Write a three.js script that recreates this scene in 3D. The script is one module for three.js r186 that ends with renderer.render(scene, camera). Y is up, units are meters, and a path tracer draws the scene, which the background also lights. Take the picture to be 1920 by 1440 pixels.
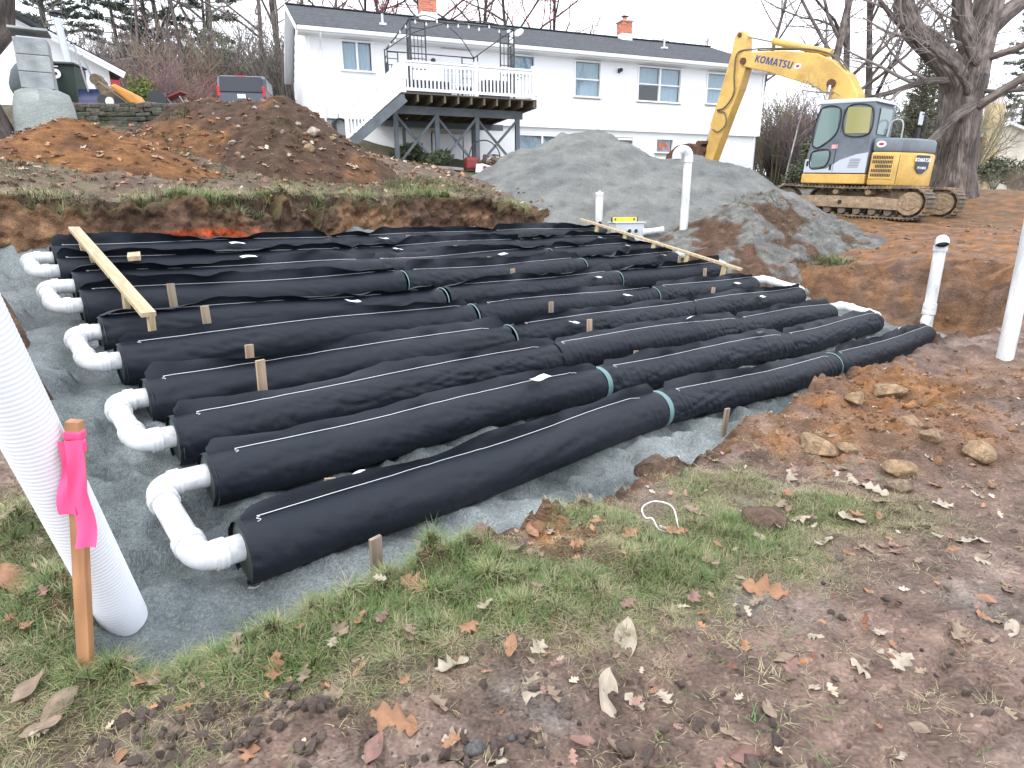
import * as THREE from 'three';
import { mergeGeometries, mergeVertices, toCreasedNormals } from 'three/addons/utils/BufferGeometryUtils.js';
import { RoundedBoxGeometry } from 'three/addons/geometries/RoundedBoxGeometry.js';

import { FontLoader } from 'three/addons/loaders/FontLoader.js';
import { TextGeometry } from 'three/addons/geometries/TextGeometry.js';

// ---------------------------------------------------------------- camera, sky, sun, exposure
const scene = new THREE.Scene();
const camera = new THREE.PerspectiveCamera(62.77, 4 / 3, 0.05, 600);
camera.position.set(0, 1.64, 0);
camera.rotation.order = 'YXZ';
camera.rotation.set(-15.5 * Math.PI / 180, 0, -0.006);
const renderer = new THREE.WebGLRenderer({ antialias: true });
renderer.toneMapping = THREE.LinearToneMapping;
renderer.toneMappingExposure = 2.4;
renderer.shadowMap.enabled = true;
{
  const w = 128, h = 64, a = new Float32Array(w * h * 4);
  for (let j = 0; j < h; j++) for (let i = 0; i < w; i++) {
    const el = (j + 0.5) / h - 0.5, t = Math.max(0, el * 2);
    const soft = 1 + 0.05 * Math.sin(i / w * Math.PI * 4 + 1.3) * Math.sin(j / h * 9);
    const k = (j + i * h) * 0 + (j * w + i) * 4, L = (0.98 + 0.1 * t) * soft;
    a[k] = L * 0.95; a[k + 1] = L * 0.985; a[k + 2] = L * 1.07; a[k + 3] = 1;
  }
  const t = new THREE.DataTexture(a, w, h, THREE.RGBAFormat, THREE.FloatType);
  t.mapping = THREE.EquirectangularReflectionMapping; t.magFilter = THREE.LinearFilter; t.needsUpdate = true;
  scene.background = t; scene.environment = t;
}
const sun = new THREE.DirectionalLight(new THREE.Color(1, 0.94, 0.86), 0.6);
sun.position.set(-30, 42, 24); sun.target.position.set(0, 0, -10);
sun.castShadow = true; sun.shadow.radius = 40; sun.shadow.mapSize.set(2048, 2048);
Object.assign(sun.shadow.camera, { left: -45, right: 45, top: 45, bottom: -45, near: 1, far: 160 });
scene.add(sun, sun.target);

// ---------------------------------------------------------------- small helpers
const V = (x, y, z) => new THREE.Vector3(x, y, z);
const clamp = (x, a, b) => Math.min(b, Math.max(a, x)), lerp = (a, b, t) => a + (b - a) * t;
const sstep = (a, b, x) => { const t = clamp((x - a) / (b - a), 0, 1); return t * t * (3 - 2 * t); };
let seed = 20211;
const rnd = () => { seed = (seed + 0x6D2B79F5) | 0; let t = Math.imul(seed ^ (seed >>> 15), 1 | seed); t = (t + Math.imul(t ^ (t >>> 7), 61 | t)) ^ t; return ((t ^ (t >>> 14)) >>> 0) / 4294967296; };
const rr = (a, b) => a + (b - a) * rnd();
const pick = (l) => l[Math.floor(rnd() * l.length)];
const h2 = (i, j) => { let n = Math.imul(i, 374761393) ^ Math.imul(j, 668265263); n = Math.imul(n ^ (n >>> 13), 1274126177); return ((n ^ (n >>> 16)) >>> 0) / 4294967296; };
function vn(x, y, p = 0) { // value noise -1..1, optional period
  const i = Math.floor(x), j = Math.floor(y), fx = x - i, fy = y - j, u = fx * fx * (3 - 2 * fx), v = fy * fy * (3 - 2 * fy);
  const m = p ? (k) => ((k % p) + p) % p : (k) => k;
  const a = h2(m(i), m(j)), b = h2(m(i + 1), m(j)), c = h2(m(i), m(j + 1)), d = h2(m(i + 1), m(j + 1));
  return 2 * (a + (b - a) * u + (c - a) * v + (a - b - c + d) * u * v) - 1;
}
const fbm = (x, y, o = 4) => { let s = 0, a = 0.5; for (let k = 0; k < o; k++) { s += a * vn(x, y); x = x * 2.03 + 7.1; y = y * 2.03 + 3.7; a *= 0.5; } return s; };
const used = {};
function numbered(n) { const k = used[n] = (used[n] ?? -1) + 1; return k ? n + '_' + String(k).padStart(3, '0') : n; }
function meta(o, label, category, group, kind) { Object.assign(o.userData, { label }); if (category) o.userData.category = category; if (group) o.userData.group = group; if (kind) o.userData.kind = kind; return o; }
function cast(o) { o.traverse((c) => { if (c.isMesh) { c.castShadow = true; c.receiveShadow = true; } }); return o; }
function thing(name, label, category, pos = [0, 0, 0], ry = 0, group) { const o = new THREE.Group(); o.name = numbered(name); o.position.set(...pos); o.rotation.y = ry; scene.add(o); return meta(o, label, category, group); }
function mesh(name, geo, mat, parent) { const m = new THREE.Mesh(geo, mat); m.name = parent ? name : numbered(name); (parent ?? scene).add(m); m.castShadow = m.receiveShadow = true; return m; }
function single(name, geo, mat, label, category, group) { return meta(mesh(name, geo, mat), label, category, group); }
function structure(name, geo, mat) { const m = mesh(name, geo, mat); m.userData.kind = 'structure'; m.userData.label = name.replace(/_/g, ' '); return m; }
function merge(list) { const g = mergeGeometries(list.map((q) => { const c = q.index ? q.toNonIndexed() : q; for (const k of Object.keys(c.attributes)) if (!['position', 'normal', 'uv'].includes(k)) c.deleteAttribute(k); return c; })); return g; }
// metre-scaled uv by dominant axis
function boxUV(g, s = 1) {
  const p = g.attributes.position, n = g.attributes.normal, uv = new Float32Array(p.count * 2);
  for (let i = 0; i < p.count; i++) {
    const ax = Math.abs(n.getX(i)), ay = Math.abs(n.getY(i)), az = Math.abs(n.getZ(i)), x = p.getX(i) * s, y = p.getY(i) * s, z = p.getZ(i) * s;
    if (ay >= ax && ay >= az) uv.set([x, z], i * 2); else if (ax >= az) uv.set([z, y], i * 2); else uv.set([x, y], i * 2);
  }
  g.setAttribute('uv', new THREE.BufferAttribute(uv, 2)); return g;
}
const box = (w, h, d, x = 0, y = 0, z = 0) => boxUV(new THREE.BoxGeometry(w, h, d).translate(x, y, z));
const rbox = (w, h, d, r = 0.01, x = 0, y = 0, z = 0, s = 2) => boxUV(new RoundedBoxGeometry(w, h, d, s, Math.min(r, w / 2.02, h / 2.02, d / 2.02)).translate(x, y, z));
const cyl = (r0, r1, h, n = 16, x = 0, y = 0, z = 0) => new THREE.CylinderGeometry(r1, r0, h, n).translate(x, y + h / 2, z);
function rod(a, b, r0, r1 = r0, n = 8) { const d = b.clone().sub(a), L = d.length(), g = new THREE.CylinderGeometry(r1, r0, L, n); g.translate(0, L / 2, 0); g.applyQuaternion(new THREE.Quaternion().setFromUnitVectors(V(0, 1, 0), d.divideScalar(L))); return g.translate(a.x, a.y, a.z); }
function bar(a, b, w, h) { const d = b.clone().sub(a), L = d.length(), g = box(w, h, L); const m = new THREE.Matrix4().lookAt(b, a, Math.abs(d.y / L) > 0.98 ? V(1, 0, 0) : V(0, 1, 0)); g.applyMatrix4(m); return g.translate((a.x + b.x) / 2, (a.y + b.y) / 2, (a.z + b.z) / 2); }
function tube(pts, r, seg = 32, n = 8, closed = false) { return new THREE.TubeGeometry(new THREE.CatmullRomCurve3(pts, closed), seg, r, n, closed); }
function prism(poly, depth, bevel = 0.01) { const s = new THREE.Shape(poly.map((p) => new THREE.Vector2(p[0], p[1]))); return new THREE.ExtrudeGeometry(s, { depth: depth - 2 * bevel, bevelEnabled: bevel > 0, bevelThickness: bevel, bevelSize: bevel, bevelOffset: -bevel, bevelSegments: 2, curveSegments: 6 }).translate(0, 0, bevel - depth / 2); }
function dataTex(n, fn, srgb = true, m = n) {
  const a = new Uint8Array(n * m * 4);
  for (let j = 0; j < m; j++) for (let i = 0; i < n; i++) { const c = fn(i / n, j / m); const k = (j * n + i) * 4; for (let q = 0; q < 3; q++) a[k + q] = clamp(Math.round((Array.isArray(c) ? c[q] : c) * 255), 0, 255); a[k + 3] = 255; }
  const t = new THREE.DataTexture(a, n, m); t.wrapS = t.wrapT = THREE.RepeatWrapping; t.magFilter = THREE.LinearFilter; t.minFilter = THREE.LinearMipmapLinearFilter; t.generateMipmaps = true;
  if (srgb) t.colorSpace = THREE.SRGBColorSpace; t.needsUpdate = true; return t;
}
function pf(x, y, f, o) { let s = 0, a = 0.5; for (let k = 0; k < o; k++) { s += a * vn(x * f + k * 13, y * f + k * 7, f); f *= 2; a *= 0.55; } return s; } // tileable fbm on [0,1]
const C = (r, g, b) => new THREE.Color().setRGB(r, g, b);
const mat = (c, rough = 0.8, extra = {}) => new THREE.MeshStandardMaterial({ color: c, roughness: rough, ...extra });

// ---------------------------------------------------------------- textures
const soilTone = dataTex(512, (x, y) => { const a = pf(x, y, 8, 6), b = vn(x * 160, y * 160, 160), c = vn(x * 64 + 9, y * 64, 64); return 0.8 + 0.24 * a + 0.1 * b + (c > 0.72 ? 0.16 : 0) - (c < -0.78 ? 0.16 : 0); });
const soilBump = dataTex(512, (x, y) => 0.5 + 0.5 * pf(x + 0.3, y, 10, 6) + 0.12 * vn(x * 128, y * 128, 128), false);
const sandTone = dataTex(512, (x, y) => 0.84 + 0.14 * pf(x, y, 4, 5) + 0.13 * vn(x * 200, y * 200, 200) + 0.06 * vn(x * 97, y * 97, 97));
const sandBump = dataTex(512, (x, y) => 0.5 + 0.35 * pf(x, y, 12, 5) + 0.2 * vn(x * 150, y * 150, 150), false);
const fabricBump = dataTex(512, (x, y) => 0.5 + 0.3 * pf(x, y, 32, 4) + 0.25 * vn(x * 220, y * 220, 220), false);
const woodTone = dataTex(256, (x, y) => { const g = Math.sin((x * 9 + 0.6 * pf(x, y, 4, 3)) * 6.283) * 0.5 + 0.5; return [0.86 + 0.1 * g + 0.05 * vn(x * 90, y * 4, 0), 0.84 + 0.12 * g + 0.05 * vn(x * 90, y * 4, 0), 0.8 + 0.16 * g]; });
const grime = dataTex(512, (x, y) => { const a = pf(x, y, 4, 6); return 0.9 + 0.16 * a + 0.05 * vn(x * 128, y * 128, 128); });
const barkTone = dataTex(256, (x, y) => 0.75 + 0.4 * pf(x * 1, y, 6, 5) + 0.18 * vn(x * 40, y * 8, 0));
const barkBump = dataTex(256, (x, y) => 0.5 + 0.45 * vn(x * 36, y * 6, 0) + 0.3 * pf(x, y, 12, 4), false);
function tex(t, s, s2 = s) { const c = t.clone(); c.repeat.set(s, s2); c.needsUpdate = true; return c; }
// ---------------------------------------------------------------- the slope: u runs along the pipe rows, w runs up the hill
const X0 = -1.181, Z0 = -2.529, DX = 0.7452, DZ = -0.6669, NX = -0.6669, NZ = -0.7452;
const xz = (u, w) => [X0 + u * DX + w * NX, Z0 + u * DZ + w * NZ];
const uw = (x, z) => [(x - X0) * DX + (z - Z0) * DZ, (x - X0) * NX + (z - Z0) * NZ];
const floorY = (u, w) => -0.02 * u + 0.2 * w;
const at = (u, w, h = 0) => { const [x, z] = xz(u, w); return V(x, floorY(u, w) + h, z); };
const PIT = [[-0.52, -0.27], [0.6, -0.32], [2, -0.36], [4, -0.34], [6, -0.34], [7.5, -0.5], [8.7, -0.85], [9.6, -0.9], [9.8, -0.3], [9.6, 0.6], [9.65, 1.4], [9.8, 2.2], [10, 3.2], [10.4, 4.4], [11.4, 5.6], [12.4, 6.4], [12.2, 6.9], [10, 6.75], [8.2, 6.55], [6.2, 6.3], [4.2, 6.3], [2.5, 6.15], [1, 5.7], [-1.0, 5.5], [-1.1, 4.6], [-0.6, 4.1], [-0.4, 3.4], [-0.37, 2], [-0.42, 1]];
function pitSD(u, w) { // signed distance to the outline, negative inside
  let d = 1e9, ins = false;
  for (let i = 0, j = PIT.length - 1; i < PIT.length; j = i++) {
    const [ax, ay] = PIT[i], [bx, by] = PIT[j], ex = bx - ax, ey = by - ay, px = u - ax, py = w - ay;
    const t = clamp((px * ex + py * ey) / (ex * ex + ey * ey), 0, 1), qx = px - ex * t, qy = py - ey * t; d = Math.min(d, qx * qx + qy * qy);
    if ((ay > w) !== (by > w) && u < (bx - ax) * (w - ay) / (by - ay) + ax) ins = !ins;
  }
  return (ins ? -1 : 1) * Math.sqrt(d);
}
const uwp = (u, w, y) => { const [x, z] = xz(u, w); return [x, z, y]; };
const HILL = [ // x, z, height
  [0, 1.5, -0.12], [0, 0, 0], [-1.4, -1.3, 0.05], [1.4, -1.3, 0.03], [0, -1.5, 0.04], [-1.5, -2, 0.11], [3, -2.5, -0.02], [5, -4, 0.06], [8, -6.5, 0.35], [12, -8, 0.8], [-6, 0, 0.15], [8, 0, -0.15],
  uwp(0.3, -0.5, 0.075), uwp(1.2, -0.55, 0.06), uwp(2.4, -0.6, 0.03), uwp(3.9, -0.6, 0.05), uwp(5, -0.7, 0.02), uwp(6.5, -0.9, 0.02), uwp(7.5, -1.3, 0.08), uwp(8.6, -1.6, 0.12), uwp(-0.9, 0.2, 0.17), uwp(-1, 1.5, 0.5), uwp(-1.1, 3, 0.95), uwp(-1.3, 4.6, 1.5), uwp(-1.5, 5.8, 1.8),
  uwp(0.2, 5.85, 1.72), uwp(2.33, 6.6, 1.82), uwp(6.25, 6.6, 1.8), uwp(8.2, 6.85, 1.63), uwp(9.89, 7.0, 1.5), uwp(12.5, 7.2, 1.6),
  [-6.6, -9, 2.32], [-5.4, -9.5, 2.21], [-4.23, -11.5, 2.31], [-2.79, -13.5, 2.42], [-1.3, -15, 2.4], [-8.26, -12.5, 3.0], [-8.06, -13.4, 3.15], [-7.24, -13.8, 3.3], [-9.6, -12.2, 3.05], [-8.4, -14.8, 3.85], [-10.5, -15, 3.9], [-12.5, -14.5, 3.85], [-14, -18, 4], [-10, -19, 4],
  [-3.54, -21.3, 3.02], [-2.4, -21.8, 3], [0.23, -23, 2.78], [11.3, -30.9, 2.62], [5.7, -28, 2.65], [-7.2, -23.5, 4.5], [-4.9, -22.6, 3.5], [-9.5, -25, 4.6], [-11.4, -30, 5.3], [-10, -36, 5.4],
  [9.0, -14.4, 1.3], [7.35, -17.25, 1.66], [11.1, -16.1, 1.45], [7.83, -10, 1.0], [6.4, -8, 0.5], [6.49, -10.5, 0.9], [5.54, -11, 0.7], [4.71, -11.5, 0.84], [4.2, -13.2, 1.15], [12.4, -18.4, 2.0], [15, -12, 1.5], [20, -20, 1.9], [9, -22, 2.2],
  [-15, -40, 5.5], [0, -46, 5.5], [17, -46, 3.6], [29, -34, 2.4], [34, -15, 1.6], [-28, -22, 4.6], [-22, -8, 2.6], [-12, -3, 0.9], [-30, 6, 0], [30, 6, -0.2], [0, 14, -0.8], [0, -140, 7], [90, -110, 4], [-90, -110, 7],
];
const tps = (() => {
  const n = HILL.length, N = n + 3, A = [], K = (r2) => r2 > 0 ? 0.5 * r2 * Math.log(r2) : 0;
  for (let i = 0; i < N; i++) A.push(new Float64Array(N + 1));
  for (let i = 0; i < n; i++) {
    for (let j = 0; j < n; j++) A[i][j] = K((HILL[i][0] - HILL[j][0]) ** 2 + (HILL[i][1] - HILL[j][1]) ** 2) + (i === j ? 0.15 : 0);
    A[i][n] = A[n][i] = 1; A[i][n + 1] = A[n + 1][i] = HILL[i][0]; A[i][n + 2] = A[n + 2][i] = HILL[i][1]; A[i][N] = HILL[i][2];
  }
  for (let c = 0; c < N; c++) { let p = c; for (let r = c + 1; r < N; r++) if (Math.abs(A[r][c]) > Math.abs(A[p][c])) p = r; [A[c], A[p]] = [A[p], A[c]]; for (let r = c + 1; r < N; r++) { const f = A[r][c] / A[c][c]; if (f) for (let k = c; k <= N; k++) A[r][k] -= f * A[c][k]; } }
  const w = new Float64Array(N); for (let r = N - 1; r >= 0; r--) { let s = A[r][N]; for (let k = r + 1; k < N; k++) s -= A[r][k] * w[k]; w[r] = s / A[r][r]; }
  return (x, z) => { let s = w[n] + w[n + 1] * x + w[n + 2] * z; for (let i = 0; i < n; i++) { const a = x - HILL[i][0], b = z - HILL[i][1]; s += w[i] * K(a * a + b * b); } return s; };
})();
// patches of ground cover: x, z, radius, strength
const GREEN = [[-1.28,-2.03,0.22,0.8],[-1.11,-2.12,0.22,1],[-0.95,-2.19,0.24,1],[-0.79,-2.22,0.26,1],[-0.69,-2.37,0.22,1],[-0.52,-2.41,0.22,1],[-0.33,-2.40,0.22,1],[-0.20,-2.53,0.20,1],[-0.08,-2.44,0.22,0.9],[0.08,-2.28,0.21,0.6],[0.28,-2.44,0.22,0.7],[0.27,-2.98,0.14,0.5],[0.49,-3.10,0.21,0.7],[0.70,-2.75,0.25,0.9],[0.80,-2.56,0.21,0.8],[0.55,-2.39,0.25,0.5],[1.07,-3.03,0.27,0.7],[1.23,-2.85,0.27,0.6],[1.58,-3.14,0.26,0.5],[1.82,-3.27,0.21,0.6],[1.98,-3.14,0.24,0.35],[2.25,-3.20,0.21,0.3],[1.09,-3.50,0.20,0.7],[1.44,-3.58,0.21,0.5],[-1.94,-2.20,0.25,0.8],[-2.22,-2.51,0.22,0.8],[-1.74,-2.06,0.19,0.7],[-1.46,-1.97,0.20,0.8],[-1.61,-1.79,0.22,0.3],[-1.33,-1.79,0.19,0.4],[-1.14,-1.83,0.14,0.3],[-0.45,-1.80,0.12,0.4],[-0.81,-2.03,0.21,0.8],[-0.94,-1.94,0.20,0.5],[-0.38,-2.12,0.25,0.6],[-0.13,-2.15,0.23,0.4],[1.33,-2.70,0.26,0.45],[0.39,-2.11,0.20,0.25],[-1.45,-1.53,0.20,0.3],[-1.04,-1.56,0.15,0.25],[0.87,-2.31,0.15,0.2],[-2.6,-2.3,0.4,0.6],[-2.0,-1.6,0.4,0.3]];
const ORANGE = [[0.26,-2.83,0.19,1],[0.11,-3.03,0.17,0.8],[0.41,-2.72,0.19,0.9],[2.49,-5.01,0.59,1],[3.10,-5.48,0.66,1],[1.88,-4.26,0.33,0.9],[3.28,-5.00,0.63,0.8],[2.60,-4.24,0.40,0.8],[3.98,-5.64,0.60,0.6],[0.93,-3.78,0.16,0.7],[3.28,-4.23,0.43,0.6],[4.96,-6.02,0.54,0.5],[2.15,-3.94,0.28,0.5]];
const SANDY = [[1.33,-3.32,0.13,1],[1.00,-2.35,0.10,0.8],[0.13,-1.70,0.09,0.6],[1.65,-3.46,0.16,0.8],[1.99,-2.30,0.17,0.5],[-0.01,-1.80,0.12,0.4]];
// grass along the brink above the back cut and on the lawn beyond (u, w, radius, strength)
const GREEN2 = [[-0.4,5.8,0.3,0.8],[0.25,5.95,0.35,1],[1.15,6.05,0.3,0.8],[1.75,6.35,0.35,1],[2.3,6.5,0.35,1],[2.9,6.55,0.3,0.9],[3.5,6.6,0.35,0.8],[4.4,6.65,0.45,0.7],[5.5,6.7,0.5,0.9],[6.1,6.8,0.45,0.8],[5.7,7.4,0.5,0.5],[8.0,6.95,0.4,0.9],[9.2,7.05,0.3,0.8],[6.5,8.2,0.8,0.35],[7.4,8.0,0.7,0.3],[4.5,8.0,1.0,0.25],[2.5,8.4,1.0,0.2],[0,7.6,1.0,0.15],[10.45,2.7,0.32,1],[10.5,2.2,0.34,1],[10.6,1.75,0.3,0.9],[10.5,3.2,0.3,0.9],[10.9,2.4,0.35,0.6]].map(([u, w, r, s]) => [...xz(u, w), r, s]);
const patch = (L, x, z) => { let s = 0; for (const [a, b, r, k] of L) { const d = ((x - a) ** 2 + (z - b) ** 2) / (r * r); if (d < 4) s += k * Math.exp(-d * 1.2); } return Math.min(1, s); };
const BANKW = (u, w) => u > 8.9 && w < 5 ? lerp(0.3, lerp(0.9, 0.42, sstep(0.9, 1.7, w)), sstep(8.9, 9.5, u)) : w > 4.5 ? lerp(0.28, 0.4, sstep(7, 10, u)) : 0.21;
function hillBase(x, z) {
  let y = tps(x, z);
  return y;
}
const TRK = [0.82, -0.57]; // direction of the tracked ruts in the mud
function groundInfo(x, z, fine = true) {
  const [u, w] = uw(x, z);
  let y = hillBase(x, z), sd = 9, bank = 0, inside = 0;
  const D = Math.hypot(x, z);
  if (u > -2 && u < 14.5 && w > -2 && w < 9) {
    sd = pitSD(u, w) + 0.11 * fbm(x * 1.9, z * 1.9, 3) + 0.05 * vn(x * 7, z * 7) - (w > 5 && u < 10.2 ? 0.16 : 0);
    const bw = BANKW(u, w);
    inside = 1 - sstep(-0.02, bw, sd + (w > 4.5 ? 0.06 * vn(x * 11, z * 3) : 0));
    bank = sd > -0.1 && sd < bw + 0.05 ? sstep(-0.1, 0.02, sd) * (1 - sstep(bw * 0.85, bw + 0.06, sd)) : 0;
  }
  // relief
  const near = 1 - sstep(6, 16, D);
  const mud = fbm(x * 2.3, z * 2.3, 4);
  let r = 0.035 * mud + 0.02 * vn(x * 5.3 + 3, z * 5.3);
  const lump = Math.max(0, vn(x * 9 + 5, z * 9) - 0.1);
  const zone = sstep(-0.2, 0.35, fbm(x * 1.1 + 4, z * 1.1, 3)) * (1 - 0.6 * sstep(0.3, 1.2, x) * sstep(-3.2, -2.6, z));
  if (fine) {
    r += near * (0.05 * lump * (0.25 + zone) + 0.016 * (0.4 + zone) * (1 - 2 * Math.abs(vn(x * 15, z * 15))) + 0.011 * vn(x * 27, z * 27) + 0.008 * vn(x * 52, z * 52) + 0.004 * vn(x * 100, z * 100));
    // tread marks of the tracks pressed into the mud
    const a = (x - 1.5) * TRK[0] + (z + 1.75) * TRK[1], b = -(x - 1.5) * TRK[1] + (z + 1.75) * TRK[0];
    const m = Math.exp(-((a / 1.1) ** 4)) * Math.exp(-((b / 0.45) ** 4));
    r += m * 0.04 * Math.abs(Math.sin(b * 26 + 1.2 * vn(a * 2, b * 3))) * (0.7 + 0.5 * vn(a * 6, b * 6));
    const o = patch(ORANGE, x, z); r += o * (0.05 + 0.2 * Math.max(-0.08, fbm(x * 2.6, z * 2.6, 4)) + 0.07 * lump + 0.02 * vn(x * 12, z * 12));
  }
  if (sd > 0 && sd < 0.8 && u > 2.2 && w < 1) r += 0.045 * Math.exp(-(((sd - 0.3) / 0.25) ** 2)) * sstep(2.2, 3.6, u) * (1 - sstep(8, 9, u)) * (0.7 + 0.6 * vn(x * 2.2, z * 2.2));
  if (bank > 0) r += bank * (0.16 * fbm(x * 5, z * 5 + 2, 4) + 0.05 * vn(x * 16, z * 16));
  y += r;
  const fy = floorY(u, w) - 0.07;
  return { y: lerp(y, fy, inside), sd, bank, inside, u, w, D, zone, lump, mud, top: y };
}
const groundY = (x, z) => groundInfo(x, z).y;
function groundColor(x, z, q, out) {
  const { u, w, D, bank, sd } = q;
  const n1 = fbm(x * 1.7 + 9, z * 1.7, 4), n2 = vn(x * 6.1, z * 6.1), n3 = vn(x * 17, z * 17);
  // purple-brown mud, greyer where it has been smeared
  let c = [0.255, 0.175, 0.138]; const k = 1 + 0.24 * n1 + 0.1 * n2 + 0.08 * n3; c = c.map((v) => v * k);
  const mixin = (o, t) => { for (let i = 0; i < 3; i++) c[i] = lerp(c[i], o[i], t); };
  mixin([0.34, 0.262, 0.222], 0.6 * sstep(0.05, 0.5, fbm(x * 2.6, z * 2.6 + 5, 3)));
  mixin([0.075, 0.052, 0.04], 0.55 * sstep(0.1, 0.5, q.lump) * (0.4 + 0.6 * q.zone));
  const far = sstep(9, 16, D);
  const g = Math.max(patch(GREEN, x, z), patch(GREEN2, x, z));
  if (w > 5.4 && D < 40) { mixin([0.17, 0.115, 0.075], 0.7); mixin([0.2, 0.19, 0.1], 0.5 * sstep(-0.1, 0.3, n1)); }
  if (D > 16) mixin([0.13, 0.12, 0.06], 0.75 * far);
  // disturbed orange subsoil: the spoil along the near edge, the slope under the excavator
  const o = patch(ORANGE, x, z), sub = sstep(8.6, 9.6, u) * (1 - sstep(2.6, 6.5, w)) * (1 - sstep(22, 30, D)) * sstep(-3.5, -1, w);
  const pu = u > 8.5 ? sub : 0, ot = clamp(Math.max(o, 0.95 * pu) * (0.75 + 0.6 * n2), 0, 1);
  mixin([0.33 + 0.05 * n2, 0.158 + 0.02 * n2, 0.066], ot);
  mixin([0.19, 0.1, 0.058], ot * 0.5 * sstep(0, 0.4, fbm(x * 3.3 + 2, z * 3.3, 3)));
  const sa = Math.max(patch(SANDY, x, z), u > 9 && w > 4.2 && w < 7 ? 0.7 * sstep(4.2, 5, w) : 0); mixin([0.24, 0.25, 0.245], sa * 0.8);
  mixin([0.105, 0.105, 0.045], clamp(g * 0.8, 0, 0.8));
  if (bank > 0.02) {
    const dark = [0.105, 0.066, 0.046], warm = [0.25, 0.145, 0.085], l = sstep(-0.25, 0.35, fbm(x * 2.2 + 1, q.y * 4 - z * 2, 3));
    const b = [0, 1, 2].map((i) => lerp(dark[i], warm[i], l) * (1 + 0.25 * n3)); mixin(b, clamp(bank * 1.3, 0, 1) * (u > 9 && w < 4 ? 0.45 : 1));
  }
  // a line of orange marking paint sprayed at the foot of the back cut
  if (u > 1.0 && u < 2.7 && w > 5.4) { const line = (1 - sstep(0.1, 0.2, q.y - floorY(u, w) + 0.04 * n2)) * Math.exp(-(((sd - 0.05 + 0.03 * vn(x * 9, z * 9)) / 0.045) ** 2)) * (u > 2 ? 0.75 : 1); mixin([0.75, 0.12, 0.03], clamp(line * 1.2 * (0.6 + 0.6 * sstep(-0.4, 0.3, n3)), 0, 0.95)); }
  out[0] = c[0]; out[1] = c[1]; out[2] = c[2];
}
{
  const zs = []; for (let z = 12; z > 0.3; z -= 0.9) zs.push(z);
  for (let d = -0.3; d < 150;) { zs.push(-d); d += d < 0.9 ? 0.06 : d < 3.2 ? 0.0125 : d < 15 ? 0.0125 + (d - 3.2) * 0.0042 : 0.1 + (d - 15) * 0.05; }
  const M = 620, N = zs.length, pos = new Float32Array((M + 1) * N * 3), col = new Float32Array((M + 1) * N * 3), uv = new Float32Array((M + 1) * N * 2), idx = [], c = [0, 0, 0];
  zs.forEach((z, j) => {
    const half = z > 0 ? 40 : 3.2 + Math.abs(z) * 1.02;
    for (let i = 0; i <= M; i++) {
      let s = i / M * 2 - 1; if (z > 0) s = Math.sign(s) * Math.abs(s) ** 2.5;
      const x = s * half, k = j * (M + 1) + i, q = groundInfo(x, z);
      pos.set([x, q.y, z], k * 3); groundColor(x, z, q, c); col.set(c, k * 3);
      uv.set([x / 1.3 + 0.5 * q.bank * q.y, (z - q.y) / 1.3], k * 2);
      if (i && j) idx.push(k - 1, k - M - 2, k - M - 1, k - 1, k - M - 1, k);
    }
  });
  const g = new THREE.BufferGeometry(); g.setAttribute('position', new THREE.BufferAttribute(pos, 3)); g.setAttribute('color', new THREE.BufferAttribute(col, 3)); g.setAttribute('uv', new THREE.BufferAttribute(uv, 2)); g.setIndex(idx.map((v) => v)); 
  // triangle winding upwards
  const ix = g.index.array; for (let i = 0; i < ix.length; i += 3) { const t = ix[i + 1]; ix[i + 1] = ix[i + 2]; ix[i + 2] = t; }
  g.computeVertexNormals(); if (g.attributes.normal.getY(5000) < 0) { for (let i = 0; i < ix.length; i += 3) { const t = ix[i + 1]; ix[i + 1] = ix[i + 2]; ix[i + 2] = t; } g.computeVertexNormals(); }
  const m = new THREE.MeshPhysicalMaterial({ vertexColors: true, map: soilTone, bumpMap: soilBump, bumpScale: 0.025, roughness: 0.75, specularIntensity: 0.5 });
  const o = structure('ground', g, m); o.userData.label = 'muddy brown sloping ground with patches of grass';
}
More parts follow.
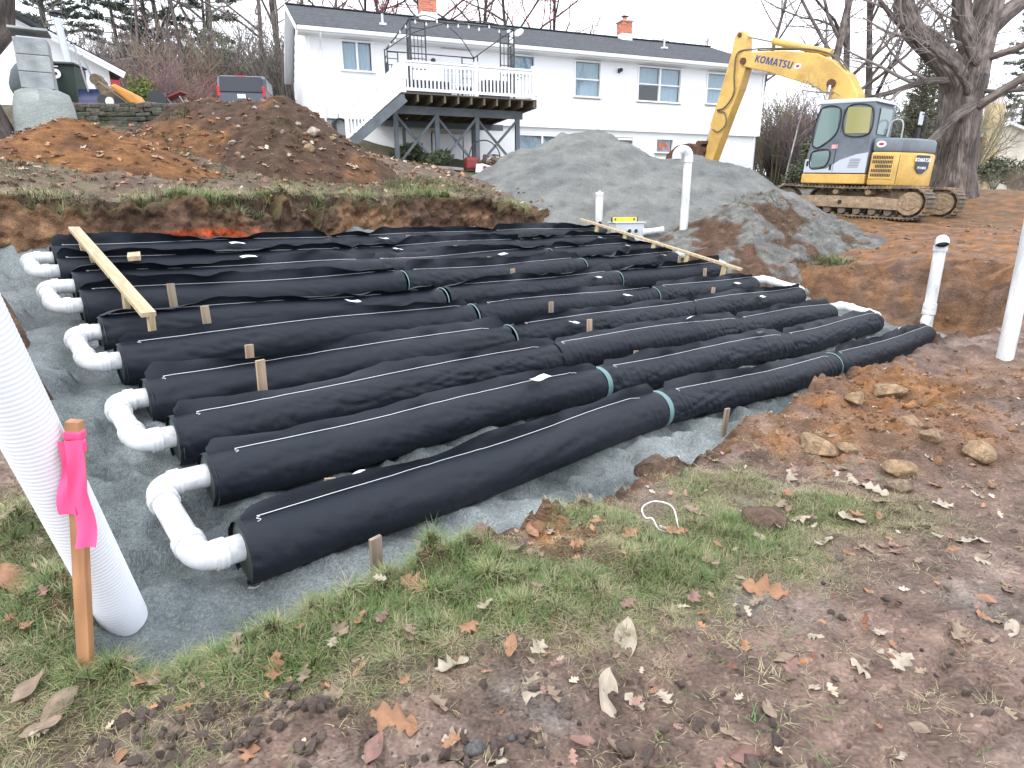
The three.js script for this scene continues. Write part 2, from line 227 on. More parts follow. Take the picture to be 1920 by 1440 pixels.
// ---------------------------------------------------------------- sand bed
const sandY = (x, z) => { const [u, w] = uw(x, z); return floorY(u, w) + 0.035 * fbm(x * 1.6, z * 1.6, 3) + 0.075 * Math.abs(vn(x * 2.9 + 2, z * 2.9)) + 0.045 * (1 - 2 * Math.abs(vn(x * 6, z * 6))) * sstep(-0.4, 0.5, vn(x * 1.7, z * 1.7 + 4)) - 0.06 * sstep(0.15, 0.4, vn(x * 3.8 + 8, z * 4.8 + 1)) + 0.02 * vn(x * 13, z * 13) + 0.006 * vn(x * 25, z * 25); };
{
  const us = [], ws = []; for (let u = -0.95; u < 13;) { us.push(u); u += u < 3 ? 0.022 : u < 7 ? 0.035 : 0.06; } for (let w = -1.25; w < 7.2;) { ws.push(w); w += w < 1.2 ? 0.022 : w < 3 ? 0.035 : 0.055; }
  const A = us.length, B = ws.length, pos = new Float32Array(A * B * 3), uv = new Float32Array(A * B * 2), col = new Float32Array(A * B * 3), idx = [];
  for (let j = 0; j < B; j++) for (let i = 0; i < A; i++) {
    const [x, z] = xz(us[i], ws[j]), sd = pitSD(us[i], ws[j]), k = j * A + i;
    pos.set([x, sandY(x, z) + 0.0035 * vn(x * 28, z * 28) - 0.35 * sstep(0.12, 0.5, sd) + 0.06 * sstep(-0.4, 0.1, sd) * (ws[j] > 5 ? 2 : 0.6), z], k * 3); uv.set([x, z], k * 2);
    const n = 1 + 0.2 * fbm(x * 1.3, z * 1.3, 3) + 0.12 * vn(x * 5, z * 5) + 0.08 * vn(x * 19, z * 19), wet = sstep(-0.25, 0.3, fbm(x * 1.1 + 3, z * 1.1 + 1, 4) + (us[i] < 1 ? 0.12 : -0.1));
    col.set([lerp(0.35, 0.175, wet) * n, lerp(0.39, 0.207, wet) * n, lerp(0.39, 0.21, wet) * n], k * 3);
    if (i && j) { const a = k - 1, b = k - A - 1, cc = k - A; if (pitSD((us[i] + us[i - 1]) / 2, (ws[j] + ws[j - 1]) / 2) < 0.3) idx.push(a, cc, b, a, k, cc); }
  }
  const g = new THREE.BufferGeometry(); g.setAttribute('position', new THREE.BufferAttribute(pos, 3)); g.setAttribute('color', new THREE.BufferAttribute(col, 3)); g.setAttribute('uv', new THREE.BufferAttribute(uv, 2)); g.setIndex(idx); g.computeVertexNormals();
  if (g.attributes.normal.getY(idx[300]) < 0) { for (let i = 0; i < idx.length; i += 3) { const t = idx[i + 1]; idx[i + 1] = idx[i + 2]; idx[i + 2] = t; } g.setIndex(idx); g.computeVertexNormals(); }
  const o = structure('sand_bed', g, new THREE.MeshStandardMaterial({ vertexColors: true, map: sandTone, bumpMap: tex(sandBump, 2), bumpScale: 0.012, roughness: 0.9 })); o.userData.label = 'grey sand bed on the floor of the excavation';
}
const mix3b = (a, b, t, o, k = 1) => { for (let i = 0; i < 3; i++) o[i] = lerp(a[i], b[i], t) * k; };
// ---------------------------------------------------------------- the raw face of the cut above the top pipe
{
  const path = [[-1.05, 5.42], [-0.3, 5.52], [0.4, 5.62], [1, 5.72], [1.8, 5.95], [2.5, 6.12], [3.4, 6.2], [4.2, 6.26], [5.2, 6.26], [6.2, 6.28], [7.2, 6.4], [8.2, 6.54], [9.1, 6.66], [10, 6.76], [10.6, 6.8]], NS = 620, NT = 44, pos = [], col = [], uv = [], idx = [];
  const edge = (u) => { let k = 0; while (k < path.length - 2 && u > path[k + 1][0]) k++; return lerp(path[k][1], path[k + 1][1], sstep(path[k][0], path[k + 1][0], u)); };
  for (let i = 0; i <= NS; i++) {
    const u = lerp(-1.05, 10.6, i / NS), w0 = edge(u) + 0.1 * fbm(u * 1.7 + 4, 2, 3), f = floorY(u, w0), [gx, gz] = xz(u, w0 + 0.42), top = groundInfo(gx, gz).y, fade = sstep(10.6, 9.6, u) * sstep(-1.05, -0.8, u);
    for (let j = 0; j <= NT; j++) {
      const t = clamp(j / (NT - 6), 0, 1), lip = j > NT - 6 ? (j - NT + 6) / 6 : 0, brk = 0.07 * fbm(u * 2.6, 9, 3), y = lerp(f - 0.1, top + brk * (1 - lip) + 0.012 - 0.05 * lip, t), yy = y * 3;
      let d = 0.13 * fbm(u * 2.1, yy * 1.1, 4) + 0.06 * vn(u * 7, yy * 2.6) + 0.03 * vn(u * 15, yy * 6) + 0.016 * vn(u * 33, yy * 12) + 0.09 * sstep(0.72, 0.97, t) * (0.6 + vn(u * 3.3, 4)) + 0.06 * (1 - sstep(0, 0.25, t)); d *= fade * (1 - lip * lip);
      const w = w0 + 0.04 + 0.2 * t * t + 0.3 * lip - d, [x, z] = xz(u, w); pos.push(x, y, z); uv.push(u, y + w * 0.6);
      const n = fbm(u * 1.8 + 3, yy * 0.9, 4), m = vn(u * 13, yy * 5), k = 1 + 0.28 * m, cc = [0, 0, 0]; mix3b([0.13, 0.08, 0.055], [0.32, 0.185, 0.105], sstep(-0.15, 0.35, n + 0.12 * (0.5 - t)), cc, k);
      if (u > 0.9 && u < 2.7) { const pl = Math.exp(-(((y - f - 0.2 - 0.02 * vn(u * 6, 3)) / 0.06) ** 2)) * sstep(0.9, 1.1, u) * sstep(2.7, 2.3, u) * sstep(-0.55, 0.1, m); mix3b(cc, [0.72, 0.12, 0.04], clamp(pl, 0, 0.9), cc, 1); }
      const turf = sstep(0.9, 1, t); mix3b(cc, [0.13, 0.12, 0.055], turf * 0.7, cc, 1); col.push(...cc);
      if (i && j) { const a = i * (NT + 1) + j; idx.push(a - NT - 2, a - 1, a, a - NT - 2, a, a - NT - 1); }
    }
  }
  const g = new THREE.BufferGeometry(); g.setAttribute('position', new THREE.Float32BufferAttribute(pos, 3)); g.setAttribute('color', new THREE.Float32BufferAttribute(col, 3)); g.setAttribute('uv', new THREE.Float32BufferAttribute(uv, 2)); g.setIndex(idx); g.computeVertexNormals();
  const o = structure('terrain_cut', g, new THREE.MeshPhysicalMaterial({ vertexColors: true, map: soilTone, bumpMap: soilBump, bumpScale: 0.03, roughness: 0.95, specularIntensity: 0.3, side: THREE.DoubleSide })); o.userData.label = 'raw brown face of the cut bank above the top pipe';
}
// ---------------------------------------------------------------- heaps of earth and sand
const HEAPS = [];
function heap(name, label, ridges, colour, { step = 0.06, rough = 0.05, pad = 3.2, toneMap = soilTone, bump = soilBump, bumpScale = 0.025, slope = 0.62 } = {}) {
  let x0 = 1e9, x1 = -1e9, z0 = 1e9, z1 = -1e9; for (const r of ridges) for (const [x, z] of [[r[0], r[1]], [r[3], r[4]]]) { x0 = Math.min(x0, x); x1 = Math.max(x1, x); z0 = Math.min(z0, z); z1 = Math.max(z1, z); }
  const H = (x, z) => {
    let s = 0; const wx = x + 0.16 * fbm(x * 1.2, z * 1.2, 3), wz = z + 0.16 * fbm(x * 1.2 + 8, z * 1.2, 3);
    for (const [ax, az, ay, bx, bz, by, sl] of ridges) { const ex = bx - ax, ez = bz - az, t = clamp(((wx - ax) * ex + (wz - az) * ez) / (ex * ex + ez * ez + 1e-9), 0, 1), d = Math.hypot(wx - ax - ex * t, wz - az - ez * t); const rd = Math.sqrt(d * d + 0.06) - 0.24; s += Math.exp(7 * (lerp(ay, by, t) - (sl ?? slope) * rd)); }
    return Math.log(s) / 7 + rough * (1.2 * fbm(x * 1.8, z * 1.8, 4) + 0.5 * vn(x * 5, z * 5) + 0.3 * vn(x * 11, z * 11) + 0.16 * vn(x * 24, z * 24));
  };
  HEAPS.push(H);
  const gx = Math.ceil((x1 - x0 + 2 * pad) / step), gz = Math.ceil((z1 - z0 + 2 * pad) / step), id = new Int32Array((gx + 1) * (gz + 1)).fill(-1), pos = [], col = [], uv = [], idx = [], c = [0, 0, 0];
  for (let j = 0; j <= gz; j++) for (let i = 0; i <= gx; i++) {
    const x = x0 - pad + i * step, z = z0 - pad + j * step, y = H(x, z); const gi = groundInfo(x, z, false), g = gi.y; if (y < g - 0.25 || (gi.sd < 0.45 && gi.w > 4.8 && gi.u < 8)) continue;
    id[j * (gx + 1) + i] = pos.length / 3; pos.push(x, y, z); colour(x, y, z, c); col.push(...c); uv.push(x / 1.1, (z - y) / 1.1);
  }
  for (let j = 1; j <= gz; j++) for (let i = 1; i <= gx; i++) { const a = id[j * (gx + 1) + i - 1], b = id[j * (gx + 1) + i], d = id[(j - 1) * (gx + 1) + i - 1], e = id[(j - 1) * (gx + 1) + i]; if (a >= 0 && b >= 0 && d >= 0 && e >= 0) idx.push(a, b, d, b, e, d); }
  const g = new THREE.BufferGeometry(); g.setAttribute('position', new THREE.Float32BufferAttribute(pos, 3)); g.setAttribute('color', new THREE.Float32BufferAttribute(col, 3)); g.setAttribute('uv', new THREE.Float32BufferAttribute(uv, 2)); g.setIndex(idx); g.computeVertexNormals();
  const m = single(name, g, new THREE.MeshPhysicalMaterial({ vertexColors: true, map: toneMap, bumpMap: bump, bumpScale, roughness: 0.95, specularIntensity: 0.3 }), label, name.includes('sand') ? 'sand pile' : 'soil pile', 'heaps around the excavation');
  m.userData.height = undefined; delete m.userData.height; return H;
}
const mix3 = (a, b, t, o, k = 1) => { for (let i = 0; i < 3; i++) o[i] = lerp(a[i], b[i], t) * k; };
const brownPile = heap('soil_pile', 'large brown soil pile with stones and turf clods below the parked vehicle', [[-6.5, -13.5, 3.62, -5.9, -13.6, 3.72], [-5.9, -13.6, 3.72, -5.3, -13.4, 3.6], [-5.3, -13.4, 3.6, -4.35, -13.1, 3.68], [-4.35, -13.1, 3.66, -4.05, -13.2, 3.4], [-7.0, -13.2, 3.2, -6.5, -13.5, 3.6]],
  (x, y, z, o) => { const n = fbm(x * 1.1 + 2, z * 1.1 - y, 4), m = vn(x * 9, z * 9 - y * 5); mix3([0.125, 0.08, 0.056], [0.24, 0.125, 0.062], sstep(0.0, 0.35, n + (x < -4.6 && y < 3.3 ? 0.16 : -0.12)), o, 1 + 0.2 * m); }, { slope: 0.8 });
const orangePile = heap('soil_pile', 'low mound of orange subsoil beside the concrete fireplace', [[-7.35, -10.7, 2.8, -6.7, -10.5, 2.95], [-6.7, -10.5, 2.95, -6.1, -10.5, 2.72]], (x, y, z, o) => { const n = fbm(x * 1.6, z * 1.6 - y, 4); mix3([0.3, 0.145, 0.062], [0.19, 0.095, 0.05], sstep(-0.1, 0.4, n), o, 1 + 0.15 * vn(x * 11, z * 11)); }, { slope: 0.5, pad: 2.4, rough: 0.04 });
const sandPile = heap('sand_pile', 'tall pale grey sand pile in front of the white house', [[0.3, -16.3, 2.95, 1.2, -16.5, 3.15], [1.35, -16.4, 3.4, 2.0, -16.4, 3.42], [2.0, -16.4, 3.42, 2.7, -16.2, 3.05], [3.2, -15.9, 2.72, 4.3, -16.0, 2.78], [4.3, -16, 2.8, 5.4, -15.8, 2.55], [5.4, -15.8, 2.55, 6.4, -15.2, 1.95], [2.2, -15.7, 2.5, 3.4, -15.4, 2.3], [-0.5, -16.2, 2.55, 0.3, -16.3, 2.95]],
  (x, y, z, o) => { const n = fbm(x * 1.0, z * 1.0 - y, 4); mix3([0.27, 0.275, 0.26], [0.225, 0.235, 0.23], sstep(-0.2, 0.4, n), o, 1 + 0.05 * vn(x * 8, z * 8)); }, { toneMap: sandTone, bump: sandBump, bumpScale: 0.012, rough: 0.075, pad: 4.2, slope: 0.7 });
const mixedPile = heap('soil_pile', 'rough heap of mixed grey sand and brown clods in front of the excavator tracks', [[3.9, -12.4, 1.5, 4.6, -12.6, 1.82], [4.6, -12.6, 1.82, 5.2, -12.9, 1.78], [5.2, -12.9, 1.78, 6.1, -12.6, 1.4], [6.1, -12.6, 1.4, 6.8, -12.1, 1.12], [3.4, -12.5, 1.25, 3.9, -12.4, 1.5]],
  (x, y, z, o) => { const n = fbm(x * 2.4 + 5, z * 2.0 - y * 2, 4), b = fbm(x * 1.3, z * 1.3 + 9, 3); mix3([0.25, 0.25, 0.235], [0.15, 0.095, 0.066], sstep(-0.02, 0.14, n + (x < 5.4 ? 0.08 : -0.2)), o, 1 + 0.22 * b); }, { rough: 0.13, pad: 2.6, slope: 0.82, step: 0.045 });
const surfaceY = (x, z) => { let y = groundY(x, z); for (const H of HEAPS) { const h = H(x, z); if (h > y) y = h; } return y; };
// ---------------------------------------------------------------- ten fabric-wrapped leaching pipes
const ROWS = [null, [[-0.04, 0], [3.19, 0.07], [5.98, -0.11], [8.95, -0.16]], [[0.02, 0.65], [3.12, 0.64], [6.11, 0.49], [8.82, 0.45]], [[0, 1.12], [3.2, 1.22], [6.1, 1.08], [8.5, 0.96]], [[0, 1.67], [3.11, 1.74], [6.1, 1.7], [9.05, 1.66]], [[0, 2.34], [3.16, 2.38], [6.15, 2.31], [8.78, 2.28]], [[0, 2.91], [3.18, 2.92], [6.3, 3.05], [9.2, 3.12]], [[0, 3.54], [3.13, 3.59], [6.35, 3.75], [8.9, 3.85]], [[0.04, 4.1], [3.11, 4.14], [6.3, 4.4], [9.3, 4.5]], [[0.01, 4.6], [3.1, 4.7], [6.2, 5.0], [9.3, 5.15]], [[0.04, 5.1], [3.1, 5.3], [6.2, 5.6], [9.3, 5.8]]];
function rowW(i, u) {
  const r = ROWS[i], n = r.length; let k = 0; while (k < n - 2 && u > r[k + 1][0]) k++;
  const sl = (a) => a <= 0 ? (r[1][1] - r[0][1]) / (r[1][0] - r[0][0]) : a >= n - 1 ? (r[n - 1][1] - r[n - 2][1]) / (r[n - 1][0] - r[n - 2][0]) : (r[a + 1][1] - r[a - 1][1]) / (r[a + 1][0] - r[a - 1][0]);
  const h = r[k + 1][0] - r[k][0], t = (u - r[k][0]) / h, t2 = t * t, t3 = t2 * t;
  return (2 * t3 - 3 * t2 + 1) * r[k][1] + (t3 - 2 * t2 + t) * h * sl(k) + (-2 * t3 + 3 * t2) * r[k + 1][1] + (t3 - t2) * h * sl(k + 1) + 0.012 * Math.sin(u * 1.9 + i * 2.1);
}
const RAD = 0.15;
const axisH = (i, u) => 0.158 + 0.008 * Math.sin(u * 2.3 + i);
const onPipe = (i, u, phi, r) => { const w = rowW(i, u), p = at(u, w, axisH(i, u)), s = r * Math.sin(phi); return V(p.x - NX * s, p.y + r * Math.cos(phi), p.z - NZ * s); }; // phi 0 = crown, positive down the hill
const fabric = new THREE.MeshPhysicalMaterial({ specularIntensity: 0.6, color: C(0.0095, 0.0135, 0.0215), roughness: 0.55, bumpMap: tex(fabricBump, 3), bumpScale: 0.0022 });
const threadMat = mat(C(0.72, 0.74, 0.76), 0.7), couplingMat = mat(C(0.12, 0.22, 0.225), 0.5), capMat = mat(C(0.05, 0.066, 0.056), 0.6, { bumpMap: fabricBump, bumpScale: 0.002 }), tagMat = mat(C(0.8, 0.82, 0.85), 0.6, { side: THREE.DoubleSide }), pvc = mat(C(0.83, 0.85, 0.87), 0.28, { map: tex(grime, 2) });
function gridGeo(A, B, fn, flip = false) {
  const pos = new Float32Array(A * B * 3), uv = new Float32Array(A * B * 2), idx = [];
  for (let j = 0; j < B; j++) for (let i = 0; i < A; i++) { const k = j * A + i, p = fn(i / (A - 1), j / (B - 1), i, j); pos.set([p.x, p.y, p.z], k * 3); uv.set(p.uv ?? [i / (A - 1), j / (B - 1)], k * 2); if (i && j) flip ? idx.push(k - A - 1, k - A, k, k - A - 1, k, k - 1) : idx.push(k - A - 1, k, k - A, k - A - 1, k - 1, k); }
  const g = new THREE.BufferGeometry(); g.setAttribute('position', new THREE.BufferAttribute(pos, 3)); g.setAttribute('uv', new THREE.BufferAttribute(uv, 2)); g.setIndex(idx); g.computeVertexNormals(); return g;
}
function foldDepth(i, s, u, phi, ua, ub) {
  const sd = i * 17.3 + s * 5.7, side = sstep(0.35, 0.9, Math.abs(phi)) * (1 - sstep(2.4, 2.9, Math.abs(phi)));
  const f1 = vn(u * 3.1 + phi * 1.9 + sd, phi * 1.1 - u * 0.8 + sd), f2 = vn(u * 7.5 - phi * 2.6 + sd, phi * 1.3 + sd * 2), f3 = vn(u * 16 + phi * 2.2 + sd, phi * 1.0 + sd);
  const crease = (f, k) => Math.pow(1 - Math.abs(f), k);
  const act = sstep(-0.25, 0.45, vn(u * 0.9 + sd, 3.3)) * 0.8 + 0.35;
  let r = -0.015 * side * act * crease(f1, 8) - 0.009 * side * act * crease(f2, 6) - 0.003 * (0.4 + side) * crease(f3, 5) + 0.006 * vn(u * 1.6 + sd, phi * 0.9) + 0.002 * vn(u * 12, phi * 6 + sd);
  const e = Math.min(u - ua, ub - u), gather = Math.exp(-e / 0.22) + (s === 1 ? 0.5 : 0.12);
  r += gather * 0.0042 * vn(u * 34 + sd + 1.5 * Math.sin(phi * 2), phi * 0.7 + sd) * (0.5 + side);
  return r;
}
function makeRow(i, label) {
  const P = ROWS[i], o = thing('leaching_pipe', label, 'pipe', [0, 0, 0], 0, 'ten leaching pipes laid side by side in the sand'), origin = at(P[0][0], rowW(i, P[0][0]));
  o.position.copy(origin);
  const put = (name, g, m, par = o) => mesh(name, g.translate(-origin.x, -origin.y, -origin.z), m, par);
  const near = i <= 3 ? 1 : i <= 6 ? 0.62 : 0.45;
  for (let s = 0; s < 3; s++) {
    const ua = P[s][0] + (s ? (NOBAND.has(i + ',' + (s - 1)) ? -0.03 : 0.025) : 0), ub = P[s + 1][0] - (s < 2 ? (NOBAND.has(i + ',' + s) ? -0.01 : 0.035) : 0), sd = i * 31 + s * 7;
    const A = Math.round(230 * near), B = Math.round(56 * Math.sqrt(near)) | 1, dr = 0.004 * Math.sin(sd * 3.1), lift = s === 1 ? 0.004 : 0;
    const sl = put('fabric_sleeve', gridGeo(A, B, (a, b) => {
      const u = lerp(ua, ub, a), phi = (b - 0.5) * 2 * Math.PI; let r = RAD + dr + foldDepth(i, s, u, phi, ua, ub);
      const e = Math.min(u - ua, ub - u); r -= 0.008 * Math.exp(-e / 0.03);
      const p = onPipe(i, u, phi, r); p.y = Math.max(p.y + lift, floorY(u, rowW(i, u)) - 0.03); p.uv = [u, b * 0.95]; return p;
    }), fabric);
    // sewn flange standing along the crown
    const fwd = i >= 6 ? 0.75 : i >= 4 ? 0.15 : -0.55, L0 = i >= 6 ? 0.11 : 0.078, fa = ua + 0.02, fb = ub - rr(0.0, 0.06), ps = i >= 6 ? -0.12 : i === 1 ? (s === 0 ? 0.02 : 0.18) : 0.12;
    const NF = Math.round(150 * near) + 20;
    const lean = (u) => { const n = vn(u * 1.15 + sd, 1.7) * 1.5 + 0.5 * vn(u * 3.2 + sd, 5.1); return i >= 4 ? clamp(fwd + n * 0.9, -0.8, 1.35) : clamp(fwd + n * 0.5, -1.2, 0.4); };
    const flap = gridGeo(NF, 6, (a, b, ii, jj) => {
      const u = lerp(fa, fb, a), lam = lean(u), len = (L0 + 0.022 * vn(u * 2.1 + sd, 8) + 0.008 * vn(u * 9, sd)) * (s === 0 ? 0.45 + 0.55 * sstep(0, 0.05, u - fa) : sstep(-0.02, 0.06, u - fa) * 0.8 + 0.2) * (0.35 + 0.65 * sstep(0, 0.08, fb - u));
      const p = onPipe(i, u, ps, RAD + dr - 0.004); let side = 0, up = 0; const st = len / 5;
      for (let k = 1; k <= jj; k++) { const an = lam * (0.35 + 0.85 * k / 5) + 0.35 * vn(u * 6 + sd, k * 0.4); side += st * Math.sin(an); up += st * Math.cos(an); }
      const q = V(p.x - NX * side, p.y + up, p.z - NZ * side); q.uv = [u, b * 0.1]; return q;
    });
    mesh('seam_flange', flap.translate(-origin.x, -origin.y, -origin.z), fabric, o).material.side = THREE.DoubleSide;
    // stitching thread with loose tails
    const th = [], nT = Math.round(26 + 30 * near), ta = fa + rr(0.06, 0.15), tb = fb - rr(0.02, 0.35), tp = ps + 0.05;
    for (let k = 0; k <= nT; k++) { const u = lerp(ta, tb, k / nT); th.push(onPipe(i, u, tp + 0.012 * vn(u * 7, sd), RAD + dr + 0.0035 + Math.max(0, foldDepth(i, s, u, tp, ua, ub)))); }
    const tl = [th[0]]; for (let k = 1; k < 6; k++) tl.push(onPipe(i, ta + 0.012 * Math.sin(k * 2.2 + sd), tp + 0.05 * k, RAD + 0.007));
    const tl2 = [th[nT]]; for (let k = 1; k < 5; k++) tl2.push(onPipe(i, tb + 0.02 * k + 0.008 * Math.sin(k * 3 + sd), tp + 0.05 * k, RAD + 0.008));
    put('stitching', merge([tube(th, 0.0021, nT * 2, 4), tube(tl, 0.0015, 10, 4), tube(tl2, 0.0015, 10, 4)]), threadMat);
    if (s < 2 && !NOBAND.has(i + ',' + s)) { const c = P[s + 1][0] - 0.005, hw = s === 0 && i < 3 ? 0.028 : 0.007; put('coupling', gridGeo(5, 49, (a, b) => onPipe(i, lerp(c - hw, c + hw, a), (b - 0.5) * 2 * Math.PI, RAD - 0.001 + (a > 0.1 && a < 0.9 ? 0.002 : -0.006))), couplingMat); }
  }
  // end discs
  for (const [u, dir] of [[P[0][0] + 0.02, -1], [P[3][0] - 0.02, 1]]) put('end_cap', gridGeo(8, 41, (a, b) => onPipe(i, u + dir * 0.016 * (1 - a * a), (b - 0.5) * 2 * Math.PI, a * (RAD - 0.004)), dir < 0), capMat);
  return { o, origin };
}
const NOBAND = new Set(['3,0', '3,1', '4,1', '2,1', '8,0', '9,0', '9,1', '10,0', '10,1']);
const rowNo = ['', 'first', 'second', 'third', 'fourth', 'fifth', 'sixth', 'seventh', 'eighth', 'ninth', 'tenth'];
const pipes = [null]; for (let i = 1; i <= 10; i++) pipes.push(makeRow(i, i === 1 ? 'black fabric pipe at the low edge of the bed, beside the spoil bank' : i === 10 ? 'black fabric pipe at the top of the bed, under the grassy cut' : `black fabric pipe, ${rowNo[i]} up the slope counting from the spoil bank`));
// sewn-in paper tags
function tag(i, u, phi, sz = 0.1, tilt = 0.5) {
  const { o, origin } = pipes[i], g = gridGeo(6, 4, (a, b) => { const p = onPipe(i, u + (a - 0.5) * sz + 0.01 * vn(b * 3 + u, a * 3), phi + b * 0.1, RAD + (i >= 4 ? 0.026 : 0.05) + b * sz * 0.55 * tilt + 0.012 * Math.sin(a * 4 + u * 7)); p.x -= NX * b * sz * 0.55 * (1 - tilt); p.z -= NZ * b * sz * 0.55 * (1 - tilt); return p; });
  mesh('paper_tag', g.translate(-origin.x, -origin.y, -origin.z), tagMat, o);
}
for (const [i, u, p, s, t] of [[2, 2.36, 0.35, 0.13, 0.1], [1, 0.57, -0.5, 0.11, 0.2], [4, 3.84, 0.0, 0.1, 0.6], [6, 2.04, 1.0, 0.13, 0.2], [6, 5.68, 0.05, 0.11, 0.4], [8, 5.14, 0.3, 0.13, 0.4], [9, 3.71, 0.3, 0.12, 0.3], [10, 3.86, -0.4, 0.13, 0.5], [10, 1.82, 0.9, 0.16, 0.2], [9, 1.73, 0.9, 0.16, 0.2], [5, 5.45, 0.5, 0.12, 0.2], [9, 8.2, 0.1, 0.13, 0.5], [8, 8.2, 0.2, 0.12, 0.3], [5, 8.04, 0.2, 0.12, 0.3], [2, 5.56, 0.1, 0.11, 0.5], [3, 5.18, 0.05, 0.09, 0.5], [1, 7.87, -0.2, 0.11, 0.6], [7, 8.3, 0.3, 0.11, 0.4], [4, 7.58, 0.3, 0.1, 0.3]]) tag(i, u, i >= 4 ? 0.78 + 0.12 * Math.sin(u * 5) : p, s, i >= 4 ? 0.05 : t);
// torn white corner under the end of the lowest pipe
{ const { o, origin } = pipes[1]; const g = gridGeo(4, 4, (a, b) => { const p = onPipe(1, -0.055 + 0.06 * a, 2.35 + 0.28 * b - 0.1 * a, RAD + 0.006 + 0.015 * Math.sin(a * 3)); return p; }); mesh('torn_liner_corner', g.translate(-origin.x, -origin.y, -origin.z), tagMat, o); }
// ---------------------------------------------------------------- white pvc return bends
function bendPts(u0, w0, h0, u1, w1, h1, out, R = 0.085) { // from a pipe end, out along u, across, and back
  const pts = [], s = Math.sign(out), n = 8, uo = out;
  const P = (u, w, t) => at(u, w, lerp(h0, h1, t));
  const A = [P(u0, w0, 0)]; for (let k = 0; k <= n; k++) { const a = k / n * Math.PI / 2; A.push(P(uo - s * R + s * R * Math.sin(a), w0 + R * (1 - Math.cos(a)), 0.02 + 0.1 * k / n)); }
  A.push(P(uo, w0 + R + 0.045, 0.2));
  const B = [P(uo, w1 - R - 0.045, 0.8)]; for (let k = 0; k <= n; k++) { const a = k / n * Math.PI / 2; B.push(P(uo - s * R + s * R * Math.cos(a), w1 - R + R * Math.sin(a), 0.88 + 0.1 * k / n)); } B.push(P(u1, w1, 1));
  return [A, B];
}
function collar(p, q, r, len) { const d = q.clone().sub(p).normalize(); return rod(p.clone().addScaledVector(d, -len / 2), p.clone().addScaledVector(d, len / 2), r, r, 20); }
function returnBend(i, j, end, label, out) {
  const ui = ROWS[i][end][0], uj = ROWS[j][end][0], s = end ? 1 : -1, o = thing('return_bend', label, 'pvc pipe', [0, 0, 0], 0, 'white return bends joining the pipe ends');
  const hi = axisH(i, ui) + (s > 0 ? 0.085 : 0.028), hj = axisH(j, uj) + (s > 0 ? 0.085 : 0.028), uo = (s > 0 ? Math.max(ui, uj) : Math.min(ui, uj)) + s * out;
  const [A, B] = bendPts(ui - s * 0.02, rowW(i, ui), hi, uj - s * 0.02, rowW(j, uj), hj, uo);
  const org = A[A.length - 1].clone(); o.position.copy(org); const put = (n, g) => mesh(n, g.translate(-org.x, -org.y, -org.z), pvc, o);
  put('elbow', merge([tube(A, 0.062, 40, 20), collar(A[A.length - 1], B[0], 0.0695, 0.05), collar(A[1], A[0], 0.0695, 0.05)]));
  put('elbow', merge([tube(B, 0.062, 40, 20), collar(B[0], A[A.length - 1], 0.0695, 0.05), collar(B[B.length - 2], B[B.length - 1], 0.0695, 0.05)]));
  put('connecting_pipe', rod(A[A.length - 1], B[0], 0.057, 0.057, 20)); return o;
}
for (const [i, j, w1] of [[1, 2, 'first and second'], [3, 4, 'third and fourth'], [5, 6, 'fifth and sixth'], [7, 8, 'seventh and eighth'], [9, 10, 'ninth and tenth']]) returnBend(i, j, 0, `white plastic return bend joining the ${w1} black pipes up from the spoil bank`, 0.17);
for (const [i, j, w1] of [[2, 3, 'second and third'], [4, 5, 'fourth and fifth'], [6, 7, 'sixth and seventh'], [8, 9, 'eighth and ninth']]) returnBend(i, j, 3, `white plastic return bend on the excavator side joining the ${w1} black pipes`, 0.15);
{ // stub at the far end of the lowest pipe
  const o = thing('pipe_stub', 'short white plastic stub sticking out of the lowest black pipe', 'pvc pipe'), a = at(8.85, rowW(1, 8.85), 0.2), b = at(9.42, -0.02, 0.3); o.position.copy(a); mesh('stub', merge([rod(V(0, 0, 0), b.clone().sub(a), 0.057, 0.057, 20), collar(b.clone().sub(a).multiplyScalar(0.93), b.clone().sub(a), 0.0695, 0.07)]), pvc, o); mesh('plug', rod(b.clone().sub(a), b.clone().sub(a).multiplyScalar(1.03), 0.05, 0.04, 16), pvc, o);
}
// ---------------------------------------------------------------- wooden stakes wedged between the pipes
const lath = [C(0.4, 0.31, 0.22), C(0.33, 0.27, 0.2), C(0.46, 0.35, 0.24)].map((c) => mat(c, 0.85, { map: woodTone }));
const freshWood = mat(C(0.55, 0.45, 0.29), 0.75, { map: woodTone });
const STAKES = [[0.53, 0.33, 0.19], [0.45, -0.32, 0.28], [0.63, 1.41, 0.37], [0.7, 2.63, 0.34], [0.62, 3.23, 0.35], [4.72, 3.97, 0.26], [4.6, 3.32, 0.28], [3.98, 2.04, 0.29], [3.95, 1.46, 0.29], [3.96, 0.89, 0.24], [3.56, -0.29, 0.26], [7.1, 1.99, 0.26], [8.04, 2.69, 0.3], [8.68, 4.16, 0.28], [8.46, 3.46, 0.28], [7.51, 0.72, 0.22], [0.57, 0.88, 0.19], [0.77, 2.0, 0.24], [4.56, 0.27, 0.2], [4.2, 5.16, 0.28], [4.64, 4.6, 0.26]];
const rowGap = ['outside the lowest black pipe', 'between the first and second black pipes', 'between the second and third black pipes', 'between the third and fourth black pipes', 'between the fourth and fifth black pipes', 'between the fifth and sixth black pipes', 'between the sixth and seventh black pipes', 'between the seventh and eighth black pipes', 'between the eighth and ninth black pipes', 'between the ninth and tenth black pipes'];
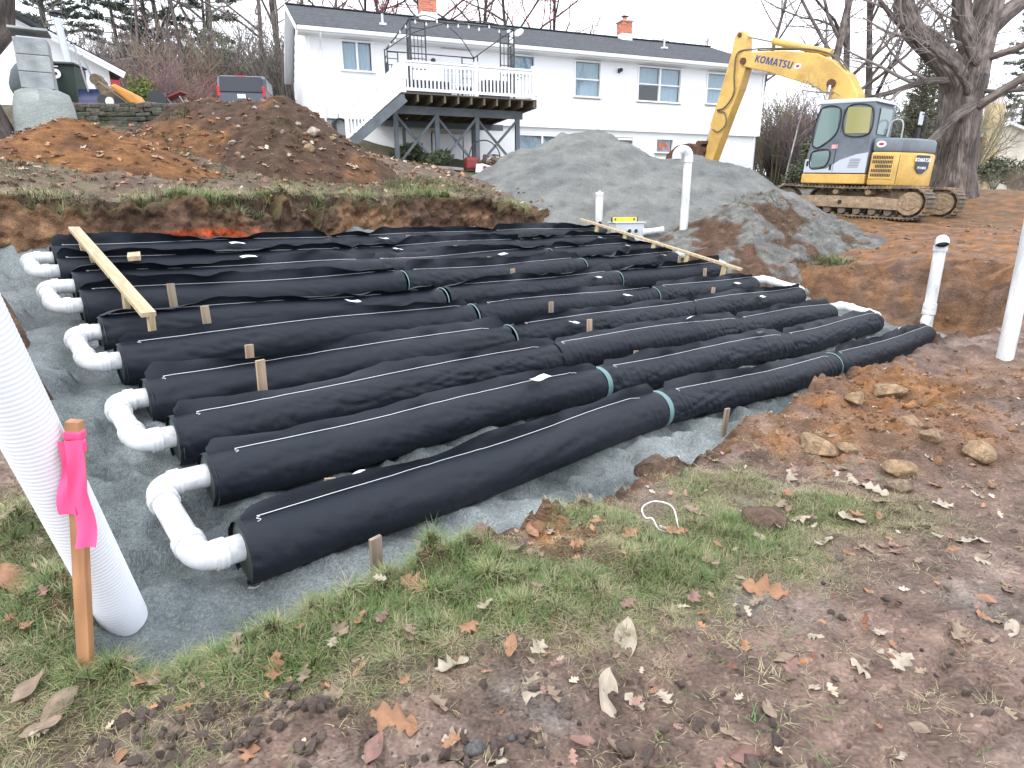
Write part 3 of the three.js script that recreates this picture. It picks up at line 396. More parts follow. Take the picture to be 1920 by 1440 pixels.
STAKES.forEach(([u, w, h], k) => {
  let gap = 0; while (gap < 9 && rowW(gap + 1, u) < w) gap++;
  if (gap >= 3) h += 0.07; const p = at(u, w, 0), L = h + 0.18, g = rbox(0.062, L, 0.02, 0.003, 0, h - L / 2, 0);
  const o = thing('wooden_stake', `small wooden stake wedged ${rowGap[gap]}, ${u < 2 ? 'towards the return bends' : u < 6 ? 'halfway along' : 'towards the excavator end'}`, 'stake', [p.x, p.y, p.z], 0.73 + rr(-0.25, 0.25), 'stakes wedged between the pipes');
  mesh('stake_body', g, lath[k % 3], o); o.rotation.z = rr(-0.12, 0.06); o.rotation.x = rr(-0.1, 0.1);
});
// spacing jigs: a board with short legs that drop between the pipes
function jig(label, ua, wa, ub, wb, legs, ww, tt, m, hb = 0.395) {
  const a = at(ua, wa, hb), b = at(ub, wb, hb), o = thing('spacing_jig', label, 'jig'); o.position.copy(a);
  const d = b.clone().sub(a), L = d.length(); d.normalize(); const ly = Math.atan2(d.x, d.z), g = new THREE.Group(); g.rotation.order = 'YXZ'; g.rotation.set(-Math.asin(d.y), ly, 0);
  const M = new THREE.Matrix4().makeRotationFromEuler(g.rotation);
  mesh('board', rbox(ww, tt, L, 0.004, 0, tt / 2, L / 2).applyMatrix4(M), m, o);
  for (const [t, off, l] of legs) mesh('leg', rbox(0.04, l, 0.09, 0.003, off, -l / 2 + 0.02, t * L).applyMatrix4(M), m, o);
  return o;
}
jig('pale wooden spacing jig laid over the return bend ends of the upper pipes', 0.3, 5.35, 0.27, 2.52, [[0.12, 0.0, 0.2], [0.29, 0.0, 0.2], [0.76, -0.01, 0.24], [0.985, 0.02, 0.16]], 0.1, 0.038, freshWood);
jig('long narrow wooden spacing jig laid over the pipe ends near the distribution box', 8.75, 5.95, 8.42, 2.3, [[0.13, 0, 0.22], [0.33, 0, 0.2], [0.52, 0, 0.2], [0.72, 0, 0.2], [0.92, 0, 0.2]], 0.075, 0.04, freshWood, 0.41);
{ // two loose offcuts by the first jig
  for (const [u, w, h, ry, rx, L, lab] of [[0.62, 4.42, 0.35, 0.5, 0.12, 0.26, 'pale lumber offcut lying beside the spacing jig on a black pipe, the longer one'], [0.75, 3.72, 0.32, 0.2, 0.05, 0.1, 'square lumber offcut lying on a black pipe below the longer one']]) { const p = at(u, w, h); const o = thing('lumber_offcut', lab, 'wood', [p.x, p.y, p.z], ry); mesh('block', rbox(0.11, 0.045, L, 0.003), freshWood, o); o.rotation.x = rx; }
}
// ---------------------------------------------------------------- white raised ranch house
const HP = [-7.02, 2.6, -24.15], HR = 21 * Math.PI / 180;
const hbox = (w, h, d, x, y, z) => box(w, h, d, x, y - HP[1], z); // centre given in house coordinates, y above datum
const hv = (x, y, z) => V(x, y - HP[1], z);
const whitePaint = mat(C(0.86, 0.875, 0.89), 0.55), trimWhite = mat(C(0.86, 0.87, 0.89), 0.5), shingle = mat(C(0.062, 0.07, 0.082), 0.9, { map: tex(dataTex(512, (x, y) => { const r = Math.floor(y * 32), c = Math.floor((x + (r % 2) * 0.015) * 34); return 0.72 + 0.3 * h2(c, r) + 0.08 * vn(x * 200, y * 200, 200) - (y * 32 - r < 0.12 ? 0.14 : 0); }), 0.25), bumpMap: tex(soilBump, 0.5), bumpScale: 0.01 });
const glass = new THREE.MeshPhysicalMaterial({ color: C(0.9, 0.95, 0.97), roughness: 0.02, transmission: 1, thickness: 0, ior: 1.5, specularIntensity: 1 });
const curtainMat = mat(C(0.36, 0.42, 0.47), 0.9, { side: THREE.DoubleSide }), greyPaint = mat(C(0.16, 0.19, 0.21), 0.7, { map: tex(grime, 0.7) }), weathered = mat(C(0.12, 0.105, 0.085), 0.9, { map: woodTone }), joistMat = mat(C(0.17, 0.145, 0.1), 0.9, { map: woodTone }), blackMetal = mat(C(0.03, 0.034, 0.04), 0.5), brickMat = mat(C(1, 1, 1), 0.9, { map: tex(dataTex(256, (x, y) => { const r = Math.floor(y * 12), o = (r % 2) * 0.5, bx = (x * 5 + o) % 1, by = (y * 12) % 1, m = bx < 0.06 || by < 0.14; const k = 0.85 + 0.3 * h2(Math.floor(x * 5 + o), r); return m ? [0.72, 0.62, 0.56] : [0.74 * k, 0.42 * k, 0.32 * k]; }), 1) });
const house = thing('white_house', 'long white two storey house with dark shingle roof and brick chimneys', 'house', HP, HR);
const HW = 19.9, EAVE = 7.5, BAND = 4.88, DEP = 9.2, RIDGE = 9.59, RZ = -4.6;
const slopeY = (z) => z > RZ ? lerp(RIDGE, 7.62, (z - RZ) / (0.45 - RZ)) : lerp(RIDGE, 7.62, (RZ - z) / (0.45 - RZ));
const OPEN_UP = [[1.14, 2.22, 6.44, 7.42], [3.55, 4.25, 0, 0], [4.75, 5.95, 4.96, 7.38], [7.5, 8.56, 6.0, 7.42], [10.3, 11.5, 6.06, 7.4], [13.26, 15.42, 6.04, 7.4], [16.76, 17.95, 6.1, 7.36]].filter((o) => o[3] > 0);
const OPEN_LO = [[0.4, 1.25, 4.15, 4.8], [4.3, 5.6, 2.9, 4.5], [7.9, 10.0, 3.3, 4.56], [12.3, 13.25, 3.95, 4.52], [14.38, 15.3, 4.02, 4.6]];
const sheath = (x0, x1, y0, y1, z, holes) => { const L = [], hs = holes.slice().sort((p, q) => p[0] - q[0]); let x = x0; for (const [a, b, c, d] of hs) { L.push(hbox(a - x, y1 - y0, 0.09, (a + x) / 2, (y0 + y1) / 2, z)); if (c > y0 + 0.02) L.push(hbox(b - a, c - y0, 0.09, (a + b) / 2, (c + y0) / 2, z)); if (d < y1 - 0.02) L.push(hbox(b - a, y1 - d, 0.09, (a + b) / 2, (y1 + d) / 2, z)); x = b; } L.push(hbox(x1 - x, y1 - y0, 0.09, (x1 + x) / 2, (y0 + y1) / 2, z)); return merge(L); };
const plaster = mat(C(0.62, 0.6, 0.56), 0.9), floorWood = mat(C(0.3, 0.2, 0.12), 0.6, { map: woodTone });
const front = mesh('front_wall', sheath(0.05, HW - 0.05, BAND, EAVE - 0.02, -0.07, OPEN_UP), plaster, house);
const lower = mesh('lower_wall', sheath(0.15, HW - 0.15, 2.3, BAND - 0.06, -0.2, OPEN_LO), plaster, house);
mesh('interior_floor', hbox(HW - 0.4, 0.04, DEP - 0.4, HW / 2, BAND - 0.02, -DEP / 2 - 0.12), floorWood, house); mesh('interior_ceiling', hbox(HW - 0.4, 0.04, DEP - 0.4, HW / 2, EAVE - 0.05, -DEP / 2 - 0.12), plaster, house);
for (const x of [3.2, 6.8, 9.4, 12.6, 16.1]) mesh('interior_partition', hbox(0.1, EAVE - BAND - 0.12, DEP - 0.6, x, (EAVE + BAND) / 2, -DEP / 2 - 0.12), plaster, house);
const boardGeo = (() => { const g = new THREE.BoxGeometry(1, 0.227, 0.009); g.rotateX(-0.02); return boxUV(g); })();
function courses(parent, x0, x1, y0, y1, z, holes, h = 0.222) {
  const n = Math.round((y1 - y0) / h); h = (y1 - y0) / n;
  for (let k = 0; k < n; k++) {
    const ya = y0 + k * h, yb = ya + h, cut = [[x0, x0]]; for (const [a, b, c, d] of holes) if (yb > c + 0.03 && ya < d - 0.03) cut.push([a, b]); cut.push([x1, x1]);
    cut.sort((p, q) => p[0] - q[0]);
    for (let i = 1; i < cut.length; i++) { const a = cut[i - 1][1], b = cut[i][0]; if (b - a < 0.05) continue; const m = mesh('siding_board', boardGeo, whitePaint, parent); m.scale.set(b - a, h / 0.222, 1); m.position.set((a + b) / 2, (ya + yb) / 2 - HP[1], z + rr(-0.001, 0.001)); }
  }
}
courses(front, 0, HW, BAND, EAVE, 0, OPEN_UP); courses(lower, 0.12, HW - 0.12, 2.35, BAND - 0.03, -0.13, OPEN_LO, 0.24);
{ // gable end wall with its own courses
  const s = mesh('gable_wall', (() => { const sh = new THREE.Shape([[0.25, 2.4], [0.25, 7.45], [4.6, 9.4], [8.9, 7.45], [8.9, 2.4]].map((p) => new THREE.Vector2(p[0], p[1] - HP[1]))); const g = new THREE.ExtrudeGeometry(sh, { depth: 0.15, bevelEnabled: false }); g.rotateY(Math.PI / 2); return g.translate(0.03, 0, 0); })(), whitePaint, house);
  for (let k = 0; k < 20; k++) { const y = BAND - 0.5 + k * 0.225, top = y + 0.11; const back = 9.2, za = top < 7.5 ? 0 : -(top - 7.5) / (9.45 - 7.5) * 4.6, zb = top < 7.5 ? -back : -back + (top - 7.5) / (9.45 - 7.5) * 4.6; if (za - zb < 0.2) continue; const m = mesh('siding_board', boardGeo, whitePaint, s); m.rotation.y = -Math.PI / 2; m.scale.x = za - zb; m.position.set(0.01, y - HP[1], (za + zb) / 2); }
  mesh('gable_wall', hbox(0.15, 5, DEP - 0.3, HW - 0.12, 5, -DEP / 2), whitePaint, house);
  mesh('rear_wall', hbox(HW, 5.1, 0.15, HW / 2, 4.95, -DEP), whitePaint, house);
}
mesh('band_board', hbox(HW + 0.02, 0.07, 0.17, HW / 2, BAND - 0.01, -0.07), trimWhite, house);
for (const x of [0, HW]) mesh('corner_board', hbox(0.1, EAVE - BAND + 0.05, 0.06, x ? x - 0.05 : 0.05, (EAVE + BAND) / 2, 0.02), trimWhite, house);
mesh('corner_board', hbox(0.1, BAND - 2.4, 0.06, HW - 0.2, (BAND + 2.35) / 2, -0.1), trimWhite, house);
{ // roof
  const L = HW + 0.7, sl = (z0, y0, z1, y1, t) => { const g = new THREE.BufferGeometry(); const s = new THREE.Shape([new THREE.Vector2(z0, y0), new THREE.Vector2(z1, y1), new THREE.Vector2(z1, y1 + t), new THREE.Vector2(z0, y0 + t)]); const e = new THREE.ExtrudeGeometry(s, { depth: L, bevelEnabled: false }); e.rotateY(-Math.PI / 2); e.translate(L - 0.35, -HP[1], 0); e.computeVertexNormals(); return boxUV(e); };
  const roof = mesh('roof', merge([sl(0.5, 7.62, RZ, RIDGE - 0.05, 0.06), sl(-9.7, 7.62, RZ, RIDGE - 0.05, 0.06)]), shingle, house);
  mesh('ridge_cap', hbox(L, 0.04, 0.24, HW / 2, RIDGE + 0.025, RZ), shingle, roof);
  mesh('soffit', hbox(HW + 0.6, 0.03, 0.5, HW / 2, 7.47, 0.24), trimWhite, house);
  mesh('fascia', hbox(HW + 0.66, 0.15, 0.03, HW / 2, 7.55, 0.5), trimWhite, house);
  mesh('gutter', (() => { const s = new THREE.Shape([[0, 0], [0.1, 0], [0.13, 0.1], [0.13, 0.12], [0.11, 0.12], [0.08, 0.02], [0.01, 0.02], [0.01, 0.12], [0, 0.12]].map((p) => new THREE.Vector2(...p))); const e = new THREE.ExtrudeGeometry(s, { depth: HW + 0.66, bevelEnabled: false }); e.rotateY(-Math.PI / 2); e.scale(1, 1, 1); return e.translate(HW + 0.33, 7.5 - HP[1], 0.52); })(), trimWhite, house);
  for (const x of [-0.17, HW + 0.17]) for (const s of [1, -1]) mesh('rake_soffit', bar(hv(x, 7.52, s > 0 ? 0.46 : -9.66), hv(x, RIDGE - 0.14, RZ), 0.36, 0.03), trimWhite, house);
  for (const x of [-0.36, HW + 0.36]) for (const s of [1, -1]) mesh('rake_board', bar(hv(x, 7.55, s > 0 ? 0.52 : -9.72), hv(x, RIDGE - 0.06, RZ), 0.03, 0.16), trimWhite, house);
  mesh('downspout', merge([tube([hv(0.42, 7.5, 0.58), hv(0.42, 7.38, 0.5), hv(0.42, 7.2, 0.2), hv(0.42, 7.05, 0.08)], 0.035, 16, 8), rod(hv(0.42, 7.05, 0.07), hv(0.42, 4.2, 0.07), 0.035, 0.035, 8)]), trimWhite, house);
}
function windowUnit(x0, x1, y0, y1, z, name = 'window', { sashes = 1, rail = true, content = 'curtain' } = {}) {
  const w = x1 - x0, h = y1 - y0, f = 0.06; const fr = mesh(name, merge([hbox(w, f, 0.14, (x0 + x1) / 2, y1 - f / 2, z - 0.03), hbox(w + 0.12, f, 0.18, (x0 + x1) / 2, y0 + f / 2 - 0.01, z - 0.01), hbox(f, h - 2 * f, 0.14, x0 + f / 2, (y0 + y1) / 2, z - 0.03), hbox(f, h - 2 * f, 0.14, x1 - f / 2, (y0 + y1) / 2, z - 0.03)]), trimWhite, house);
  const n = sashes, sw = (w - 2 * f) / n;
  for (let k = 0; k < n; k++) {
    const a = x0 + f + k * sw; if (k) mesh('mullion', hbox(0.07, h - 2 * f - 0.004, 0.12, a, (y0 + y1) / 2, z - 0.025), trimWhite, fr);
    if (rail) mesh('meeting_rail', hbox(sw - 0.075, 0.05, 0.05, a + sw / 2, (y0 + y1) / 2, z - 0.03), trimWhite, fr);
    for (const t of rail ? [0, 1] : [2]) { const ya = t === 0 ? y0 + f : t === 1 ? (y0 + y1) / 2 + 0.026 : y0 + f, yb = t === 0 ? (y0 + y1) / 2 - 0.026 : y1 - f; mesh('pane', hbox(sw - 0.08, yb - ya, 0.005, a + sw / 2, (ya + yb) / 2, z - 0.05), glass, fr); }
    const open = content === 'dark' || (content === 'mixed' && k === 0);
    if (content !== 'dark') mesh('curtain', (() => { const hh = open ? h * 0.48 : h - 2 * f, g = new THREE.PlaneGeometry(sw - 0.03, hh, 24, 1); const p = g.attributes.position; for (let i = 0; i < p.count; i++) p.setZ(i, 0.018 * Math.sin(p.getX(i) * 46)); g.computeVertexNormals(); return g.translate(a + sw / 2, y1 - f - hh / 2 - HP[1], z - 0.14); })(), curtainMat, fr);
  }
  return fr;
}
windowUnit(...[1.12, 2.24, 6.42, 7.44], 0.01, 'window', { sashes: 2, rail: false, content: 'curtain' });
windowUnit(10.28, 11.52, 6.04, 7.42, 0.01); windowUnit(13.24, 15.44, 6.02, 7.42, 0.01, 'window', { sashes: 2, content: 'mixed' }); windowUnit(16.74, 17.97, 6.08, 7.38, 0.01); windowUnit(7.48, 8.58, 5.98, 7.44, 0.01, 'window', { rail: false });
windowUnit(7.88, 10.02, 3.28, 4.58, -0.12, 'window', { sashes: 2, rail: false }); windowUnit(12.28, 13.27, 3.93, 4.54, -0.12, 'window', { rail: false, content: 'dark' });
windowUnit(14.36, 15.32, 4.0, 4.62, -0.12, 'window', { rail: false });
mesh('window_print', (() => { const g = []; for (const [x, y, w, h, r] of [[14.62, 4.3, 0.1, 0.36, 0.4], [14.8, 4.3, 0.1, 0.42, -0.5], [15.02, 4.28, 0.09, 0.34, 0.6]]) { const b = new THREE.BoxGeometry(w, h, 0.004); b.rotateZ(r); b.translate(x, y - HP[1], -0.155); g.push(b); } return merge(g); })(), mat(C(0.6, 0.16, 0.06), 0.7), house);
mesh('vent_panel', hbox(0.84, 0.64, 0.06, 0.83, 4.48, -0.13), mat(C(0.42, 0.44, 0.45), 0.8), house);
// french door onto the deck
{ const d = mesh('deck_door', hbox(1.26, 2.44, 0.08, 5.35, 6.18, -0.02), trimWhite, house); for (let i = 0; i < 2; i++) { for (let c = 0; c < 3; c++) for (let r = 0; r < 5; r++) mesh('pane', hbox(0.13, 0.34, 0.012, 5.35 + (i - 0.5) * 0.55 + (c - 1) * 0.15, 5.3 + r * 0.37, 0.03), mat(C(0.42, 0.5, 0.56), 0.08), d); } mesh('handle', hbox(0.03, 0.14, 0.05, 5.35, 5.95, 0.05), blackMetal, d); mesh('threshold', hbox(1.2, 0.05, 0.1, 5.35, 4.99, 0.03), greyPaint, d); }
mesh('basement_door', hbox(1.2, 1.55, 0.06, 4.95, 3.7, -0.13), trimWhite, house);
function chimney(x, zc, y1, w) { const c = mesh('chimney', hbox(w, y1 - 9.2, 0.55, x, (y1 + 9.2) / 2, zc), brickMat, house); mesh('white_base', hbox(w + 0.03, 0.3, 0.58, x, 9.55, zc), trimWhite, c); mesh('chimney_cap', hbox(w + 0.1, 0.06, 0.65, x, y1 + 0.03, zc), mat(C(0.45, 0.4, 0.36), 0.9), c); mesh('flue', cyl(0.1, 0.1, 0.16, 12, x, y1 + 0.06 - HP[1], zc), brickMat, c); mesh('rain_cap', hbox(0.34, 0.02, 0.34, x, y1 + 0.27, zc), greyPaint, c); }
chimney(5.42, -4.3, 10.55, 0.66); chimney(15.1, -4.4, 10.22, 0.54);
for (const [x, z, h] of [[2.9, -1.3, 0.42], [16.0, -2.3, 0.5]]) { const v = mesh('roof_vent_pipe', cyl(0.045, 0.045, h, 10, x, slopeY(z) - HP[1], z), mat(C(0.5, 0.53, 0.55), 0.5), house); mesh('vent_flashing', hbox(0.24, 0.07, 0.24, x, slopeY(z) + 0.06, z), trimWhite, v); }
mesh('roof_vent', hbox(0.7, 0.14, 0.3, 17.2, RIDGE + 0.02, -4.7), greyPaint, house);
for (const [x, y] of [[4.42, 6.95], [12.33, 7.14]]) { const l = mesh('wall_lamp', merge([hbox(0.1, 0.16, 0.05, x, y, 0.04), rod(hv(x, y, 0.05), hv(x, y + 0.08, 0.18), 0.015)]), blackMetal, house); mesh('lamp_shade', new THREE.SphereGeometry(0.08, 12, 8).translate(x, y - HP[1], 0.2), blackMetal, l); }
// hose hanging on the wall
{ const o = thing('garden_hose', 'coiled black hose hanging on the white house beside the soil pile', 'hose', HP, HR), m = mat(C(0.035, 0.045, 0.05), 0.5); const p = []; for (let k = 0; k < 4; k++) for (let a = 0; a <= 12; a++) { const t = Math.PI * (a / 12), s = k % 2 ? 1 - a / 12 : a / 12; } const coil = []; for (let k = 0; k < 6; k++) { const w = 0.26 - k * 0.012, pts = []; for (let a = 0; a <= 20; a++) { const t = a / 20 * 2 * Math.PI; pts.push(hv(0.86 + w * Math.sin(t) + 0.02 * k, 4.55 + (Math.cos(t) > 0 ? 0.28 : 0.55 + 0.04 * k) * Math.cos(t) , 0.05 + 0.028 * (k % 3))); } coil.push(tube(pts, 0.016, 40, 6, true)); } mesh('hose_coil', merge(coil), m, o); mesh('hook', rod(hv(0.86, 4.82, -0.02), hv(0.86, 4.98, 0.12), 0.012), m, o); }
// ---------------------------------------------------------------- deck, stairs, railing
const deck = thing('raised_deck', 'raised wooden deck with white railing on grey posts against the white house', 'deck', HP, HR);
const DX0 = 2.13, DX1 = 6.33, DF = 4.96, DZ1 = 5.3;
{
  const boardsN = 36, bw = (DZ1 - 0.06) / boardsN; const bg = box(DX1 - DX0 + 0.08, 0.035, bw - 0.008); for (let k = 0; k < boardsN; k++) { const m = mesh('deck_board', bg, weathered, deck); m.position.set((DX0 + DX1) / 2, DF - 0.018 - HP[1], 0.07 + (k + 0.5) * bw); }
  for (let k = 0; k < 11; k++) mesh('joist', hbox(0.05, 0.2, DZ1 - 0.1, lerp(DX0 + 0.03, DX1 - 0.03, k / 10), DF - 0.138, DZ1 / 2 + 0.04), joistMat, deck);
  mesh('rim_joist', hbox(0.05, 0.21, DZ1 - 0.1, DX1 + 0.025, DF - 0.142, DZ1 / 2 + 0.04), weathered, deck);
  mesh('ledger', hbox(DX1 - DX0, 0.2, 0.05, (DX0 + DX1) / 2, DF - 0.145, 0.045), weathered, deck);
  mesh('beam', hbox(DX1 - DX0 - 0.02, 0.24, 0.1, (DX0 + DX1) / 2 - 0.1, DF - 0.36, 4.45), greyPaint, deck); mesh('beam', hbox(DX1 - DX0 + 0.4, 0.2, 0.1, (DX0 + DX1) / 2 + 0.25, DF - 0.35, 1.1), greyPaint, deck);
  const px = [2.05, 3.34, 4.66, 6.05]; px.forEach((x) => mesh('post', hbox(0.13, 4.48 - 2.6, 0.13, x, (4.48 + 2.6) / 2, 4.45), greyPaint, deck));
  for (let k = 0; k < 3; k++) { const a = px[k], b = px[k + 1]; mesh('brace', bar(hv(a + 0.06, 4.42, 4.35), hv(b - 0.1, 3.12, 4.35), 0.04, 0.075), greyPaint, deck); mesh('brace', bar(hv(b - 0.06, 4.42, 4.55), hv(a + 0.1, 3.12, 4.55), 0.04, 0.075), greyPaint, deck); }
  for (const x of [3.0, 5.6]) mesh('post', hbox(0.1, 2, 0.1, x, 3.6, 1.1), greyPaint, deck);
  // railing
  const rail = (name, a, b, h0 = 0.1, h1 = 0.84, step = 0.115) => {
    const r = mesh(name, merge([bar(a.clone().add(V(0, h1, 0)), b.clone().add(V(0, h1, 0)), 0.1, 0.05), bar(a.clone().add(V(0, h1 - 0.08, 0)), b.clone().add(V(0, h1 - 0.08, 0)), 0.035, 0.08), bar(a.clone().add(V(0, h0, 0)), b.clone().add(V(0, h0, 0)), 0.035, 0.08)]), trimWhite, deck);
    const L = a.distanceTo(b), n = Math.floor(L / step); const g = box(0.042, h1 - h0, 0.042, 0, (h0 + h1) / 2 - 0.02, 0); for (let k = 1; k < n; k++) { const m = mesh('baluster', g, trimWhite, r); m.position.lerpVectors(a, b, k / n); } return r;
  };
  const y = DF, fl = hv(DX0 + 0.05, y, DZ1 - 0.06), fr = hv(DX1 - 0.05, y, DZ1 - 0.06), bl = hv(DX0 + 0.05, y, 0.12), br = hv(DX1 - 0.05, y, 0.12), mid = hv(4.4, y, DZ1 - 0.06);
  rail('front_railing', fl, fr); rail('side_railing', fr, br); rail('side_railing', hv(DX0 + 0.05, y, 4.15), bl);
  for (const p of [fl, fr, br, mid, hv(DX0 + 0.05, y, 4.15), hv(DX0 + 0.05, y, 2)]) mesh('railing_post', rbox(0.11, 0.98, 0.11, 0.01, p.x, p.y + 0.47, p.z), trimWhite, deck);
  // stairs running down beside the front corner
  const s0 = hv(DX0, y - 0.06, 0), n = 7; for (const z of [DZ1 - 0.03, 4.2]) mesh('stringer', bar(hv(DX0 + 0.05, y - 0.14, z), hv(0.45, 3.42, z), 0.05, 0.26), greyPaint, deck);
  for (let k = 0; k < n; k++) mesh('tread', hbox(0.28, 0.04, 1.06, lerp(DX0 - 0.12, 0.55, k / (n - 1)), lerp(y - 0.2, 3.58, k / (n - 1)), 4.75), weathered, deck);
  rail('stair_railing', hv(DX0 + 0.02, y - 0.02, DZ1 - 0.06), hv(0.5, 3.55, DZ1 - 0.06), 0.14, 0.86, 0.13); mesh('railing_post', rbox(0.11, 1.0, 0.11, 0.01, 0.48, 3.55 + 0.35 - HP[1], DZ1 - 0.06), trimWhite, deck);
}
// ---------------------------------------------------------------- gazebo frame, furniture and lights on the deck
{
  const gz = thing('gazebo_frame', 'bare black metal gazebo frame standing on the deck', 'gazebo', HP, HR), X = [2.5, 5.75], Z = [0.9, 4.95], top = 6.98, B = 0.022;
  for (const x of X) for (const z of Z) {
    const sx = x === X[0] ? 1 : -1, sz = z === Z[0] ? 1 : -1, pn = []; for (const [a, b] of [[0, 0], [0.45 * sx, 0], [0, 0.45 * sz]]) pn.push(rod(hv(x + a, DF, z + b), hv(x + a, top + (a || b ? 0 : 0.05), z + b), a || b ? B : 0.026, undefined, 6));
    for (const t of [0.14, 0.36, 0.5, 0.66, 0.8, 0.9, 1.0]) { const yy = lerp(DF, top, t) - 0.02; pn.push(rod(hv(x, yy, z), hv(x + 0.45 * sx, yy, z), 0.014, undefined, 5), rod(hv(x, yy, z), hv(x, yy, z + 0.45 * sz), 0.014, undefined, 5)); }
    for (const q of [0.11, 0.22, 0.33]) pn.push(rod(hv(x + q * sx, DF + 0.3, z), hv(x + q * sx, top - 0.4, z), 0.012, undefined, 5), rod(hv(x, DF + 0.3, z + q * sz), hv(x, top - 0.4, z + q * sz), 0.012, undefined, 5));
    mesh('corner_panel', merge(pn), blackMetal, gz);
  }
  for (const z of Z) mesh('top_beam', rod(hv(X[0], top, z), hv(X[1], top, z), 0.02, undefined, 6), blackMetal, gz); for (const x of X) mesh('top_beam', rod(hv(x, top, Z[0]), hv(x, top, Z[1]), 0.02, undefined, 6), blackMetal, gz);
  const apex = hv(4.12, 7.5, 2.9); for (const x of X) for (const z of Z) mesh('roof_rib', tube([hv(x, top, z), hv(lerp(x, 4.12, 0.45), top + 0.38, lerp(z, 2.9, 0.45)), apex], 0.016, 14, 6), blackMetal, gz);
  const sl = thing('string_lights', 'string of small clear bulbs draped along the gazebo frame', 'string lights', HP, HR), wire = [], bulbs = []; const P = []; for (let k = 0; k <= 40; k++) { const t = k / 40; P.push(hv(lerp(X[0], X[1], t), top + 0.04 - 0.1 * Math.abs(Math.sin(t * Math.PI * 4)), Z[1] + 0.03)); } wire.push(tube(P, 0.008, 80, 4)); const P2 = []; for (let k = 0; k <= 20; k++) { const t = k / 20; P2.push(hv(X[0] - 0.03, top + 0.02 - 0.1 * Math.abs(Math.sin(t * Math.PI * 3)), lerp(Z[1], Z[0], t))); } wire.push(tube(P2, 0.008, 40, 4));
  mesh('wire', merge(wire), blackMetal, sl); const bg = new THREE.LatheGeometry([[0, -0.1], [0.025, -0.085], [0.03, -0.055], [0.014, -0.02], [0.014, 0]].map((p) => new THREE.Vector2(...p)), 10), bm = mat(C(0.75, 0.78, 0.82), 0.15); for (let k = 0; k < 15; k++) { const p = k < 10 ? P[2 + k * 4] : P2[2 + (k - 10) * 4]; const m = mesh('bulb', bg, bm, sl); m.position.copy(p); }
  // patio furniture seen through the railing
  const dark = mat(C(0.05, 0.055, 0.075), 0.7), cloth = mat(C(0.3, 0.32, 0.36), 0.8);
  const sofa = thing('patio_sofa', 'dark blue patio sofa behind the deck railing', 'sofa', HP, HR); mesh('seat', rbox(1.35, 0.28, 0.62, 0.05, 3.25, DF + 0.26 - HP[1], 3.9), dark, sofa); mesh('backrest', rbox(1.35, 0.36, 0.16, 0.05, 3.25, DF + 0.48 - HP[1], 3.62), dark, sofa); for (const x of [2.63, 3.87]) mesh('armrest', rbox(0.12, 0.4, 0.62, 0.04, x, DF + 0.36 - HP[1], 3.9), dark, sofa); for (const x of [2.65, 3.85]) for (const z of [3.65, 4.15]) mesh('leg', hbox(0.05, 0.13, 0.05, x, DF + 0.065, z), dark, sofa);
  const grill = thing('covered_grill', 'dark covered grill standing by the gazebo panel on the deck', 'grill', HP, HR); mesh('cover', rbox(1.0, 0.72, 0.55, 0.12, 5.55, DF + 0.42 - HP[1], 3.6), dark, grill); for (const x of [5.15, 5.95]) mesh('leg', hbox(0.05, 0.1, 0.4, x, DF + 0.05, 3.6), blackMetal, grill);
  const tb = thing('patio_table', 'low grey patio table between the sofa and the covered grill', 'table', HP, HR); mesh('tabletop', rbox(0.7, 0.05, 0.6, 0.02, 4.6, DF + 0.46 - HP[1], 3.8), cloth, tb); for (const x of [4.32, 4.88]) for (const z of [3.56, 4.04]) mesh('leg', hbox(0.04, 0.44, 0.04, x, DF + 0.22, z), blackMetal, tb);
  // whirligig on the railing
  const wg = thing('garden_spinner', 'white spinner with two petals on a pole at the deck railing', 'spinner', HP, HR); mesh('pole', rod(hv(6.36, DF + 0.05, 3.3), hv(6.36, 7.2, 3.3), 0.014), trimWhite, wg); for (const [a, l] of [[0.5, 0.4], [2.4, 0.28], [4.2, 0.26]]) { const g = new THREE.SphereGeometry(0.5, 10, 6); g.scale(l, 0.2, 0.05); g.translate(l * 0.55, 0, 0); g.rotateZ(a); mesh('petal', g.translate(6.36, 7.22 - HP[1], 3.34), trimWhite, wg); }
  // under the deck
  const junk = (n, l, c, pos) => thing(n, l, c, pos, HR);
  const w3 = (x, z) => { const c = Math.cos(HR), s = Math.sin(HR); return [HP[0] + x * c + z * s, HP[2] - x * s + z * c]; };
  const [rx, rz] = w3(4.3, 4.9), ry = surfaceY(rx, rz); const red = junk('red_machine', 'small dark red engine unit with a handle under the deck', 'engine', [rx, ry, rz]); mesh('housing', rbox(0.42, 0.42, 0.4, 0.1, 0, 0.24, 0), mat(C(0.22, 0.03, 0.03), 0.4), red); mesh('handle', tube([V(-0.1, 0.4, 0), V(0.1, 0.85, 0), V(0.55, 0.95, 0), V(0.9, 0.7, 0), V(1.0, 0.3, 0)], 0.02, 24, 8), blackMetal, red); mesh('base', rbox(0.5, 0.06, 0.44, 0.02, 0, 0.03, 0), blackMetal, red);
  const logs = junk('firewood_heap', 'heap of split firewood logs under the deck beside the engine', 'firewood', [rx + 0.55, surfaceY(rx + 0.55, rz - 0.2), rz - 0.2]); for (let k = 0; k < 16; k++) { const m = mesh('log', rod(V(-0.16, 0, 0), V(0.16, 0, 0), rr(0.05, 0.08), rr(0.05, 0.07), 7), pick([mat(C(0.16, 0.09, 0.05), 0.9), mat(C(0.22, 0.15, 0.09), 0.9), mat(C(0.09, 0.06, 0.045), 0.9)]), logs); m.position.set(rr(-0.3, 0.35), 0.06 + (k / 16) * 0.45, rr(-0.15, 0.15)); m.rotation.set(rr(-1, 1), rr(-2, 2), rr(-0.5, 0.5)); }
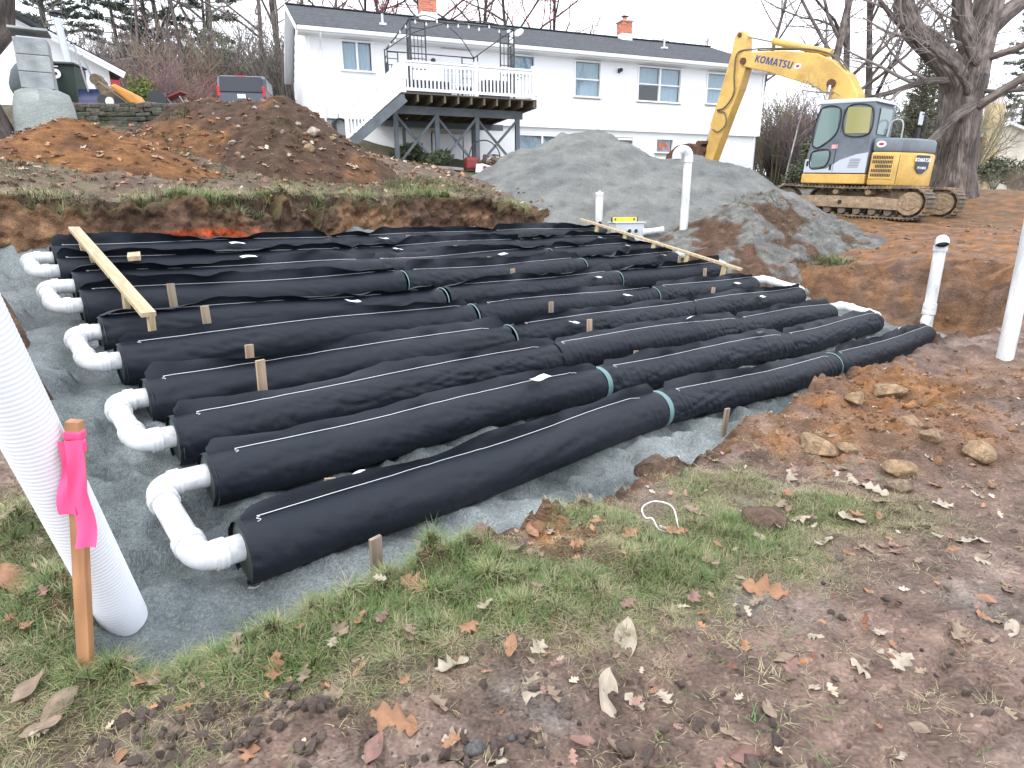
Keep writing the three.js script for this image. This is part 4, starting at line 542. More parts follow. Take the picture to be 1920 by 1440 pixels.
  const [bx, bz] = w3(4.5, 5.5), bx2 = junk('cardboard_box', 'white open cardboard box with red print at the foot of the sand pile', 'box', [bx, surfaceY(bx, bz) + 0.02, bz]); mesh('box_body', rbox(0.42, 0.26, 0.3, 0.005, 0, 0.13, 0), trimWhite, bx2); mesh('flap', box(0.42, 0.008, 0.2, 0.0, 0.27, 0.22).rotateX(0.3), trimWhite, bx2); mesh('print', box(0.12, 0.1, 0.004, -0.1, 0.15, 0.154), mat(C(0.5, 0.12, 0.12), 0.8), bx2); bx2.rotation.y += 0.4; bx2.rotation.z = -0.18;
  const [sx, sz] = w3(3.45, 5.3), slab = junk('stone_slab', 'flat pale stone slab lying on the grass in front of a deck post', 'stone', [sx, surfaceY(sx, sz) + 0.06, sz]); mesh('slab_body', rbox(0.8, 0.09, 0.5, 0.02), mat(C(0.4, 0.38, 0.36), 0.9, { map: grime }), slab); slab.rotation.z = -0.06;
  const [cx, cz] = w3(5.35, 4.1), coil = junk('wire_coil', 'tangled coil of black wire behind the sand pile at the deck posts', 'wire', [cx, surfaceY(cx, cz) + 0.3, cz]), lp = []; for (let k = 0; k < 12; k++) { const pts = [], a = rr(0, 6), b = rr(0.5, 2.5); for (let q = 0; q < 12; q++) { const t = q / 12 * 6.283; pts.push(V(0.3 * Math.cos(t) * Math.cos(a), 0.3 * Math.sin(t) * Math.sin(b) + rr(-0.03, 0.03), 0.25 * Math.cos(t) * Math.sin(a) + 0.1 * Math.sin(t))); } lp.push(tube(pts, 0.009, 30, 5, true)); } mesh('loops', merge(lp), blackMetal, coil);
}
// ---------------------------------------------------------------- excavator (x forward, -z its left side)
const bold = await new FontLoader().loadAsync('fonts/droid/droid_sans_bold.typeface.json');
function words(t, size, depth = 0.004) { const g = new TextGeometry(t, { font: bold, size, depth, curveSegments: 3, bevelEnabled: false }); g.computeBoundingBox(); const b = g.boundingBox; return g.translate(-(b.min.x + b.max.x) / 2, -(b.min.y + b.max.y) / 2, 0); }
{
  const ex = thing('excavator', 'yellow and grey tracked excavator with its bucket behind the sand pile', 'excavator', [8.59, 1.46, -16.76], 128.3 * Math.PI / 180);
  ex.rotation.order = 'YXZ'; ex.rotation.z = 3 * Math.PI / 180;
  const yel = mat(C(0.76, 0.48, 0.125), 0.42, { map: tex(grime, 0.6) }), grey = mat(C(0.17, 0.2, 0.235), 0.45, { map: tex(grime, 0.6) }), pale = mat(C(0.46, 0.5, 0.56), 0.45), roofM = mat(C(0.5, 0.56, 0.62), 0.45), muddy = mat(C(0.46, 0.34, 0.22), 0.9, { map: soilTone, bumpMap: soilBump, bumpScale: 0.01 }), steel = mat(C(0.26, 0.205, 0.155), 0.75, { map: soilTone }), rubber = mat(C(0.02, 0.02, 0.022), 0.7), blackP = mat(C(0.015, 0.016, 0.018), 0.5), rust = mat(C(0.16, 0.08, 0.05), 0.85, { map: soilTone }), chrome = mat(C(0.6, 0.6, 0.62), 0.25, { metalness: 0.8 }), rubberSeal = blackP;
  // tracks
  const R = 0.33, XA = -1.9, XB = 1.05, YC = 0.36, shoeG = merge([box(0.165, 0.03, 0.5), box(0.022, 0.03, 0.49, -0.06, 0.03, 0), box(0.022, 0.03, 0.49, 0.03, 0.03, 0), box(0.1, 0.05, 0.2, 0, -0.035, 0)]);
  for (const z of [-0.95, 0.95]) {
    const t = mesh('track_frame', prism([[XA + 0.2, 0.2], [XB - 0.15, 0.2], [XB - 0.05, 0.3], [XB - 0.15, 0.44], [0.2, 0.47], [-1.2, 0.47], [XA + 0.1, 0.42], [XA - 0.02, 0.26]], 0.36, 0.02).translate(0, 0, z - 0.03), muddy, ex);
    mesh('final_drive', merge([rod(V(XA, YC - 0.01, z - 0.25), V(XA, YC - 0.01, z + 0.18), 0.25, 0.25, 24), rod(V(XA, YC - 0.01, z - 0.27), V(XA, YC - 0.01, z - 0.2), 0.14, 0.2, 20)]), muddy, t); mesh('idler', rod(V(XB, YC, z - 0.14), V(XB, YC, z + 0.14), 0.27, 0.27, 24), steel, t);
    for (let k = 0; k < 7; k++) mesh('roller', rod(V(lerp(XA + 0.45, XB - 0.4, k / 6), 0.15, z - 0.17), V(lerp(XA + 0.45, XB - 0.4, k / 6), 0.15, z + 0.17), 0.085, 0.085, 14), steel, t);
    for (const x of [-0.95, -0.2]) mesh('carrier_roller', rod(V(x, 0.57, z - 0.2), V(x, 0.57, z + 0.12), 0.065, 0.065, 14), muddy, t);
    mesh('frame_hole', rod(V(-0.35, 0.33, z - 0.22), V(-0.35, 0.33, z - 0.19), 0.05, 0.05, 12), blackP, t); mesh('bolted_cover', rbox(0.5, 0.24, 0.02, 0.005, -1.45, 0.32, z - 0.222), muddy, t);
    const sag = (x) => 0.035 * Math.sin((x - XA) / (XB - XA) * Math.PI), per = 2 * (XB - XA) + 2 * Math.PI * R, n = Math.round(per / 0.175);
    for (let k = 0; k < n; k++) {
      let s = k / n * per, x, y, a; const L = XB - XA;
      if (s < L) { x = XA + s; y = YC + R - sag(x); a = 0; } else if (s < L + Math.PI * R) { const q = (s - L) / R; x = XB + R * Math.sin(q); y = YC + R * Math.cos(q); a = -q; } else if (s < 2 * L + Math.PI * R) { x = XB - (s - L - Math.PI * R); y = YC - R; a = Math.PI; } else { const q = (s - 2 * L - Math.PI * R) / R; x = XA - R * Math.sin(q); y = YC - R * Math.cos(q); a = Math.PI - q; }
      const m = mesh('track_shoe', shoeG, k % 3 ? steel : muddy, ex); m.position.set(x, y, z); m.rotation.z = a;
    }
  }
  mesh('undercarriage', merge([rbox(1.7, 0.26, 1.5, 0.04, -0.42, 0.48, 0), rbox(0.3, 0.2, 1.7, 0.03, 0.3, 0.42, 0), rbox(0.3, 0.2, 1.7, 0.03, -1.1, 0.42, 0)]), muddy, ex);
  mesh('slew_ring', cyl(0.6, 0.56, 0.16, 32, -0.5, 0.58, 0), blackP, ex);
  // upper structure
  const plan = (x0, x1, zh, rBack) => { const s = new THREE.Shape(); s.moveTo(x1, -zh); s.lineTo(x0 + rBack, -zh); s.quadraticCurveTo(x0, -zh, x0, -zh + rBack * 0.9); s.lineTo(x0 - 0.03, 0); s.lineTo(x0, zh - rBack * 0.9); s.quadraticCurveTo(x0, zh, x0 + rBack, zh); s.lineTo(x1, zh); s.closePath(); return s; };
  const slab = (x0, x1, zh, r, y0, y1, bev = 0.04) => { const g = new THREE.ExtrudeGeometry(plan(x0, x1, zh, r), { depth: y1 - y0 - 2 * bev, bevelEnabled: true, bevelThickness: bev, bevelSize: bev, bevelOffset: -bev, bevelSegments: 3, curveSegments: 14 }); g.rotateX(Math.PI / 2); return g.translate(0, y1 - bev, 0); };
  const TC = -0.5, tailShape = (R) => { const s = new THREE.Shape(), a0 = Math.asin(0.39 / R); for (let k = 0; k <= 36; k++) { const a = lerp(a0, Math.PI - a0, k / 36), x = TC - R * Math.sin(a), z = R * Math.cos(a); k ? s.lineTo(x, z) : s.moveTo(x, z); } s.closePath(); return s; }, tail = (R, y0, y1, bev) => { const g = new THREE.ExtrudeGeometry(tailShape(R), { depth: y1 - y0 - 2 * bev, bevelEnabled: true, bevelThickness: bev, bevelSize: bev, bevelOffset: -bev, bevelSegments: 3 }); g.rotateX(Math.PI / 2); return toCreasedNormals(g.translate(0, y1 - bev, 0), 0.5); }, onTail = (o, al, R, y) => { o.position.set(TC - R * Math.sin(al), y, -R * Math.cos(al)); o.rotation.y = al + Math.PI; };
  mesh('counterweight', tail(1.22, 0.72, 1.45, 0.05), yel, ex);
  mesh('engine_hood', tail(1.2, 1.44, 1.76, 0.08), grey, ex);
  mesh('floor_skirt', slab(-0.83, 0.68, 1.19, 0.03, 0.74, 0.97, 0.03), yel, ex);
  mesh('side_box', rbox(1.5, 0.75, 0.85, 0.05, -0.05, 1.35, 0.74), grey, ex);
  { const gr = mesh('side_grille', rbox(0.46, 0.54, 0.03, 0.004), yel, ex), sl = []; onTail(gr, 0.52, 1.215, 1.14); for (let r = 0; r < 5; r++) for (let c = 0; c < 12; c++) if (!(r === 2 && c < 2)) sl.push(box(0.022, 0.066, 0.012, -0.19 + c * 0.0345, -0.19 + r * 0.096, 0.016)); mesh('slots', merge(sl), rubber, gr); }
  onTail(mesh('panel_seam', box(0.012, 0.62, 0.01), blackP, ex), 0.8, 1.217, 1.08);
  // cab
  const cab = mesh('cab', prism([[0.66, 0.98], [0.62, 1.4], [0.5, 2.5], [0.42, 2.56], [-0.78, 2.52], [-0.82, 2.4], [-0.83, 0.98]], 1.0, 0.03).translate(0, 0, -0.69), grey, ex);
  mesh('cab_roof', prism([[0.54, 2.53], [0.46, 2.63], [-0.74, 2.6], [-0.85, 2.51]], 1.04, 0.03).translate(0, 0, -0.69), roofM, cab);
  const pane = mat(C(0.16, 0.23, 0.22), 0.06), paneY = mat(C(0.3, 0.29, 0.12), 0.08);
  const side = (name, poly, m, z = -1.19, frame = true) => { const g = prism(poly, 0.02, 0.004).translate(0, 0, z - 0.006); const o = mesh(name, g, m, cab); if (frame) { const pts = poly.map((p) => V(p[0], p[1], z - 0.016)); mesh('rubber_seal', tube(pts, 0.016, 60, 6, true), rubberSeal, o); } return o; };
  side('door_window', [[0.43, 2.44], [0.0, 2.42], [-0.02, 1.92], [0.1, 1.75], [0.4, 1.56], [0.52, 1.62]], pane); side('side_window', [[-0.18, 2.44], [-0.72, 2.4], [-0.75, 1.85], [-0.2, 1.86]], paneY); side('lower_window', [[0.5, 1.45], [0.1, 1.5], [0.06, 1.32], [0.14, 1.14], [0.48, 1.1]], pane);
  const seatG = merge([rbox(0.14, 0.5, 0.4, 0.05, -0.48, 2.0, -0.7), rbox(0.12, 0.2, 0.3, 0.05, -0.52, 2.3, -0.7)]); mesh('operator_seat', seatG, rubber, cab);
  mesh('rear_window', rbox(0.012, 0.56, 0.62, 0.005, -0.84, 2.12, -0.69), pane, cab); mesh('front_window', bar(V(0.645, 1.35, -0.69), V(0.53, 2.42, -0.69), 0.8, 0.015), pane, cab);
  mesh('pale_panel', prism([[0.655, 0.99], [0.645, 1.3], [0.53, 1.3], [0.44, 1.06], [0.1, 1.08], [-0.2, 1.28], [-0.55, 1.4], [-0.82, 1.44], [-0.82, 0.99]], 0.01, 0.002).translate(0, 0, -1.196), pale, cab);
  mesh('door_seam', merge([box(0.01, 0.62, 0.006, -0.06, 1.32, -1.2), box(0.01, 0.5, 0.006, -0.1, 2.15, -1.194)]), blackP, cab);
  mesh('door_handle', rbox(0.05, 0.13, 0.02, 0.008, 0.0, 1.12, -1.21), blackP, cab); mesh('door_latch', rbox(0.05, 0.12, 0.02, 0.008, 0.58, 1.2, -1.206), blackP, cab);
  mesh('louvers', merge([0, 1, 2, 3, 4, 5].map((k) => box(0.24, 0.012, 0.006, -0.52 - k * 0.008, 1.12 + k * 0.035, -1.203))), greyPaint, cab);
  mesh('grab_rail', tube([V(-0.88, 1.8, -0.55), V(-0.9, 2.15, -0.45), V(-1.05, 2.18, -0.4), V(-1.12, 2.1, -0.4), V(-1.14, 1.75, -0.4)], 0.018, 24, 8), mat(C(0.35, 0.38, 0.4), 0.4), ex);
  mesh('exhaust_pipe', rod(V(-1.2, 1.74, 0.3), V(-1.2, 2.05, 0.3), 0.05, 0.05, 12), blackP, ex); mesh('mirror_arm', tube([V(-1.15, 1.7, 0.75), V(-1.17, 2.3, 0.8), V(-1.0, 2.42, 0.85)], 0.015, 16, 6), blackMetal, ex); mesh('mirror', rbox(0.05, 0.3, 0.18, 0.02, -1.0, 2.3, 0.87), roofM, ex);
  // boom, arm, rams, bucket
  const boom = mesh('boom', prism([[-0.1, 1.35], [0.05, 2.4], [0.12, 2.84], [0.45, 3.32], [0.85, 3.64], [1.3, 3.86], [2.2, 4.04], [3.35, 4.14], [3.52, 4.06], [3.5, 3.86], [3.33, 3.76], [2.57, 3.55], [1.78, 3.28], [1.2, 3.07], [0.9, 2.9], [0.62, 2.5], [0.4, 1.35]], 0.42, 0.025), yel, ex);
  const arm = mesh('arm', prism([[3.46, 4.6], [3.56, 4.7], [3.72, 4.7], [3.8, 4.6], [3.86, 4.1], [4.1, 3.05], [4.3, 1.95], [4.36, 1.2], [4.3, 1.03], [4.16, 1.03], [4.03, 1.4], [3.66, 2.6], [3.44, 3.25], [3.34, 3.75]], 0.34, 0.022), yel, ex);
  mesh('boom_pin', merge([rod(V(3.4, 3.92, -0.26), V(3.4, 3.92, 0.26), 0.085, 0.085, 16), rod(V(0.8, 3.12, -0.3), V(0.8, 3.12, 0.3), 0.1, 0.1, 16)]), rust, boom); mesh('arm_pin', merge([rod(V(4.24, 1.15, -0.22), V(4.24, 1.15, 0.22), 0.08, 0.08, 14), rod(V(3.64, 4.6, -0.2), V(3.64, 4.6, 0.2), 0.06, 0.06, 14), rod(V(4.36, 1.62, -0.24), V(4.36, 1.62, 0.24), 0.06, 0.06, 14)]), rust, arm);
  const ram = (name, a, b, t, r) => { const m = a.clone().lerp(b, t); const o = mesh(name, merge([rod(a, m, r, r, 16), rod(m, m.clone().lerp(b, 0.04), r * 1.12, r * 1.12, 16)]), yel, ex); mesh('ram_rod', rod(m, b, r * 0.48, r * 0.48, 12), chrome, o); };
  ram('arm_ram', V(1.05, 3.86, 0), V(3.64, 4.62, 0), 0.62, 0.085); for (const z of [-0.28, 0.28]) ram('boom_ram', V(0.95, 1.3, z), V(0.8, 3.08, z), 0.6, 0.08); ram('bucket_ram', V(3.98, 3.6, 0), V(4.46, 1.84, 0), 0.72, 0.06);
  mesh('hydraulic_lines', merge([tube([V(0.3, 3.05, -0.12), V(0.85, 3.72, -0.12), V(1.3, 3.93, -0.12), V(2.2, 4.1, -0.12), V(3.2, 4.2, -0.12), V(3.6, 4.15, -0.22), V(3.62, 3.6, -0.24), V(3.58, 3.1, -0.22), V(3.85, 2.75, -0.22), V(4.08, 2.72, -0.2)], 0.022, 90, 6), tube([V(0.3, 3.05, 0.1), V(0.85, 3.72, 0.1), V(1.3, 3.93, 0.1), V(2.2, 4.1, 0.1), V(3.2, 4.2, 0.1)], 0.022, 60, 6), tube([V(4.05, 2.68, -0.2), V(3.8, 2.62, -0.22), V(3.72, 2.3, -0.22), V(3.95, 2.12, -0.22), V(4.15, 2.2, -0.2)], 0.018, 40, 6)]), mat(C(0.1, 0.09, 0.06), 0.5), ex);
  const bprof = [[4.2, 1.05], [4.42, 1.72], [4.75, 1.82], [5.2, 1.76], [5.55, 1.5], [5.66, 1.1], [5.5, 0.7], [5.15, 0.48], [4.7, 0.46]];
  const bucket = mesh('bucket', gridGeo(17, 9, (a, b) => { const t = a * (bprof.length - 1), k = Math.min(bprof.length - 2, Math.floor(t)), f = t - k; return V(lerp(bprof[k][0], bprof[k + 1][0], f), lerp(bprof[k][1], bprof[k + 1][1], f), lerp(-0.42, 0.42, b)); }), rust, ex); rust.side = THREE.DoubleSide;
  for (const z of [-0.43, 0.43]) mesh('bucket_side', prism(bprof, 0.03, 0.004).translate(0, 0, z), rust, bucket); for (let k = 0; k < 5; k++) mesh('tooth', bar(V(4.74, 0.46, -0.38 + k * 0.19), V(4.5, 0.42, -0.38 + k * 0.19), 0.08, 0.05), steel, bucket);
  mesh('bucket_link', merge([bar(V(4.28, 1.85, -0.18), V(4.48, 1.84, -0.18), 0.05, 0.08), bar(V(4.46, 1.84, -0.15), V(4.72, 1.74, -0.15), 0.05, 0.1), bar(V(4.46, 1.84, 0.15), V(4.72, 1.74, 0.15), 0.05, 0.1), rod(V(4.46, 1.84, -0.22), V(4.46, 1.84, 0.22), 0.055, 0.055, 12), rod(V(4.6, 1.8, -0.2), V(4.6, 1.8, 0.2), 0.1, 0.1, 14)]), rust, ex);
  // lettering and stickers
  const navy = mat(C(0.03, 0.06, 0.2), 0.5), white = mat(C(0.8, 0.8, 0.82), 0.5), redS = mat(C(0.35, 0.03, 0.06), 0.5);
  const tg = words('KOMATSU', 0.17); tg.scale(1.05, 1, 1); tg.rotateY(Math.PI); tg.rotateZ(0.26); mesh('lettering', tg.translate(2.48, 3.8, -0.213), navy, boom);
  const oval = (x, y, z, par) => { const o = mesh('sticker', rod(V(0, 0, 0), V(0, 0, -0.003), 0.085, 0.085, 24).scale(1.15, 0.8, 1).translate(x, y, z), white, par); mesh('sticker_print', rod(V(0, 0, -0.003), V(0, 0, -0.006), 0.045, 0.045, 18).scale(1.2, 0.75, 1).translate(x, y, z), redS, o); };
  oval(1.78, 3.62, -0.212, boom); { const st = new THREE.Group(); st.name = 'hood_sticker'; ex.add(st); oval(0, 0, 0, st); onTail(st, 0.45, 1.2, 1.62); st.rotation.y += Math.PI; }
  mesh('flag_sticker', merge([box(0.14, 0.09, 0.003, -0.02, 1.58, -1.201)]), mat(C(0.75, 0.35, 0.36), 0.6), cab);
  const sh = mesh('badge', (() => { const s = new THREE.Shape([[0.21, 0.2], [-0.21, 0.2], [-0.21, -0.08], [-0.08, -0.2], [0.06, -0.2], [0.21, -0.08]].map((p) => new THREE.Vector2(...p))); return new THREE.ExtrudeGeometry(s, { depth: 0.008, bevelEnabled: false }); })(), mat(C(0.03, 0.045, 0.07), 0.5), ex); onTail(sh, 1.28, 1.232, 1.2);
  const t1 = mesh('lettering', words('KOMATSU', 0.08), white, sh); t1.position.set(0, 0.1, 0.009); const t2 = mesh('lettering', words('PC138US', 0.05), white, sh); t2.position.set(0, -0.07, 0.009);
}
// ---------------------------------------------------------------- vent pipes, box, level, survey stake, corrugated pipe
{
  const vent = (label, x, y0, z, y1, style, lean = 0, k = 1.35) => {
    const o = thing('vent_pipe', label, 'pvc pipe', [x, y0, z], 0, 'white vent and cleanout pipes'), h = y1 - y0; o.rotation.z = lean;
    mesh('riser', cyl(0.058 * k, 0.058 * k, h + 0.25, 24, 0, -0.25, 0), pvc, o);
    if (style === 'cane') { const pts = []; for (let k = 0; k <= 12; k++) { const a = k / 12 * Math.PI * 0.94; pts.push(V(-0.11 + 0.11 * Math.cos(a), h + 0.02 + 0.11 * Math.sin(a), 0.02 * k / 12)); } mesh('return_cap', merge([tube([V(0, h - 0.06, 0), ...pts, V(-0.22, h - 0.03, 0.02)], 0.064 * k, 48, 20), cyl(0.068 * k, 0.068 * k, 0.08, 20, 0, h - 0.09, 0)]), pvc, o); }
    else if (style === 'elbow') { const pts = []; for (let k = 0; k <= 10; k++) { const a = k / 10 * Math.PI * 0.62; pts.push(V(-0.05 * (1 - Math.cos(a)), h + 0.075 * Math.sin(a), 0.085 * (1 - Math.cos(a)))); } mesh('elbow', merge([tube([V(0, h - 0.06, 0), ...pts, pts[10].clone().add(V(-0.01, -0.05, 0.03))], 0.064 * k, 40, 20), cyl(0.068 * k, 0.068 * k, 0.07, 20, 0, h - 0.07, 0)]), pvc, o); mesh('base_coupling', cyl(0.068 * k, 0.066 * k, 0.16, 20, 0, 0.02, 0), pvc, o); }
    else mesh('cap', merge([cyl(0.066 * k, 0.066 * k, 0.06, 20, 0, h - 0.04, 0), cyl(0.03, 0.028, 0.03, 4, 0, h + 0.02, 0)]), pvc, o);
    return o;
  };
  vent('white vent pipe with a hooked cane top standing in the sand pile', 3.33, surfaceY(3.33, -12.5) - 0.02, -12.5, 2.56, 'cane');
  vent('short capped white pipe standing at the upper pipe beside the distribution box', 1.81, 1.05, -13.4, 1.95, 'cap');
  vent('white vent pipe with an elbow top standing in the orange soil', 6.14, 0.1, -9.2, 1.1, 'elbow', -0.01);
  vent('tall plain white pipe standing behind the spoil bank', 5.23, 0.02, -6.5, 2.3, 'cap');
  // distribution box with level on top
  const d = thing('distribution_box', 'small grey plastic distribution box with round outlets at the upper pipe end', 'box', [2.3, 1.06, -12.95], 0.25); const bm = mat(C(0.5, 0.54, 0.57), 0.6);
  mesh('box_body', rbox(0.6, 0.3, 0.4, 0.02, 0, 0.15, 0), bm, d); mesh('box_lid', rbox(0.64, 0.03, 0.44, 0.01, 0, 0.315, 0), bm, d); for (const x of [-0.02, 0.12]) { const o = mesh('outlet', new THREE.TorusGeometry(0.052, 0.012, 8, 20).translate(x, 0.15, 0.205), bm, d); mesh('rubber_gasket', rod(V(x, 0.15, 0.19), V(x, 0.15, 0.203), 0.05, 0.05, 16), blackMetal, o); }
  const ip = thing('inlet_pipe', 'short white pipe lying in the sand at the distribution box', 'pvc pipe', [2.6, 1.19, -12.85]); mesh('pipe_body', merge([rod(V(0, 0, 0), V(0.42, 0.04, -0.05), 0.058, 0.058, 20), rod(V(0.0, 0, 0), V(0.07, 0.006, -0.008), 0.068, 0.068, 20), rod(V(0.36, 0.034, -0.04), V(0.43, 0.04, -0.05), 0.066, 0.066, 20)]), pvc, ip);
  const lv = thing('spirit_level', 'yellow spirit level lying on the distribution box', 'level', [2.25, 1.392, -12.9], 0.25); const ym = mat(C(0.75, 0.6, 0.03), 0.4); mesh('level_body', rbox(0.52, 0.085, 0.03, 0.006, 0, 0.042, 0), ym, lv); for (const x of [-0.2, 0.2]) { mesh('vial', rod(V(x, 0.045, 0.013), V(x, 0.045, 0.019), 0.026, 0.026, 16), mat(C(0.12, 0.12, 0.1), 0.3), lv); } for (const x of [-0.268, 0.268]) mesh('end_cap', rbox(0.02, 0.09, 0.036, 0.004, x, 0.042, 0), blackMetal, lv); mesh('centre_vial', rbox(0.08, 0.03, 0.036, 0.004, 0, 0.06, 0), mat(C(0.5, 0.55, 0.1), 0.2), lv);
  // survey stake with pink ribbon
  const sx = -1.5, sz = -1.86, sy = groundY(sx, sz), st = thing('survey_stake', 'orange wooden survey stake tied with bright pink ribbon in the grass', 'stake', [sx, sy, sz], 0.12);
  const SH = 0.94; mesh('stake_body', (() => { const g = new THREE.BoxGeometry(0.04, SH + 0.15, 0.036, 1, 8, 1); const p = g.attributes.position; for (let i = 0; i < p.count; i++) { const t = (p.getY(i) + (SH + 0.15) / 2) / (SH + 0.15); if (t < 0.2) { p.setX(i, p.getX(i) * (0.5 + t * 2.5)); } } g.computeVertexNormals(); return boxUV(g).translate(0, (SH - 0.15) / 2, 0); })(), mat(C(0.52, 0.27, 0.14), 0.8, { map: woodTone }), st);
  const pink = mat(C(0.95, 0.09, 0.26), 0.55, { side: THREE.DoubleSide });
  mesh('ribbon_knot', merge([rbox(0.05, 0.03, 0.046, 0.008, 0, SH - 0.045, 0), rbox(0.048, 0.05, 0.044, 0.012, 0.004, SH - 0.085, 0.002)]), pink, st);
  mesh('ribbon_tail', gridGeo(7, 26, (a, b) => { const w = 0.05 + 0.012 * b; return V((a - 0.5) * w + 0.016 + 0.02 * b + 0.006 * Math.sin(b * 9), SH - 0.05 - b * 0.37 + 0.004 * a, 0.034 + 0.012 * Math.sin(b * 5 + 1) + 0.006 * Math.sin(a * 6 + b * 7) + 0.012 * b); }), pink, st);
  mesh('ribbon_tail', gridGeo(5, 18, (a, b) => V((a - 0.5) * 0.05 - 0.012 + 0.012 * Math.sin(b * 6), SH - 0.06 - b * 0.25, 0.03 + 0.006 * Math.sin(a * 5 + b * 8))), pink, st);
  st.rotation.z = -0.135;
  // corrugated pipe leaning out of the trench corner
  const a = V(-1.6, -0.2, -2.31), b = V(-1.43, 1.75, -1.54), ax = b.clone().sub(a), Lc = ax.length(), prof = [], n = Math.floor(Lc / 0.0165); for (let k = 0; k <= n * 4; k++) { const t = k / (n * 4); prof.push(new THREE.Vector2(0.083 + 0.0008 * Math.cos(t * n * 2 * Math.PI), t * Lc)); } prof.push(new THREE.Vector2(0.066, Lc)); prof.push(new THREE.Vector2(0.066, Lc - 0.4));
  const cp = thing('corrugated_pipe', 'white ribbed drain pipe leaning out of the trench corner behind the pink ribbon stake', 'drain pipe', [a.x, a.y, a.z]); const cm = mat(C(0.8, 0.83, 0.9), 0.4); const g = new THREE.LatheGeometry(prof, 40); g.applyQuaternion(new THREE.Quaternion().setFromUnitVectors(V(0, 1, 0), ax.normalize())); const cw = mesh('ribbed_wall', g, cm, cp); cm.side = THREE.DoubleSide;
  // small white wire frame lying in the grass
  const [wx, wz] = [0.78, -3.0]; const wf = single('plastic_loop', tube([V(-0.085, 0.01, -0.09), V(-0.03, 0.05, -0.1), V(0.07, 0.03, -0.085), V(0.085, 0.0, 0.02), V(0.075, 0.02, 0.085), V(-0.02, 0.01, 0.06), V(-0.05, 0.03, 0.0), V(-0.075, 0.0, -0.03)], 0.0035, 50, 6, true), trimWhite, 'thin white plastic loop lying among oak leaves in the grass', 'plastic loop'); wf.position.set(wx, groundY(wx, wz) + 0.03, wz); wf.rotation.x = 0.35;
}
// ---------------------------------------------------------------- trees, brush, far buildings, yard things
class Limbs { // tapered tubes gathered into one geometry
  constructor() { this.p = []; this.n = []; this.uv = []; this.i = []; }
  add(pts, rad, sides) {
    const base = this.p.length / 3; let ref = V(0, 0, 1); const t = V(), a = V(), b = V(); let len = 0;
    for (let k = 0; k < pts.length; k++) {
      t.copy(pts[Math.min(k + 1, pts.length - 1)]).sub(pts[Math.max(k - 1, 0)]).normalize(); if (Math.abs(t.dot(ref)) > 0.95) ref = V(1, 0, 0); a.crossVectors(t, ref).normalize(); b.crossVectors(t, a); if (k) len += pts[k].distanceTo(pts[k - 1]);
      for (let s = 0; s <= sides; s++) { const w = s / sides * 2 * Math.PI, c = Math.cos(w), d = Math.sin(w), nx = a.x * c + b.x * d, ny = a.y * c + b.y * d, nz = a.z * c + b.z * d; this.p.push(pts[k].x + nx * rad[k], pts[k].y + ny * rad[k], pts[k].z + nz * rad[k]); this.n.push(nx, ny, nz); this.uv.push(s / sides * Math.max(1, Math.round(rad[0] * 5)), len * 0.6); }
      if (k) for (let s = 0; s < sides; s++) { const q = base + (k - 1) * (sides + 1) + s; this.i.push(q, q + 1, q + sides + 1, q + 1, q + sides + 2, q + sides + 1); }
    }
  }
  geo() { const g = new THREE.BufferGeometry(); g.setAttribute('position', new THREE.Float32BufferAttribute(this.p, 3)); g.setAttribute('normal', new THREE.Float32BufferAttribute(this.n, 3)); g.setAttribute('uv', new THREE.Float32BufferAttribute(this.uv, 2)); g.setIndex(this.i); return g; }
}
const wander = (p, d, L, n, bend, lift = 0) => { const pts = [p.clone()], q = p.clone(), v = d.clone().normalize(); for (let k = 0; k < n; k++) { v.add(V(rr(-bend, bend), rr(-bend, bend) + lift, rr(-bend, bend))).normalize(); q.addScaledVector(v, L / n); pts.push(q.clone()); } return pts; };
function grow(big, fine, p, d, L, r, lev, o) {
  const n = lev === 0 ? 7 : lev === 1 ? 6 : 4, pts = wander(p, d, L, n, lev ? o.bend : o.bend * 0.35, lev ? o.lift ?? 0.03 : 0.06), rad = pts.map((_, k) => Math.max(o.minR ?? 0.004, r * (1 - (lev >= o.levels ? 0.85 : o.taper ?? 0.6) * k / n)));
  (lev <= (o.bigLev ?? 1) ? big : fine).add(pts, rad, lev === 0 ? 12 : lev === 1 ? 7 : lev === 2 ? 4 : 3);
  if (lev >= o.levels) return;
  const c = o.kids[lev]; for (let k = 0; k < c; k++) {
    const t = lerp(lev === 0 ? o.bare ?? 0.3 : 0.2, 1, (k + rnd()) / c), f = t * n, i = Math.min(n - 1, Math.floor(f)), q = pts[i].clone().lerp(pts[i + 1], f - i), ax = pts[i + 1].clone().sub(pts[i]).normalize(), s = V(rr(-1, 1), rr(-1, 1), rr(-1, 1)).cross(ax).normalize(), an = rr(0.45, 1.0) * (o.spread ?? 1), dd = ax.multiplyScalar(Math.cos(an)).addScaledVector(s, Math.sin(an));
    grow(big, fine, q, dd, L * rr(0.35, 0.62) * (1.15 - 0.45 * t), Math.min(r * 0.6, rad[i] * rr(0.4, 0.65)), lev + 1, o);
  }
}
const bark = mat(C(0.24, 0.2, 0.178), 0.95, { map: barkTone, bumpMap: barkBump, bumpScale: 0.03 }), barkDark = mat(C(0.1, 0.085, 0.078), 0.95, { map: barkTone }), twigMat = mat(C(0.23, 0.2, 0.185), 0.9), redTwig = mat(C(0.3, 0.095, 0.09), 0.9), birch = mat(C(0.6, 0.58, 0.56), 0.8, { map: barkTone }), needleMat = new THREE.MeshStandardMaterial({ color: C(0.075, 0.105, 0.075), roughness: 0.9, side: THREE.DoubleSide }), needle2 = new THREE.MeshStandardMaterial({ color: C(0.12, 0.115, 0.075), roughness: 0.9, side: THREE.DoubleSide });
